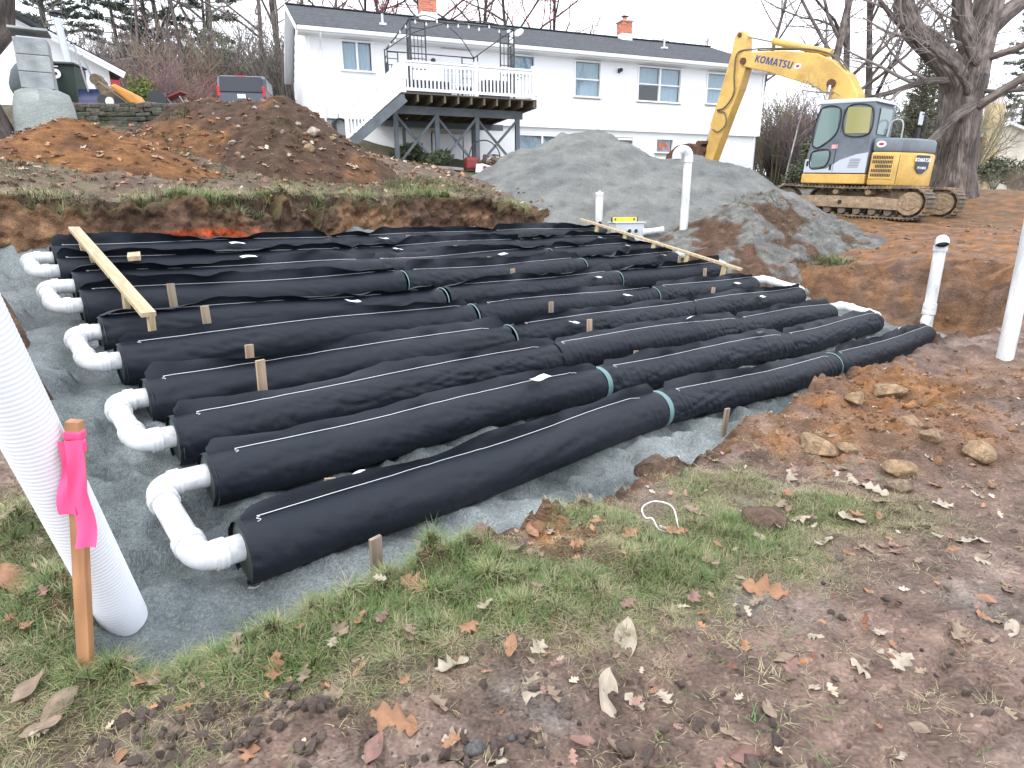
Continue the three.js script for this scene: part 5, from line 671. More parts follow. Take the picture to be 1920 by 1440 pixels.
function treeKind(seedNo, H, r, o, m1 = bark, m2 = twigMat) { seed = seedNo; const big = new Limbs(), fine = new Limbs(); grow(big, fine, V(0, -0.4, 0), V(rr(-0.06, 0.06), 1, rr(-0.06, 0.06)), H, r, 0, o); return { big: big.geo(), fine: fine.geo(), m1, m2 }; }
function plantTree(k, name, label, x, z, s, ry, group, y = surfaceY(x, z)) { const t = thing(name, label, 'tree', [x, y - 0.1, z], ry, group); t.scale.setScalar(s); mesh('trunk', k.big, k.m1, t); mesh('crown', k.fine, k.m2, t); return t; }
const std = { levels: 4, kids: [9, 5, 4, 3], bend: 0.22, taper: 0.62, minR: 0.006 };
const kA = treeKind(11, 13, 0.2, std), kB = treeKind(23, 14, 0.24, { ...std, kids: [8, 6, 4, 3], spread: 0.8 }), kC = treeKind(37, 12, 0.17, { ...std, bare: 0.45 }), kRed = treeKind(51, 13, 0.17, { ...std, kids: [10, 6, 4, 3] }, barkDark, redTwig), kThin = treeKind(67, 15, 0.12, { levels: 3, kids: [8, 4, 3], bend: 0.16, taper: 0.7, bare: 0.45, minR: 0.007 });
const G1 = 'bare trees rising behind the soil pile', G2 = 'bare reddish trees behind the white house', G3 = 'bare trees between the white house and the excavator', G4 = 'distant bare trees over the roof';
for (const [k, x, z, s, r] of [[kThin, -19.5, -36, 1, 1], [kA, -17.5, -40, 1, 2], [kThin, -15.8, -34, 0.95, 4], [kB, -14.4, -44, 1.05, 0.4], [kC, -13.2, -36, 0.9, 3], [kA, -21.5, -44, 1.05, 5], [kC, -12.2, -46, 1, 1.4], [kThin, -11.5, -38, 1, 5.2]]) plantTree(k, 'bare_tree', 'bare leafless tree with fine grey twigs behind the brown soil pile', x, z, s, r, G1);
for (const [k, x, z, s, r] of [[kRed, -7.5, -40, 0.85, 0], [kRed, -4.5, -42, 0.95, 2], [kRed, -2.2, -40, 0.9, 4], [kRed, 0.6, -41, 0.9, 1], [kRed, 2.6, -43, 0.88, 3], [kRed, -9.8, -43, 0.9, 5]]) plantTree(k, 'bare_tree', 'bare tree with reddish twigs showing over the white house roof', x, z, s, r, G2);
for (const [k, x, z, s, r] of [[kB, 15.6, -33, 1.0, 1.2], [kA, 16.8, -34, 1.05, 2.8], [kB, 18.8, -36, 0.95, 4.6], [kC, 13.8, -38, 0.9, 0.7], [kC, 20.5, -32, 0.85, 5.4]]) plantTree(k, 'bare_tree', 'bare grey tree standing behind the excavator boom', x, z, s, r, G3);
for (const [k, x, z, s, r] of [[kC, 5.2, -48, 0.72, 0.3], [kThin, 7.5, -52, 0.62, 2], [kC, 10.5, -50, 0.66, 3.3], [kThin, 13.4, -50, 0.64, 1], [kA, 12, -46, 0.62, 4.4], [kThin, 16, -54, 0.75, 2.6]]) plantTree(k, 'bare_tree', 'small bare tree far behind the brick chimney of the white house', x, z, s, r, G4);
{ // the big forked oak behind the excavator
  seed = 404; const big = new Limbs(), fine = new Limbs(); const X = 12.25, Z = -18.4, Y = surfaceY(X, Z), P = (x, y, z = 0) => V(x, y, z), o = { levels: 4, kids: [0, 6, 5, 4], bend: 0.2, taper: 0.6, minR: 0.006, bigLev: 1, lift: 0.05 };
  big.add([P(0, -0.4), P(0, 0.05), P(0.0, 0.5), P(-0.02, 1.4), P(-0.06, 2.3), P(-0.05, 3.0)], [0.9, 0.7, 0.58, 0.52, 0.49, 0.5], 20);
  big.add([P(-0.15, 2.6), P(-0.55, 3.25), P(-1.1, 3.7), P(-1.65, 4.1), P(-2.0, 4.7), P(-2.05, 5.6), P(-2.15, 7.5), P(-2.4, 9.5)], [0.38, 0.34, 0.3, 0.27, 0.25, 0.23, 0.18, 0.1], 12);
  big.add([P(0.05, 2.7), P(0.1, 3.6), P(0.18, 4.6), P(0.3, 5.6), P(0.3, 7), P(0.6, 9), P(0.7, 11)], [0.44, 0.39, 0.36, 0.33, 0.3, 0.22, 0.1], 14);
  big.add([P(0.1, 3.4), P(-0.4, 4.3), P(-0.6, 5.2), P(-1.0, 6.3), P(-1.2, 8)], [0.3, 0.24, 0.2, 0.16, 0.07], 9); big.add([P(0.3, 4.2), P(1.1, 4.8), P(2, 5.0), P(3.0, 5.6), P(4.2, 6.3)], [0.26, 0.2, 0.16, 0.12, 0.06], 8);
  big.add([P(0.1, 2.3, 0.3), P(-0.7, 1.9, 0.8), P(-1.4, 1.35, 1.2), P(-1.9, 1.0, 1.3)], [0.15, 0.12, 0.1, 0.05], 8); big.add([P(0.1, 2.2, 0.4), P(0.8, 2.8, 0.9), P(1.8, 3.3, 1.2), P(3.0, 3.6, 1.3)], [0.13, 0.1, 0.08, 0.04], 7);
  for (const [p, d, L, r] of [[P(-2.0, 4.8), P(-1, 0.6, 0.2), 3.2, 0.14], [P(-2.1, 6), P(-0.8, 1, 0.4), 3.4, 0.13], [P(-1.2, 3.8), P(-1, 0.15, 0.5), 3, 0.1], [P(-0.3, 2.9), P(-1, -0.12, 0.4), 3.6, 0.11], [P(0.2, 5), P(0.8, 0.7, 0.3), 3.5, 0.13], [P(0.3, 6.2), P(-0.6, 1, 0.3), 3, 0.12], [P(0.25, 3.4, 0.3), P(0.9, 0.1, 0.6), 3.4, 0.1], [P(-0.2, 2.5, 0.4), P(-1, 0.3, 0.7), 2.8, 0.08], [P(2, 5), P(0.6, -0.3, 0.4), 2.4, 0.07], [P(0, 3.2, 0.3), P(-0.9, 0.5, 0.8), 3.2, 0.09], [P(-0.6, 5.2), P(-0.7, 0.5, -0.4), 3, 0.09], [P(0.2, 2.6, 0.3), P(0.7, -0.1, 0.8), 2.6, 0.06]]) grow(big, fine, p, d, L, r, 1, o);
  const t = thing('oak_tree', 'massive forked bare oak tree standing behind the excavator', 'tree', [X, Y, Z]); mesh('trunk', big.geo(), bark, t); mesh('crown', fine.geo(), twigMat, t);
}
{ // trunk with a raking limb by the concrete fireplace
  seed = 77; const big = new Limbs(), fine = new Limbs(), X = -9.2, Z = -11.6, Y = surfaceY(X, Z); big.add([V(0.1, -0.4, 0), V(0.1, 0.1, 0), V(0.06, 0.5, 0), V(-0.02, 1.2, 0), V(-0.05, 2.2, 0), V(0, 4, 0), V(0.1, 7, 0)], [0.6, 0.48, 0.38, 0.33, 0.32, 0.28, 0.2], 18); big.add([V(0, 1.25, 0.05), V(0.25, 1.6, 0.05), V(0.55, 2.05, 0), V(0.95, 2.9, 0), V(1.2, 4.2, 0)], [0.2, 0.16, 0.14, 0.12, 0.06], 10); big.add([V(0.0, 1.0, 0), V(0.3, 1.8, -0.7), V(0.5, 3.4, -0.9), V(0.5, 6, -0.9)], [0.22, 0.19, 0.18, 0.12], 10);
  for (const [p, d, L, r] of [[V(0.95, 2.9, 0), V(0.7, 1, 0.2), 2.5, 0.06], [V(0, 4, 0), V(1, 0.8, 0.3), 3, 0.08], [V(0.5, 4.5, -0.9), V(0.8, 0.6, 0), 2.6, 0.07]]) grow(big, fine, p, d, L, r, 1, { levels: 4, kids: [0, 5, 4, 3], bend: 0.2, bigLev: 1, minR: 0.005 });
  const t = thing('maple_tree', 'grey tree trunk with a raking limb beside the concrete fireplace', 'tree', [X, Y, Z]); mesh('trunk', big.geo(), bark, t); mesh('crown', fine.geo(), twigMat, t);
}
// conifers
function conifer(sd, H, r, o) {
  seed = sd; const big = new Limbs(), pos = [], nor = []; const tp = wander(V(0, -0.3, 0), V(0, 1, 0), H, 8, 0.02, 0.02); big.add(tp, tp.map((_, k) => r * (1 - 0.9 * k / 8) + 0.01), 9);
  const spray = (c, d, L) => { for (let k = 0; k < o.per; k++) { const v = d.clone().multiplyScalar(rr(0.3, 1)).add(V(rr(-0.7, 0.7), rr(-0.35, 0.55), rr(-0.7, 0.7))).normalize(), s = V(rr(-1, 1), rr(-1, 1), rr(-1, 1)).cross(v).normalize().multiplyScalar(L * o.wide), e = c.clone().add(V(rr(-0.12, 0.12), rr(-0.08, 0.08), rr(-0.12, 0.12))), tip = e.clone().addScaledVector(v, L * rr(0.6, 1.2)); const n = v.clone().cross(s).normalize(); for (const q of [e.clone().sub(s), e.clone().add(s), tip]) { pos.push(q.x, q.y, q.z); nor.push(n.x, n.y, n.z); } } };
  for (let k = 0; k < o.limbs; k++) {
    const t = lerp(o.bare, 0.98, (k + rnd()) / o.limbs), y = t * H, a = k * 2.4 + rr(-0.4, 0.4), L = H * o.span * (o.cone ? 1.08 - t : Math.sin(Math.PI * clamp((t - o.bare) / (1 - o.bare), 0.12, 0.97)) * 0.9 + 0.15) * rr(0.6, 1.1), d = V(Math.cos(a), o.droop + rr(-0.15, 0.15), Math.sin(a)).normalize(), c = tp[Math.min(7, Math.floor(t * 8))].clone().lerp(tp[Math.min(8, Math.floor(t * 8) + 1)], t * 8 % 1), pts = wander(c, d, L, 4, 0.12, o.rise ?? 0.05);
    big.add(pts, pts.map((_, q) => Math.max(0.008, r * 0.2 * (1 - q / 4.5))), 4);
    const m = Math.ceil(L / o.gap); for (let q = 1; q <= m; q++) { const f = lerp(o.inner, 1, q / m) * 4, i = Math.min(3, Math.floor(f)); const cc = pts[i].clone().lerp(pts[i + 1], f - i); const out = pts[4].clone().sub(pts[0]).normalize(); spray(cc.add(V(rr(-0.1, 0.1) * L, rr(-0.03, 0.03) * L, rr(-0.1, 0.1) * L)), out, o.len); }
  }
  const g = new THREE.BufferGeometry(); g.setAttribute('position', new THREE.Float32BufferAttribute(pos, 3)); g.computeVertexNormals(); g.setAttribute('uv', new THREE.Float32BufferAttribute(new Float32Array(pos.length / 3 * 2), 2)); return { big: big.geo(), fine: g, m1: barkDark, m2: needleMat };
}
const pine1 = conifer(5, 14, 0.2, { limbs: 40, bare: 0.28, span: 0.21, droop: 0.12, per: 15, gap: 0.24, len: 0.46, wide: 0.1, inner: 0.25 }), pine2 = conifer(8, 13, 0.18, { limbs: 38, bare: 0.2, span: 0.19, droop: 0.0, per: 15, gap: 0.24, len: 0.44, wide: 0.1, inner: 0.25 }), cedar = conifer(19, 7, 0.14, { limbs: 90, bare: 0.05, span: 0.2, droop: 0.25, cone: true, per: 12, gap: 0.16, len: 0.26, wide: 0.12, inner: 0.2 }), hemlock = conifer(29, 15, 0.25, { limbs: 80, bare: 0.1, span: 0.26, droop: -0.05, cone: true, per: 12, gap: 0.24, len: 0.4, wide: 0.1, inner: 0.15 });
for (const [k, x, z, s, r] of [[pine1, -24.0, -36, 0.72, 1], [pine2, -21.3, -38, 0.85, 2], [pine1, -19.6, -38, 0.9, 3.4], [pine2, -18.4, -42, 0.95, 5], [pine1, -26.5, -40, 0.85, 0.3], [pine2, -23, -44, 0.85, 4]]) plantTree(k, 'pine_tree', 'tall open pine tree behind the white shed', x, z, s, r, 'pine trees behind the shed');
cedar.m2 = needle2; for (const [x, z, s, r, l] of [[18.7, -31, 0.95, 0, 'conical dark cedar tree rising behind the excavator cab'], [19.9, -33, 0.8, 2, 'smaller cedar tree beside the conical one behind the excavator cab']]) plantTree(cedar, 'cedar_tree', l, x, z, s, r, 'cedars behind the excavator');
for (const [x, z, s, r, l] of [[30.5, -40, 0.8, 0, 'tall dark hemlock tree beside the chimney of the cream house'], [27.2, -44, 0.72, 2, 'tall dark hemlock tree between the oak and the cream house']]) plantTree(hemlock, 'hemlock_tree', l, x, z, s, r, 'hemlocks by the cream house');
// pale birch stems beside the house
{ seed = 88; for (const [x, z, lx, lab] of [[13.0, -31.5, 0.5, 'thin leaning white birch stem close to the corner of the white house'], [14.1, -31.5, 0.85, 'taller leaning white birch stem beside the first birch near the excavator boom']]) { const b = new Limbs(), f = new Limbs(); b.add([V(0, -0.3, 0), V(lx * 0.35, 1, 0), V(lx * 0.8, 2.5, 0), V(lx * 1.5, 4.6, 0)], [0.05, 0.045, 0.035, 0.012], 7); for (let k = 0; k < 9; k++) grow(b, f, V(lx * (0.6 + k * 0.08), 1.8 + k * 0.28, 0), V(rr(-1, 1), 0.8, rr(-1, 1)), 0.9, 0.012, 2, { levels: 3, kids: [0, 0, 4, 0], bend: 0.2, minR: 0.004 }); const t = thing('birch_tree', lab, 'tree', [x, surfaceY(x, z), z], 0, 'birches by the white house'); mesh('trunk', b.geo(), birch, t); mesh('crown', f.geo(), twigMat, t); } }
// leafless brush as masses, evergreen shrubs beside the house
function shrubGeo(sd, H, stems, o = {}) { seed = sd; const l = new Limbs(); for (let k = 0; k < stems; k++) { const a = rnd() * 6.283; grow(l, l, V(Math.cos(a) * rr(0, 0.35) * H * 0.5, -0.1, Math.sin(a) * rr(0, 0.35) * H * 0.5), V(Math.cos(a) * rr(0.1, 0.5), 1, Math.sin(a) * rr(0.1, 0.5)), H * rr(0.6, 1), 0.012 * H / 2, 2, { levels: 4, kids: [0, 0, 5, 3], bend: 0.16, minR: o.minR ?? 0.006 }); } return l.geo(); }
{
  seed = 901; const place = (name, label, geo, m, n, fn) => { const im = new THREE.InstancedMesh(geo, m, n), M = new THREE.Matrix4(), q = new THREE.Quaternion(), e = new THREE.Euler(), col = new THREE.Color(); for (let k = 0; k < n; k++) { const [x, z, s] = fn(k); e.set(rr(-0.1, 0.1), rr(0, 6.28), rr(-0.1, 0.1)); M.compose(V(x, surfaceY(x, z) - 0.05, z), q.setFromEuler(e), V(s, s * rr(0.8, 1.2), s)); im.setMatrixAt(k, M); im.setColorAt(k, col.setRGB(rr(0.7, 1.25), rr(0.75, 1.15), rr(0.75, 1.1))); } im.name = numbered(name); im.castShadow = im.receiveShadow = true; scene.add(im); meta(im, label, null, null, 'stuff'); return im; };
  const s1 = shrubGeo(301, 4, 26, { minR: 0.009 }), s2 = shrubGeo(302, 3, 22, { minR: 0.008 }); seed = 902;
  place('brush', 'grey leafless brush behind the brown soil pile', s1, twigMat, 60, () => [rr(-23, -10.5), rr(-43, -35), rr(0.9, 1.45)]);
  place('brush', 'reddish brown brush beside the white shed', s2, mat(C(0.26, 0.18, 0.155), 0.9), 46, () => { const x = rr(-21, -13.6); return [x, rr(-36, -27), rr(0.5, 0.8)]; });
  place('brush', 'grey leafless brush between the white house and the excavator', s1, twigMat, 44, () => [rr(13, 24), rr(-42, -33), rr(0.7, 1.15)]);
  place('brush', 'low twiggy brush along the boundary before the cream house', s2, twigMat, 36, (k) => [13.6 + k * 0.34 + rr(-0.3, 0.3), -22 - rr(-0.6, 2.2), rr(0.16, 0.3)]);
  place('brush', 'far grey treeline on the horizon', s1, twigMat, 90, () => { const a = rr(-1.0, 1.0), d = rr(60, 85); return [Math.sin(a) * d, -Math.cos(a) * d, rr(1.2, 2.1)]; });
}
function leafShrub(name, label, x, z, w, h, n, m, leaf = 0.09, y = surfaceY(x, z)) { const pos = [], nor = []; const st = new Limbs(); for (let k = 0; k < 7; k++) { const a = k * 0.9; const p = wander(V(0, -0.05, 0), V(Math.cos(a) * w * 0.4, h, Math.sin(a) * w * 0.4), h * 0.9, 3, 0.1); st.add(p, [0.02, 0.015, 0.01, 0.005], 4); } for (let k = 0; k < n; k++) { const a = rnd() * 6.283, u = Math.cbrt(rnd()), ph = Math.acos(rr(-0.6, 1)), lump = 0.75 + 0.35 * vn(a * 1.6 + x, ph * 2.2 + z); const c = V(Math.cos(a) * Math.sin(ph) * u * w / 2 * lump, h * 0.45 + Math.cos(ph) * u * h * 0.55 * lump, Math.sin(a) * Math.sin(ph) * u * w / 2 * lump); const v = V(rr(-1, 1), rr(-0.4, 1), rr(-1, 1)).normalize(), s = V(rr(-1, 1), rr(-1, 1), rr(-1, 1)).cross(v).normalize().multiplyScalar(leaf * 0.35), t = c.clone().addScaledVector(v, leaf * rr(0.7, 1.3)), nn = v.clone().cross(s).normalize(); for (const q of [c.clone().sub(s), c.clone().add(s), t]) { pos.push(q.x, q.y, q.z); nor.push(nn.x, nn.y, nn.z); } } const g = new THREE.BufferGeometry(); g.setAttribute('position', new THREE.Float32BufferAttribute(pos, 3)); g.computeVertexNormals(); g.setAttribute('uv', new THREE.Float32BufferAttribute(new Float32Array(pos.length / 3 * 2), 2)); const t = thing(name, label, 'shrub', [x, y, z]); mesh('stems', st.geo(), barkDark, t); mesh('foliage', g, m, t); return t; }
{
  seed = 555; const ev = new THREE.MeshStandardMaterial({ color: C(0.075, 0.095, 0.052), roughness: 0.85, side: THREE.DoubleSide }), ev2 = new THREE.MeshStandardMaterial({ color: C(0.105, 0.115, 0.07), roughness: 0.85, side: THREE.DoubleSide }), lime = new THREE.MeshStandardMaterial({ color: C(0.13, 0.16, 0.04), roughness: 0.85, side: THREE.DoubleSide });
  for (const [x, z, w, h, l] of [[12.9, -28.6, 1.5, 2.2, 'dark evergreen shrub at the corner of the white house'], [14.1, -29.2, 1.8, 3.4, 'taller evergreen shrub behind the excavator boom beside the house corner'], [15.5, -30, 2.2, 3.8, 'broad evergreen shrub behind the front of the excavator cab'], [17, -31, 2.4, 3.6, 'evergreen shrub behind the rear of the excavator cab']]) leafShrub('evergreen_shrub', l, x, z, w, h, 4200, ev2, 0.13);
  leafShrub('hedge_shrub', 'low clipped evergreen against the house wall behind the sand pile', 8.6, -28.0, 1.9, 0.8, 1800, ev, 0.1); leafShrub('hedge_shrub', 'small clipped evergreen at the house corner behind the sand pile', 10.2, -28.4, 1.4, 0.9, 1500, ev, 0.1);
  leafShrub('hedge_shrub', 'dark low hedge behind the excavator tracks', 13.4, -24.2, 2.8, 1.2, 3200, ev, 0.11); leafShrub('hedge_shrub', 'dark low hedge between the house corner and the excavator', 11.2, -24.5, 2.4, 1.1, 2600, ev, 0.11);
  leafShrub('green_bush', 'rounded yellow green bush beside the orange cart', -11.2, -20.6, 1.3, 1.4, 2600, lime, 0.1); leafShrub('green_bush', 'dark leafy plant growing under the deck', -3.3, -21.4, 1.3, 0.7, 1500, ev, 0.12); leafShrub('green_bush', 'leafy plant under the deck behind the second post', -2.3, -20.9, 1.1, 0.6, 1200, ev, 0.12);
  leafShrub('evergreen_shrub', 'straggly evergreen bush beneath the cream house window', 17.3, -23.6, 1.5, 1.3, 1300, ev2, 0.12); leafShrub('evergreen_shrub', 'straggly evergreen bush beyond the oak on the cream house boundary', 19.2, -24, 1.9, 1.4, 1500, ev2, 0.12);
}
// cream house with chimney
{
  const P = [23.7, 1.6, -36], cream = mat(C(0.74, 0.68, 0.58), 0.8, { map: tex(grime, 0.3) }), o = thing('cream_house', 'cream gabled house with a tall tan chimney beyond the oak', 'house', P, -0.1), b = 1.6;
  mesh('gable_wall', (() => { const s = new THREE.Shape([[-0.2, 0], [6.5, 0], [6.5, 2.7], [2.6, 4.2], [-0.2, 2.95]].map((p) => new THREE.Vector2(...p))); return boxUV(new THREE.ExtrudeGeometry(s, { depth: 6, bevelEnabled: false }).translate(0, 0, -6)); })(), cream, o);
  for (const [a, c] of [[V(-0.6, 2.8, -3), V(2.6, 4.28, -3)], [V(6.9, 2.55, -3), V(2.6, 4.28, -3)]]) mesh('roof', bar(a, c, 6.6, 0.14), mat(C(0.68, 0.7, 0.72), 0.8), o);
  mesh('chimney', box(0.72, 5.2, 0.5, 1.72, 2.6, 0.26), mat(C(0.66, 0.52, 0.3), 0.85, { map: tex(grime, 0.5) }), o); mesh('chimney_pot', box(0.42, 0.3, 0.3, 1.74, 5.35, 0.26), mat(C(0.6, 0.55, 0.5), 0.8), o);
  for (const [x, y] of [[1.25 - 0.15, 1.85], [0.35, 1.85], [4.6, 1.95]]) { const w = mesh('window', merge([box(0.86, 0.05, 0.1, x, y + 0.43, 0.03), box(0.86, 0.05, 0.1, x, y - 0.43, 0.03), box(0.05, 0.81, 0.1, x - 0.405, y, 0.03), box(0.05, 0.81, 0.1, x + 0.405, y, 0.03), box(0.76, 0.05, 0.08, x, y, 0.03)]), trimWhite, o); mesh('pane', box(0.75, 0.8, 0.02, x, y, 0.015), mat(C(0.3, 0.33, 0.36), 0.08), w); mesh('shutter', box(0.22, 0.86, 0.04, x - 0.56, y, 0.025), mat(C(0.7, 0.73, 0.76), 0.7), w); }
}
// white shed with a stovepipe on the terrace
{
  const y0 = 3.9, o = thing('white_shed', 'white gabled shed with a metal stovepipe on the terrace', 'shed', [-12.2, y0, -21], 0.62);
  mesh('gable_wall', (() => { const s = new THREE.Shape([[0, 0], [-6.6, 0], [-6.6, 1.9], [-3.1, 3.5], [0, 1.95]].map((p) => new THREE.Vector2(...p))); return boxUV(new THREE.ExtrudeGeometry(s, { depth: 5, bevelEnabled: false }).translate(0, 0, -5)); })(), whitePaint, o);
  mesh('roof', bar(V(0.35, 1.83, -2.4), V(-3.15, 3.6, -2.4), 5.6, 0.08), shingle, o); mesh('roof', bar(V(-6.9, 1.8, -2.4), V(-3.15, 3.6, -2.4), 5.6, 0.08), shingle, o); mesh('rake_board', bar(V(0.36, 1.72, 0.42), V(-1.4, 2.6, 0.42), 0.04, 0.18), trimWhite, o); mesh('lean_to_roof', bar(V(0.34, 1.78, 0.22), V(-1.5, 2.7, 0.22), 0.5, 0.05), trimWhite, o);
  const sp = mesh('stovepipe', rod(V(-0.9, 0.3, 0.62), V(-1.12, 3.0, 0.62), 0.1, 0.1, 14), mat(C(0.5, 0.54, 0.58), 0.35, { metalness: 0.5 }), o); mesh('pipe_cap', merge([cyl(0.17, 0.15, 0.05, 16, -1.13, 3.12, 0.62), cyl(0.06, 0.06, 0.14, 10, -1.13, 2.98, 0.62)]), blackMetal, o);
  mesh('red_reflector', rbox(0.22, 0.26, 0.05, 0.02, 0.12, 1.5, 0.05), mat(C(0.6, 0.03, 0.04), 0.35), o);
}
// outdoor fireplace of blocks on a rough concrete foot
{
  const X = -8.25, Z = -12.05, Y = surfaceY(X, Z) - 0.05, blk = [mat(C(0.42, 0.46, 0.46), 0.9, { map: grime }), mat(C(0.38, 0.42, 0.43), 0.9, { map: grime })], conc = mat(C(0.36, 0.4, 0.38), 0.95, { map: tex(grime, 1.5), bumpMap: soilBump, bumpScale: 0.02 }), o = thing('concrete_fireplace', 'grey block fireplace on a rounded concrete foot beside the tree trunk', 'fireplace', [X, Y, Z], 0.5);
  mesh('concrete_foot', (() => { const g = new THREE.LatheGeometry([[0, 0.86], [0.28, 0.86], [0.4, 0.8], [0.46, 0.6], [0.5, 0.2], [0.53, -0.2]].reverse().map((p) => new THREE.Vector2(...p)), 28); const p = g.attributes.position; for (let i = 0; i < p.count; i++) { const k = 1 + 0.05 * vn(p.getX(i) * 4, p.getY(i) * 4 + p.getZ(i) * 3); p.setX(i, p.getX(i) * k); p.setZ(i, p.getZ(i) * k); } g.computeVertexNormals(); return g; })(), conc, o);
  for (let r = 0; r < 3; r++) for (let c = 0; c < 1; c++) for (let d = 0; d < 2; d++) { const g = rbox(0.48, 0.26, 0.235, 0.012); const m = mesh('block', g, blk[(r + c + d) % 2], o); m.position.set(rr(-0.008, 0.008), 0.98 + r * 0.267, (d - 0.5) * 0.245 + rr(-0.006, 0.006)); } mesh('top_slab', rbox(0.56, 0.04, 0.56, 0.01, 0, 1.78, 0), blk[0], o);
}
// dry stone retaining wall below the terrace
{
  seed = 640; const ms = [C(0.2, 0.19, 0.15), C(0.16, 0.16, 0.12), C(0.24, 0.21, 0.17), C(0.13, 0.14, 0.09)].map((c) => mat(c, 0.95, { map: soilTone, bumpMap: soilBump, bumpScale: 0.02 })), o = thing('stone_wall', 'low mossy dry stone wall along the terrace edge', 'wall', [-8.3, 3.1, -13.9]); const gs = [0, 1, 2, 3].map((k) => { const g = new RoundedBoxGeometry(0.34, 0.09, 0.3, 2, 0.03), p = g.attributes.position; for (let i = 0; i < p.count; i++) { const q = 1 + 0.18 * vn(p.getX(i) * 8 + k * 9, p.getY(i) * 9 + p.getZ(i) * 8); p.setXYZ(i, p.getX(i) * q, p.getY(i) * q, p.getZ(i) * q); } g.computeVertexNormals(); return boxUV(g); });
  for (let r = 0; r < 8; r++) for (let k = 0; k < 11; k++) { const x = -1.2 + k * 0.31 + (r % 2) * 0.15 + rr(-0.03, 0.03), m = mesh('stone', gs[(k + r * 3) % 4], ms[Math.floor(rnd() * 4)], o); m.position.set(x, 0.02 + r * 0.088 + rr(-0.01, 0.01), -0.06 * (x) * 0.6 - r * 0.02 + rr(-0.03, 0.03)); m.rotation.set(rr(-0.06, 0.06), rr(-0.15, 0.15), rr(-0.09, 0.09)); m.scale.set(rr(0.75, 1.15), rr(0.8, 1.15), 1); }
}
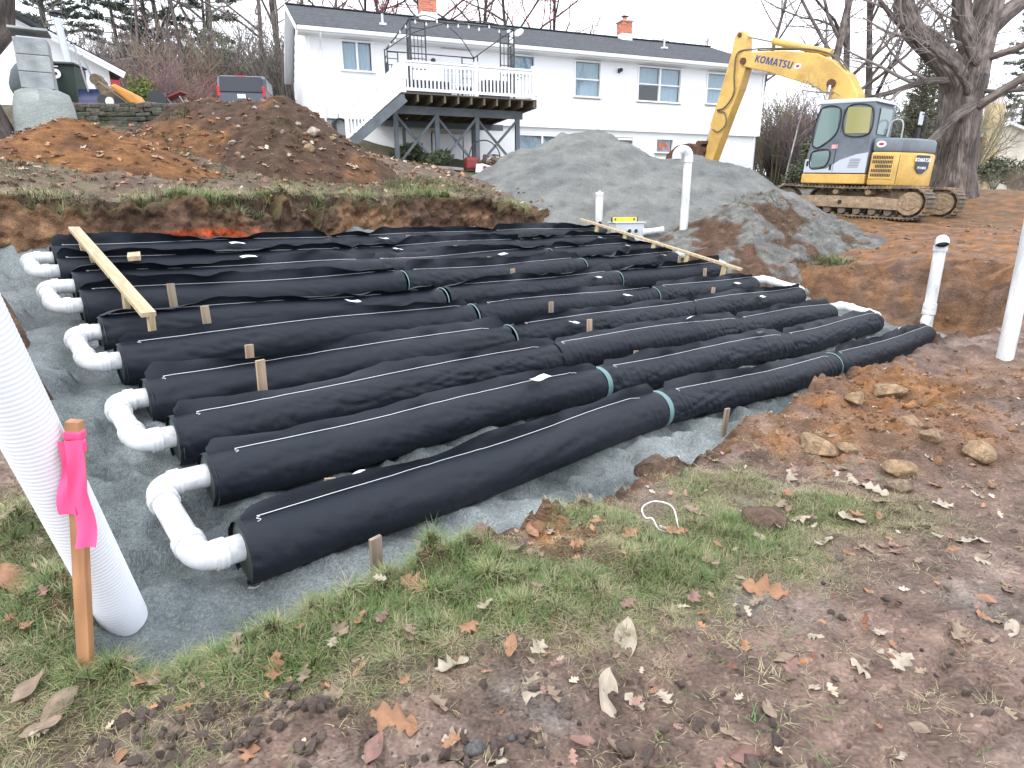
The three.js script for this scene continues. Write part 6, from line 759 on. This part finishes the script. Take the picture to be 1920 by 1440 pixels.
// things kept on the terrace
{
  const ty = (x, z) => Math.max(3.82, groundY(x, z));
  const bin = thing('wheeled_bin', 'dark green wheeled refuse bin with a white emblem on the terrace', 'bin', [-9.75, ty(-9.75, -15) - 0.12, -15], 0.25), gm = mat(C(0.025, 0.045, 0.035), 0.5); mesh('bin_body', (() => { const g = new THREE.CylinderGeometry(0.5, 0.42, 0.82, 4, 1); g.rotateY(Math.PI / 4); g.scale(1.05, 1, 0.95); return g.translate(0, 0.46, 0).toNonIndexed(); })(), gm, bin).geometry.computeVertexNormals(); mesh('lid', rbox(0.82, 0.06, 0.78, 0.03, 0, 0.9, 0.0).rotateX(0.04), mat(C(0.05, 0.07, 0.06), 0.5), bin); for (const x of [-0.3, 0.3]) mesh('wheel', rod(V(x - 0.04, 0.1, -0.34), V(x + 0.04, 0.1, -0.34), 0.1, 0.1, 16), rubberMat(), bin); mesh('handle', rod(V(-0.28, 0.88, -0.44), V(0.28, 0.88, -0.44), 0.02), gm, bin); mesh('emblem', new THREE.RingGeometry(0.03, 0.095, 24).translate(0.02, 0.68, 0.375), trimWhite, bin); mesh('emblem_text', box(0.14, 0.02, 0.004, 0.02, 0.82, 0.39), trimWhite, bin);
  function rubberMat() { return blackMetal; }
  const sack = thing('grey_tarp_bundle', 'rounded dark grey tarp bundle between the fireplace and the bin', 'tarp', [-9.9, ty(-9.9, -14.2), -14.2]); mesh('bundle', (() => { const g = new THREE.SphereGeometry(0.42, 24, 16), p = g.attributes.position; for (let i = 0; i < p.count; i++) { const k = 1 + 0.15 * vn(p.getX(i) * 5, p.getY(i) * 5 + p.getZ(i) * 4); p.setXYZ(i, p.getX(i) * k * 0.9, p.getY(i) * k * 1.1, p.getZ(i) * k * 0.8); } g.computeVertexNormals(); return g.translate(0, 0.35, 0); })(), mat(C(0.06, 0.075, 0.085), 0.7), sack);
  const shv = thing('snow_shovel', 'blue bladed snow shovel leaning against the stovepipe on the terrace', 'shovel', [-9.05, ty(-9.05, -14.6), -14.6]); mesh('blade', (() => { const g = gridGeo(9, 7, (a, b) => V((a - 0.5) * 0.46, 0.02 + b * 0.34, -0.1 * Math.sin(b * 2.4) - b * 0.04)); return g; })(), mat(C(0.02, 0.035, 0.13), 0.5, { side: THREE.DoubleSide }), shv); mesh('shaft', rod(V(0.02, 0.3, -0.08), V(-0.3, 1.3, -0.35), 0.018), mat(C(0.25, 0.26, 0.3), 0.5), shv); mesh('grip', rod(V(-0.36, 1.3, -0.35), V(-0.24, 1.3, -0.35), 0.02), blackMetal, shv);
  const rake = thing('garden_rake', 'long handled tool leaning on the shed wall beside the snow shovel', 'tool', [-8.75, ty(-8.75, -14.7), -14.7]); mesh('handle', rod(V(0, 0, 0), V(-0.42, 1.05, -0.2), 0.017), mat(C(0.2, 0.22, 0.26), 0.6), rake); mesh('tool_head', box(0.2, 0.04, 0.05, 0, 0.02, 0), blackMetal, rake);
  const stump = thing('log_splitter', 'upright brown log splitter with a round head on the terrace', 'log splitter', [-8.6, ty(-8.6, -14.5) - 0.05, -14.5]), br = mat(C(0.22, 0.17, 0.11), 0.8, { map: soilTone }); mesh('beam', prism([[-0.02, 0], [0.16, 0], [0.08, 0.5], [-0.02, 0.62], [-0.14, 0.62], [-0.15, 0.5], [-0.06, 0.3]], 0.14, 0.02), br, stump); mesh('ram_head', rod(V(-0.1, 0.55, -0.08), V(-0.1, 0.55, 0.08), 0.11, 0.11, 18), br, stump); mesh('body', rbox(0.42, 0.2, 0.3, 0.05, 0.24, 0.22, 0), br, stump); mesh('white_disc', rod(V(0.2, 0.1, 0.16), V(0.2, 0.1, 0.19), 0.09, 0.09, 18), trimWhite, stump); for (const x of [0.05, 0.4]) mesh('wheel', rod(V(x, 0.12, 0.1), V(x, 0.12, 0.17), 0.12, 0.12, 18), blackMetal, stump);
  const cart = thing('tipped_wheelbarrow', 'orange wheelbarrow tub tipped on its side at the terrace edge', 'wheelbarrow', [-8.0, ty(-8, -14.4) - 0.1, -14.4], 0.2); mesh('tub', (() => { const g = prism([[-0.3, 0.42], [-0.2, 0.46], [0.16, 0.28], [0.32, 0.05], [0.3, -0.06], [0.2, -0.05], [-0.16, 0.28]], 0.5, 0.05); return g; })(), mat(C(0.6, 0.27, 0.06), 0.5), cart); for (const z of [-0.18, 0.18]) mesh('handle', rod(V(0.1, 0.02, z), V(-0.5, 0.5, z), 0.018), lath[1], cart); mesh('wheel', rod(V(0.52, 0.2, -0.05), V(0.52, 0.2, 0.05), 0.19, 0.19, 20), blackMetal, cart);
  const bench = thing('folding_chair', 'small red and grey folding chair lying behind the wheelbarrow', 'chair', [-7.2, ty(-7.2, -14.7) - 0.15, -14.7]); mesh('seat', box(0.42, 0.03, 0.3).rotateZ(0.35).translate(0, 0.36, 0), mat(C(0.25, 0.04, 0.05), 0.6), bench); for (const [a, b] of [[-0.15, 0.1], [0.15, 0.35]]) for (const z of [-0.13, 0.13]) mesh('leg', rod(V(a, 0.34, z), V(b, 0, z), 0.012), mat(C(0.3, 0.3, 0.34), 0.4), bench);
}
// parked vehicle behind the soil pile
{
  const X = -11.3, Z = -30, Y = groundY(X, Z), o = thing('parked_suv', 'dark grey sport utility vehicle parked behind the brown soil pile, seen from its rear', 'car', [X, Y - 0.1, Z], 0.18), body = mat(C(0.1, 0.115, 0.145), 0.3, { metalness: 0.3 }), gl = mat(C(0.025, 0.03, 0.04), 0.06), red = mat(C(0.5, 0.02, 0.02), 0.3);
  mesh('body', (() => { const g = prism([[-2.3, 0.45], [2.2, 0.45], [2.3, 0.9], [2.1, 1.1], [0.9, 1.18], [0.35, 1.72], [-1.9, 1.76], [-2.15, 1.62], [-2.32, 1.05]], 1.86, 0.1); g.rotateY(Math.PI / 2); return g; })(), body, o);
  mesh('rear_window', box(1.62, 0.6, 0.03).rotateX(-0.26).translate(0, 1.38, 2.27), gl, o); for (const s of [-1, 1]) { mesh('tail_light', rbox(0.14, 0.42, 0.1, 0.03, s * 0.86, 1.1, 2.27), red, o); mesh('side_window', box(0.02, 0.42, 2.6).translate(s * 0.935, 1.42, 0.7), gl, o); for (const z of [1.45, -1.45]) { const w = mesh('wheel', rod(V(s * 0.72, 0.36, z), V(s * 0.95, 0.36, z), 0.37, 0.37, 24), blackMetal, o); mesh('rim', rod(V(s * 0.95, 0.36, z), V(s * 0.965, 0.36, z), 0.22, 0.22, 18), body, w); } }
  mesh('brake_light', box(0.4, 0.04, 0.03, 0, 1.72, 2.12), red, o); mesh('licence_plate', box(0.32, 0.16, 0.02, 0, 0.92, 2.34), trimWhite, o); mesh('bumper', rbox(1.8, 0.24, 0.2, 0.06, 0, 0.58, 2.3), body, o); mesh('roof_rail', merge([rod(V(-0.72, 1.8, -0.6), V(-0.72, 1.8, 1.8), 0.02), rod(V(0.72, 1.8, -0.6), V(0.72, 1.8, 1.8), 0.02)]), blackMetal, o);
}
// ---------------------------------------------------------------- grass, leaves, stones, clods
{
  seed = 7001;
  const tuft = (n, h, spread, droop, w) => { const pos = [], nor = [], idx = []; for (let k = 0; k < n; k++) { const a = rr(0, 6.283), r0 = Math.sqrt(rnd()) * spread * 0.35, bx = Math.cos(a) * r0, bz = Math.sin(a) * r0, a2 = a + rr(-0.8, 0.8), hh = h * rr(0.55, 1.15), out = spread * rr(0.3, 1), dr = droop * rr(0.4, 1.2), sx = -Math.sin(a2) * w, sz = Math.cos(a2) * w, b = pos.length / 3; for (let s = 0; s <= 3; s++) { const t = s / 3, y = hh * (t - dr * t * t), o = out * t * t, ww = 1 - 0.85 * t; for (const q of s < 3 ? [-1, 1] : [0]) { pos.push(bx + Math.cos(a2) * o + q * sx * ww, y, bz + Math.sin(a2) * o + q * sz * ww); nor.push(Math.cos(a2) * 0.4, 0.85, Math.sin(a2) * 0.4); } } idx.push(b, b + 1, b + 2, b + 1, b + 3, b + 2, b + 2, b + 3, b + 4, b + 3, b + 5, b + 4, b + 4, b + 5, b + 6); } const g = new THREE.BufferGeometry(); g.setAttribute('position', new THREE.Float32BufferAttribute(pos, 3)); g.setAttribute('normal', new THREE.Float32BufferAttribute(nor, 3)); g.setIndex(idx); return g; };
  const grassM = new THREE.MeshStandardMaterial({ color: 0xffffff, roughness: 0.75, side: THREE.DoubleSide });
  const up = tuft(12, 0.085, 0.07, 0.35, 0.0014), flop = tuft(14, 0.05, 0.11, 0.6, 0.0013), low = tuft(9, 0.022, 0.07, 0.5, 0.0014), longG = tuft(16, 0.17, 0.12, 0.5, 0.0026);
  function sow(name, label, geo, pts) { const im = new THREE.InstancedMesh(geo, grassM, pts.length), M = new THREE.Matrix4(), q = new THREE.Quaternion(), e = new THREE.Euler(), c = new THREE.Color(); pts.forEach(([x, y, z, s, r, g, b, tx = 0, tz = 0], k) => { e.set(rr(-0.15, 0.15) + tx, rr(0, 6.283), rr(-0.15, 0.15) + tz); M.compose(V(x, y, z), q.setFromEuler(e), V(s, s * rr(0.8, 1.2), s)); im.setMatrixAt(k, M); im.setColorAt(k, c.setRGB(r, g, b)); }); im.name = numbered(name); im.castShadow = im.receiveShadow = true; scene.add(im); return meta(im, label, null, null, 'stuff'); }
  const tint = (dry) => { const k = rr(0.75, 1.3); return dry ? [0.38 * k, 0.33 * k, 0.19 * k] : [0.12 * k * rr(0.8, 1.5), 0.21 * k, 0.06 * k]; };
  const A = [], B = [], Cc = [], D = [];
  for (let k = 0; k < 60000 && A.length + B.length < 17000; k++) { const x = rr(-3, 2.8), z = rr(-4, -1.1), g = patch(GREEN, x, z); if (rnd() > g * 1.05) continue; const q = groundInfo(x, z); if (q.inside > 0.35) continue; const dry = rnd() < 0.32 + 0.6 * (1 - g) + 0.25 * fbm(x * 2, z * 2, 2); (rnd() < 0.5 * g ? A : B).push([x, q.y - 0.004, z, rr(0.6, 1.15) * (0.6 + 0.5 * g), ...tint(dry)]); }
  for (let k = 0; k < 9000; k++) { const x = rr(-3.2, 3.2), z = rr(-4.6, -1.0); if (rnd() > 0.2 + 0.5 * sstep(-0.1, 0.4, fbm(x * 1.3 + 3, z * 1.3, 3))) continue; const q = groundInfo(x, z); if (q.inside > 0.2) continue; Cc.push([x, q.y - 0.002, z, rr(0.5, 1.2), ...tint(rnd() < 0.85)]); }
  // longer grass hanging over the brinks
  for (let k = 0; k < 70000 && D.length < 10000; k++) { const u = rr(-1.2, 11.5), w = rr(1.4, 9), [x, z] = xz(u, w), g = patch(GREEN2, x, z); if (rnd() > g) continue; const q = groundInfo(x, z); if (q.inside > 0.45) continue; const edge = q.sd < 0.5 && w > 4.5 ? 0.5 : 0; D.push([x, q.y - 0.01, z, rr(0.5, 1.35) * (0.5 + 0.6 * g), ...tint(rnd() < 0.35 + 0.4 * (1 - g)), edge * 0.8, edge * 0.5]); }
  for (let k = 0; k < 420; k++) { const x = rr(-0.9, -0.1), z = rr(-2.75, -2.35); const q = groundInfo(x, z); if (q.inside > 0.4 || q.sd > 0.3) continue; D.push([x, q.y - 0.01, z, rr(0.4, 0.75), ...tint(rnd() < 0.4)]); }
  const E = []; for (let k = 0; k < 2600; k++) { const u = rr(-2, 9), w = rr(6.2, 12), [x, z] = xz(u, w); if (rnd() > 0.35 + 0.5 * fbm(x, z, 3)) continue; E.push([x, groundY(x, z) - 0.01, z, rr(0.3, 0.6), ...tint(rnd() < 0.6)]); }
  const F = []; for (let k = 0; k < 260; k++) { const c = pick([[-6.1, -12.0, 0.35], [-5.55, -11.5, 0.3], [-6.7, -11.9, 0.4], [-4.0, -12.0, 0.25], [-6.9, -11.2, 0.35], [4.6, -12.3, 0.3], [5.1, -11.9, 0.4], [-6.3, -12.9, 0.3]]); const x = c[0] + rr(-1, 1) * c[2], z = c[1] + rr(-1, 1) * c[2]; F.push([x, surfaceY(x, z) - 0.01, z, rr(0.5, 1.0), ...tint(rnd() < 0.45)]); }
  sow('lawn_grass', 'short upright green grass along the edge of the excavation', up, A); sow('lawn_grass', 'floppy mixed green and straw grass along the edge of the excavation', flop, B); sow('dry_grass', 'flattened straw coloured grass scattered over the mud', low, Cc); sow('long_grass', 'longer grass hanging over the cut banks', longG, D); sow('thin_grass', 'thin worn grass on the slope below the soil piles', longG, E.concat(F));
}
// oak leaves
const LEAFCOL = [C(0.46, 0.39, 0.3), C(0.29, 0.215, 0.15), C(0.36, 0.185, 0.1), C(0.27, 0.155, 0.125), C(0.22, 0.085, 0.045)];
const leafMats = LEAFCOL.map((c) => mat(c, 0.75, { side: THREE.DoubleSide, map: grime }));
function leafGeo(kind, sd) { // unit length, lobed or plain, curled
  seed = sd; const N = 40, M = 6, curl = rr(0.5, 1.7), roll = rr(-0.5, 0.7), tw = rr(-0.5, 0.5), half = (t) => kind === 0 ? (0.06 + 0.3 * Math.sin(Math.PI * Math.pow(t, 0.8))) * (0.3 + 0.7 * Math.pow(1 - Math.abs(((t * 3.3 + 0.15) % 1) * 2 - 1), 0.9)) * (t > 0.96 ? 0.3 : 1) + 0.008 : 0.23 * Math.pow(Math.sin(Math.PI * clamp(t * 0.97 + 0.02, 0, 1)), 0.8) + 0.004;
  return gridGeo(N, M, (t, b) => { const v = (b - 0.5) * 2, w = half(t) * v; const x = t - 0.5, lift = 0.16 * curl * (x * x * 1.6) + 0.42 * curl * w * w * 2.2 + 0.04 * Math.sin(t * 9 + v * 2 + sd); const a = tw * x; return V(x + (kind === 0 ? 0.3 * Math.abs(w) : 0), lift + w * Math.sin(a) + roll * 0.15 * w, w * Math.cos(a) + 0.06 * Math.sin(t * 3 + sd)); });
}
const leafGeos = [[], []]; for (let k = 0; k < 5; k++) { leafGeos[0].push(leafGeo(0, 100 + k * 7)); if (k < 4) leafGeos[1].push(leafGeo(1, 200 + k * 5)); }
const LEAF = [[-0.38,-1.66,0.17,0,2],[-0.43,-1.57,0.12,1,3],[-0.19,-1.52,0.11,1,1],[0.32,-1.78,0.18,1,0],[0.44,-2.08,0.19,1,0],[1.10,-2.41,0.20,0,2],[-1.17,-1.99,0.13,0,4],[-1.23,-2.16,0.12,0,3],[-0.42,-2.37,0.15,0,2],[-0.22,-1.89,0.13,0,0],[-0.01,-1.97,0.11,1,2],[0.09,-2.00,0.10,0,0],[0.04,-1.77,0.12,0,0],[0.70,-1.53,0.11,1,3],[1.08,-1.72,0.13,1,1],[-2.02,-2.23,0.23,1,2],[-1.92,-2.20,0.09,1,0],[-1.27,-1.82,0.13,0,2],[-1.59,-1.72,0.14,1,1],[-1.45,-1.67,0.14,1,1],[-0.84,-1.88,0.12,0,2],[-1.08,-1.70,0.06,0,2],[-0.55,-1.89,0.07,1,2],[-0.17,-2.08,0.10,0,2],[-0.39,-2.05,0.09,0,1],[-1.00,-2.09,0.12,0,1],[-1.01,-1.97,0.10,0,1],[0.84,-2.91,0.13,0,2],[0.98,-3.12,0.12,0,1],[1.07,-2.94,0.13,0,2],[0.51,-1.77,0.08,0,0],[1.34,-3.21,0.13,0,0],[2.10,-3.65,0.19,0,0],[2.14,-3.41,0.15,0,0],[1.55,-3.08,0.13,0,0],[0.71,-2.07,0.10,0,1],[1.42,-2.10,0.09,0,0],[1.99,-2.16,0.11,1,0],[1.41,-1.98,0.12,1,0],[1.37,-1.87,0.11,0,0],[1.18,-1.53,0.11,0,0],[-0.19,-1.58,0.08,0,2],[-0.06,-1.56,0.09,0,1],[-0.25,-1.73,0.09,0,1],[-0.64,-1.56,0.11,0,1],[-0.81,-1.56,0.10,0,2],[-0.88,-1.54,0.09,0,1],[-1.19,-1.55,0.12,1,2],[-1.45,-1.58,0.11,1,1],[-0.62,-1.78,0.09,0,1],[0.59,-2.86,0.11,0,2],[0.43,-2.92,0.10,1,2],[0.09,-1.62,0.08,0,1],[0.21,-1.57,0.08,1,3],[-0.66,-2.06,0.10,0,1],[-0.83,-2.09,0.08,1,2],[-1.22,-1.81,0.10,0,1],[0.31,-1.57,0.08,0,1],[1.16,-2.07,0.07,0,0],[0.67,-1.59,0.07,0,1],[0.30,-2.66,0.09,0,2],[0.10,-2.81,0.11,1,2],[1.83,-3.08,0.15,0,0],[1.58,-2.85,0.12,0,0],[1.37,-2.99,0.12,0,1],[2.39,-2.89,0.12,0,0],[2.45,-3.27,0.13,0,0],[1.74,-3.66,0.17,0,0],[1.30,-3.35,0.12,0,1],[0.72,-3.09,0.09,1,0],[0.92,-2.61,0.09,0,1]];
{
  seed = 3333; const tone = ['pale buff', 'dull brown', 'rusty orange brown', 'pinkish brown', 'deep red brown'];
  const all = LEAF.slice(); for (let k = 0; k < 400 && all.length < 195; k++) { const x = rr(-2.4, 3.2), z = rr(-4.2, -1.35), q = groundInfo(x, z); if (q.inside > 0.3 || Math.abs(x) > -z * 0.95) continue; all.push([x, z, rr(0.05, 0.11), rnd() < 0.75 ? 0 : 1, pick([0, 0, 1, 1, 1, 2, 3])]); }
  for (const [x, z, s, kind, c] of all) {
    const g = patch(GREEN, x, z), where = g > 0.45 ? 'in the grass edging the excavation' : 'on the churned mud', o = single('fallen_leaf', pick(leafGeos[kind]), leafMats[c], `${tone[c]} ${kind ? 'smooth edged' : 'lobed oak'} leaf lying ${where}`, 'leaf', 'fallen leaves on the ground'); const e = 0.03; const y = groundY(x, z), nx = -(groundY(x + e, z) - groundY(x - e, z)) / (2 * e), nz = -(groundY(x, z + e) - groundY(x, z - e)) / (2 * e); o.position.set(x, y + 0.006 + (g > 0.4 ? 0.028 : 0), z); o.scale.setScalar(s); o.quaternion.setFromUnitVectors(V(0, 1, 0), V(clamp(nx, -0.5, 0.5), 1, clamp(nz, -0.5, 0.5)).normalize()); o.rotateY(rr(0, 6.283)); o.rotateX(rr(-0.3, 0.3)); if (rnd() < 0.25) o.rotateX(Math.PI);
  }
  const litter = (name, label, n, fn, smin, smax) => { leafGeos[0].slice(0, 3).forEach((geo, v) => { const pts = []; for (let k = 0; k < n / 3; k++) { const p = fn(); if (p) pts.push(p); } const im = new THREE.InstancedMesh(geo, mat(C(1, 1, 1), 0.8, { side: THREE.DoubleSide }), pts.length), M = new THREE.Matrix4(), q = new THREE.Quaternion(), e = new THREE.Euler(), col = new THREE.Color(); pts.forEach(([x, z], k) => { e.set(rr(-0.5, 0.5), rr(0, 6.28), rr(-0.5, 0.5)); const s = rr(smin, smax); M.compose(V(x, surfaceY(x, z) + 0.012, z), q.setFromEuler(e), V(s, s, s)); im.setMatrixAt(k, M); im.setColorAt(k, col.copy(pick(LEAFCOL)).multiplyScalar(rr(0.8, 1.3))); }); im.name = numbered(name); im.castShadow = im.receiveShadow = true; scene.add(im); meta(im, label, null, null, 'stuff'); }); };
  litter('leaf_litter', 'small leaf fragments strewn over the mud and grass', 1100, () => { const x = rr(-3.5, 5), z = rr(-6, -1.2), q = groundInfo(x, z); return q.inside > 0.2 || Math.abs(x) > -z * 1.05 ? null : [x, z]; }, 0.02, 0.055);
  litter('leaf_litter', 'fallen leaves on the slope around the soil piles', 1500, () => { const [x, z] = xz(rr(-3, 9), rr(6.3, 13)); return [x, z]; }, 0.08, 0.16);
}
// stones
const stoneGeos = []; { for (let k = 0; k < 6; k++) { const g = mergeVertices(new THREE.IcosahedronGeometry(0.5, 4).deleteAttribute('uv').deleteAttribute('normal')), p = g.attributes.position; for (let i = 0; i < p.count; i++) { const v = V().fromBufferAttribute(p, i); let d = 1; for (let q = 0; q < 13; q++) { const n = V(Math.sin(k * 3 + q * 2.4), Math.cos(k * 1.7 + q * 1.3), Math.sin(q * 4.1 + k)).normalize(), m = v.dot(n); if (m > 0.3 + 0.1 * h2(k, q)) v.addScaledVector(n, (0.3 + 0.1 * h2(k, q) - m) * 0.95); } d += 0.05 * vn(v.x * 5 + k, v.y * 5 + v.z * 4) + 0.02 * vn(v.x * 14, v.y * 14 + v.z * 11); p.setXYZ(i, v.x * d * 1.15, v.y * d * 0.72, v.z * d * 0.9); } g.computeVertexNormals(); stoneGeos.push(boxUV(g)); } }
const stoneMats = [mat(C(0.46, 0.31, 0.18), 0.9, { map: soilTone, bumpMap: soilBump, bumpScale: 0.01 }), mat(C(0.38, 0.28, 0.19), 0.9, { map: soilTone, bumpMap: soilBump, bumpScale: 0.01 }), mat(C(0.24, 0.235, 0.235), 0.8, { map: soilTone, bumpMap: soilBump, bumpScale: 0.01 }), mat(C(0.5, 0.42, 0.34), 0.9, { map: soilTone })];
{
  seed = 1212; const S = [[2.07,-4.02,0.29,0],[2.26,-3.95,0.16,0],[2.95,-4.44,0.29,0],[3.09,-3.90,0.27,0],[2.83,-4.00,0.17,0],[2.75,-4.83,0.20,0],[3.27,-5.27,0.33,0],[2.43,-3.65,0.22,0],[-0.16,-2.85,0.15,1],[-0.12,-1.56,0.08,2],[0.95,-1.83,0.06,1],[2.30,-3.45,0.17,1],[2.36,-3.82,0.06,0],[2.88,-3.48,0.08,0],[0.66,-1.70,0.03,1],[0.41,-1.54,0.04,1],[-0.01,-1.59,0.04,2],[2.63,-4.44,0.08,0],[1.74,-3.92,0.06,1],[3.34,-4.68,0.12,0],[2.39,-4.45,0.09,0]];
  for (const [x, z, sc, l] of [[0.93, -3.74, 0.3, 'dark brown block of turfy soil standing at the brink beside the lowest black pipe'], [1.35, -3.05, 0.3, 'broad low clod of dark soil in the grass beside the white plastic loop'], [-0.02, -2.95, 0.2, 'dark crumbly clod beside the upright stone at the grass edge']]) { const o = single('soil_clod', stoneGeos[3], mat(C(0.2, 0.125, 0.085), 0.95, { map: soilTone, bumpMap: soilBump, bumpScale: 0.02 }), l, 'clod', 'large clods at the excavation edge'); o.position.set(x, groundY(x, z) + sc * 0.24, z); o.scale.set(sc, sc * (x > 1.2 ? 0.5 : 0.9), sc); if (x > 1.2) o.position.y -= sc * 0.14; o.rotation.set(0.2, x * 3, 0.1); }
  const lab = ['tan boulder half sunk in the orange spoil bank', 'brown stone lying in the trampled grass and mud', 'grey wet stone in the mud'];
  S.forEach(([x, z, s, m], k) => { const o = single('stone', stoneGeos[k % 6], stoneMats[m], s > 0.24 && m === 0 ? 'large ' + lab[0] : s < 0.13 && m === 0 ? 'small ' + lab[0] : lab[m], 'stone', 'stones beside the excavation'); o.position.set(x, groundY(x, z) + s * (s === 0.15 ? 0.32 : 0.08), z); o.scale.setScalar(s * 0.9); o.rotation.set(rr(-0.2, 0.2), rr(0, 6.28), rr(-0.2, 0.2)); });
  for (let k = 0; k < 46; k++) { const x = rr(-7, -2.9), z = rr(-12.6, -11.2), y = brownPile(x, z); if (y < groundY(x, z) + 0.12) continue; const s = rr(0.06, 0.2) * (k < 8 ? 1.5 : 0.8), o = single('stone', stoneGeos[k % 6], stoneMats[k % 3 ? 3 : 0], s > 0.17 ? 'pale rock stuck in the face of the brown soil pile' : 'pebble sized pale stone in the face of the brown soil pile', 'stone', 'stones in the soil pile'); o.position.set(x, y + s * 0.1, z); o.scale.setScalar(s); o.rotation.set(rr(-0.5, 0.5), rr(0, 6.28), rr(-0.5, 0.5)); }
  for (let k = 0; k < 16; k++) { const u = rr(0.3, 7), w = 5.75 + (u > 2 ? 0.5 : 0.1 + u * 0.15) + rr(-0.05, 0.12), [x, z] = xz(u, w), s = rr(0.07, 0.17), o = single('stone', stoneGeos[k % 6], stoneMats[k % 4 === 2 ? 1 : k % 4], 'stone exposed in the brown cut bank above the pipes', 'stone', 'stones in the cut bank'); o.position.set(x, groundY(x, z) + s * 0.1, z); o.scale.setScalar(s); o.rotation.set(rr(-0.5, 0.5), rr(0, 6.28), rr(-0.5, 0.5)); }
  const clods = (label, n, c, fn) => { const im = new THREE.InstancedMesh(stoneGeos[0], mat(C(1, 1, 1), 0.9, { bumpMap: soilBump, bumpScale: 0.012 }), n), M = new THREE.Matrix4(), q = new THREE.Quaternion(), e = new THREE.Euler(), col = new THREE.Color(); for (let k = 0; k < n; k++) { let p; do p = fn(); while (!p); const [x, z, s] = p; e.set(rr(0, 6), rr(0, 6), rr(0, 6)); M.compose(V(x, surfaceY(x, z) + s * 0.12, z), q.setFromEuler(e), V(s * rr(0.7, 1.3), s, s * rr(0.7, 1.3))); im.setMatrixAt(k, M); im.setColorAt(k, col.copy(c).multiplyScalar(rr(0.7, 1.2))); } im.name = numbered('dirt_clods'); im.castShadow = im.receiveShadow = true; scene.add(im); meta(im, label, null, null, 'stuff'); };
  const sk = () => Math.pow(rnd(), 3);
  clods('dark crumbled mud clods strewn over the churned ground', 700, C(0.2, 0.15, 0.124), () => { const x = rr(-2.6, 3.2), z = rr(-3.2, -1.2), q = groundInfo(x, z); return q.inside > 0.15 || patch(GREEN, x, z) > 0.4 || rnd() > 0.25 + q.zone ? null : [x, z, 0.008 + 0.035 * sk()]; });
  clods('heavy lumps of wet clay turned up beside the worn grass', 130, C(0.17, 0.125, 0.105), () => { const c = pick([[-1.0, -1.72, 0.25], [-0.78, -1.66, 0.22], [-0.7, -1.78, 0.15], [-0.15, -1.5, 0.25], [0.6, -1.48, 0.3], [-1.15, -1.6, 0.2]]); return [c[0] + rr(-1, 1) * c[2], c[1] + rr(-0.6, 0.6) * c[2], 0.025 + 0.06 * rnd() * rnd()]; });
  clods('orange crumbs of subsoil along the spoil bank', 1000, C(0.32, 0.175, 0.09), () => { const x = rr(0, 5.6), z = rr(-7, -2.6), q = groundInfo(x, z); return q.inside > 0.3 || rnd() > patch(ORANGE, x, z) ? null : [x, z, 0.01 + 0.06 * sk()]; });
  clods('brown clods on the slope and heaps', 420, C(0.22, 0.14, 0.09), () => { const [x, z] = xz(rr(-1, 7.5), rr(6.3, 10.5)); return [x, z, 0.015 + 0.07 * sk()]; });
  clods('mixed clods on the sandy heap and the orange slope', 500, C(0.27, 0.165, 0.1), () => { const x = rr(3.9, 10), z = rr(-14, -7.5), [u, w] = uw(x, z); return u < 9.6 ? null : [x, z, 0.015 + 0.1 * sk()]; });
}
renderer.render(scene, camera);
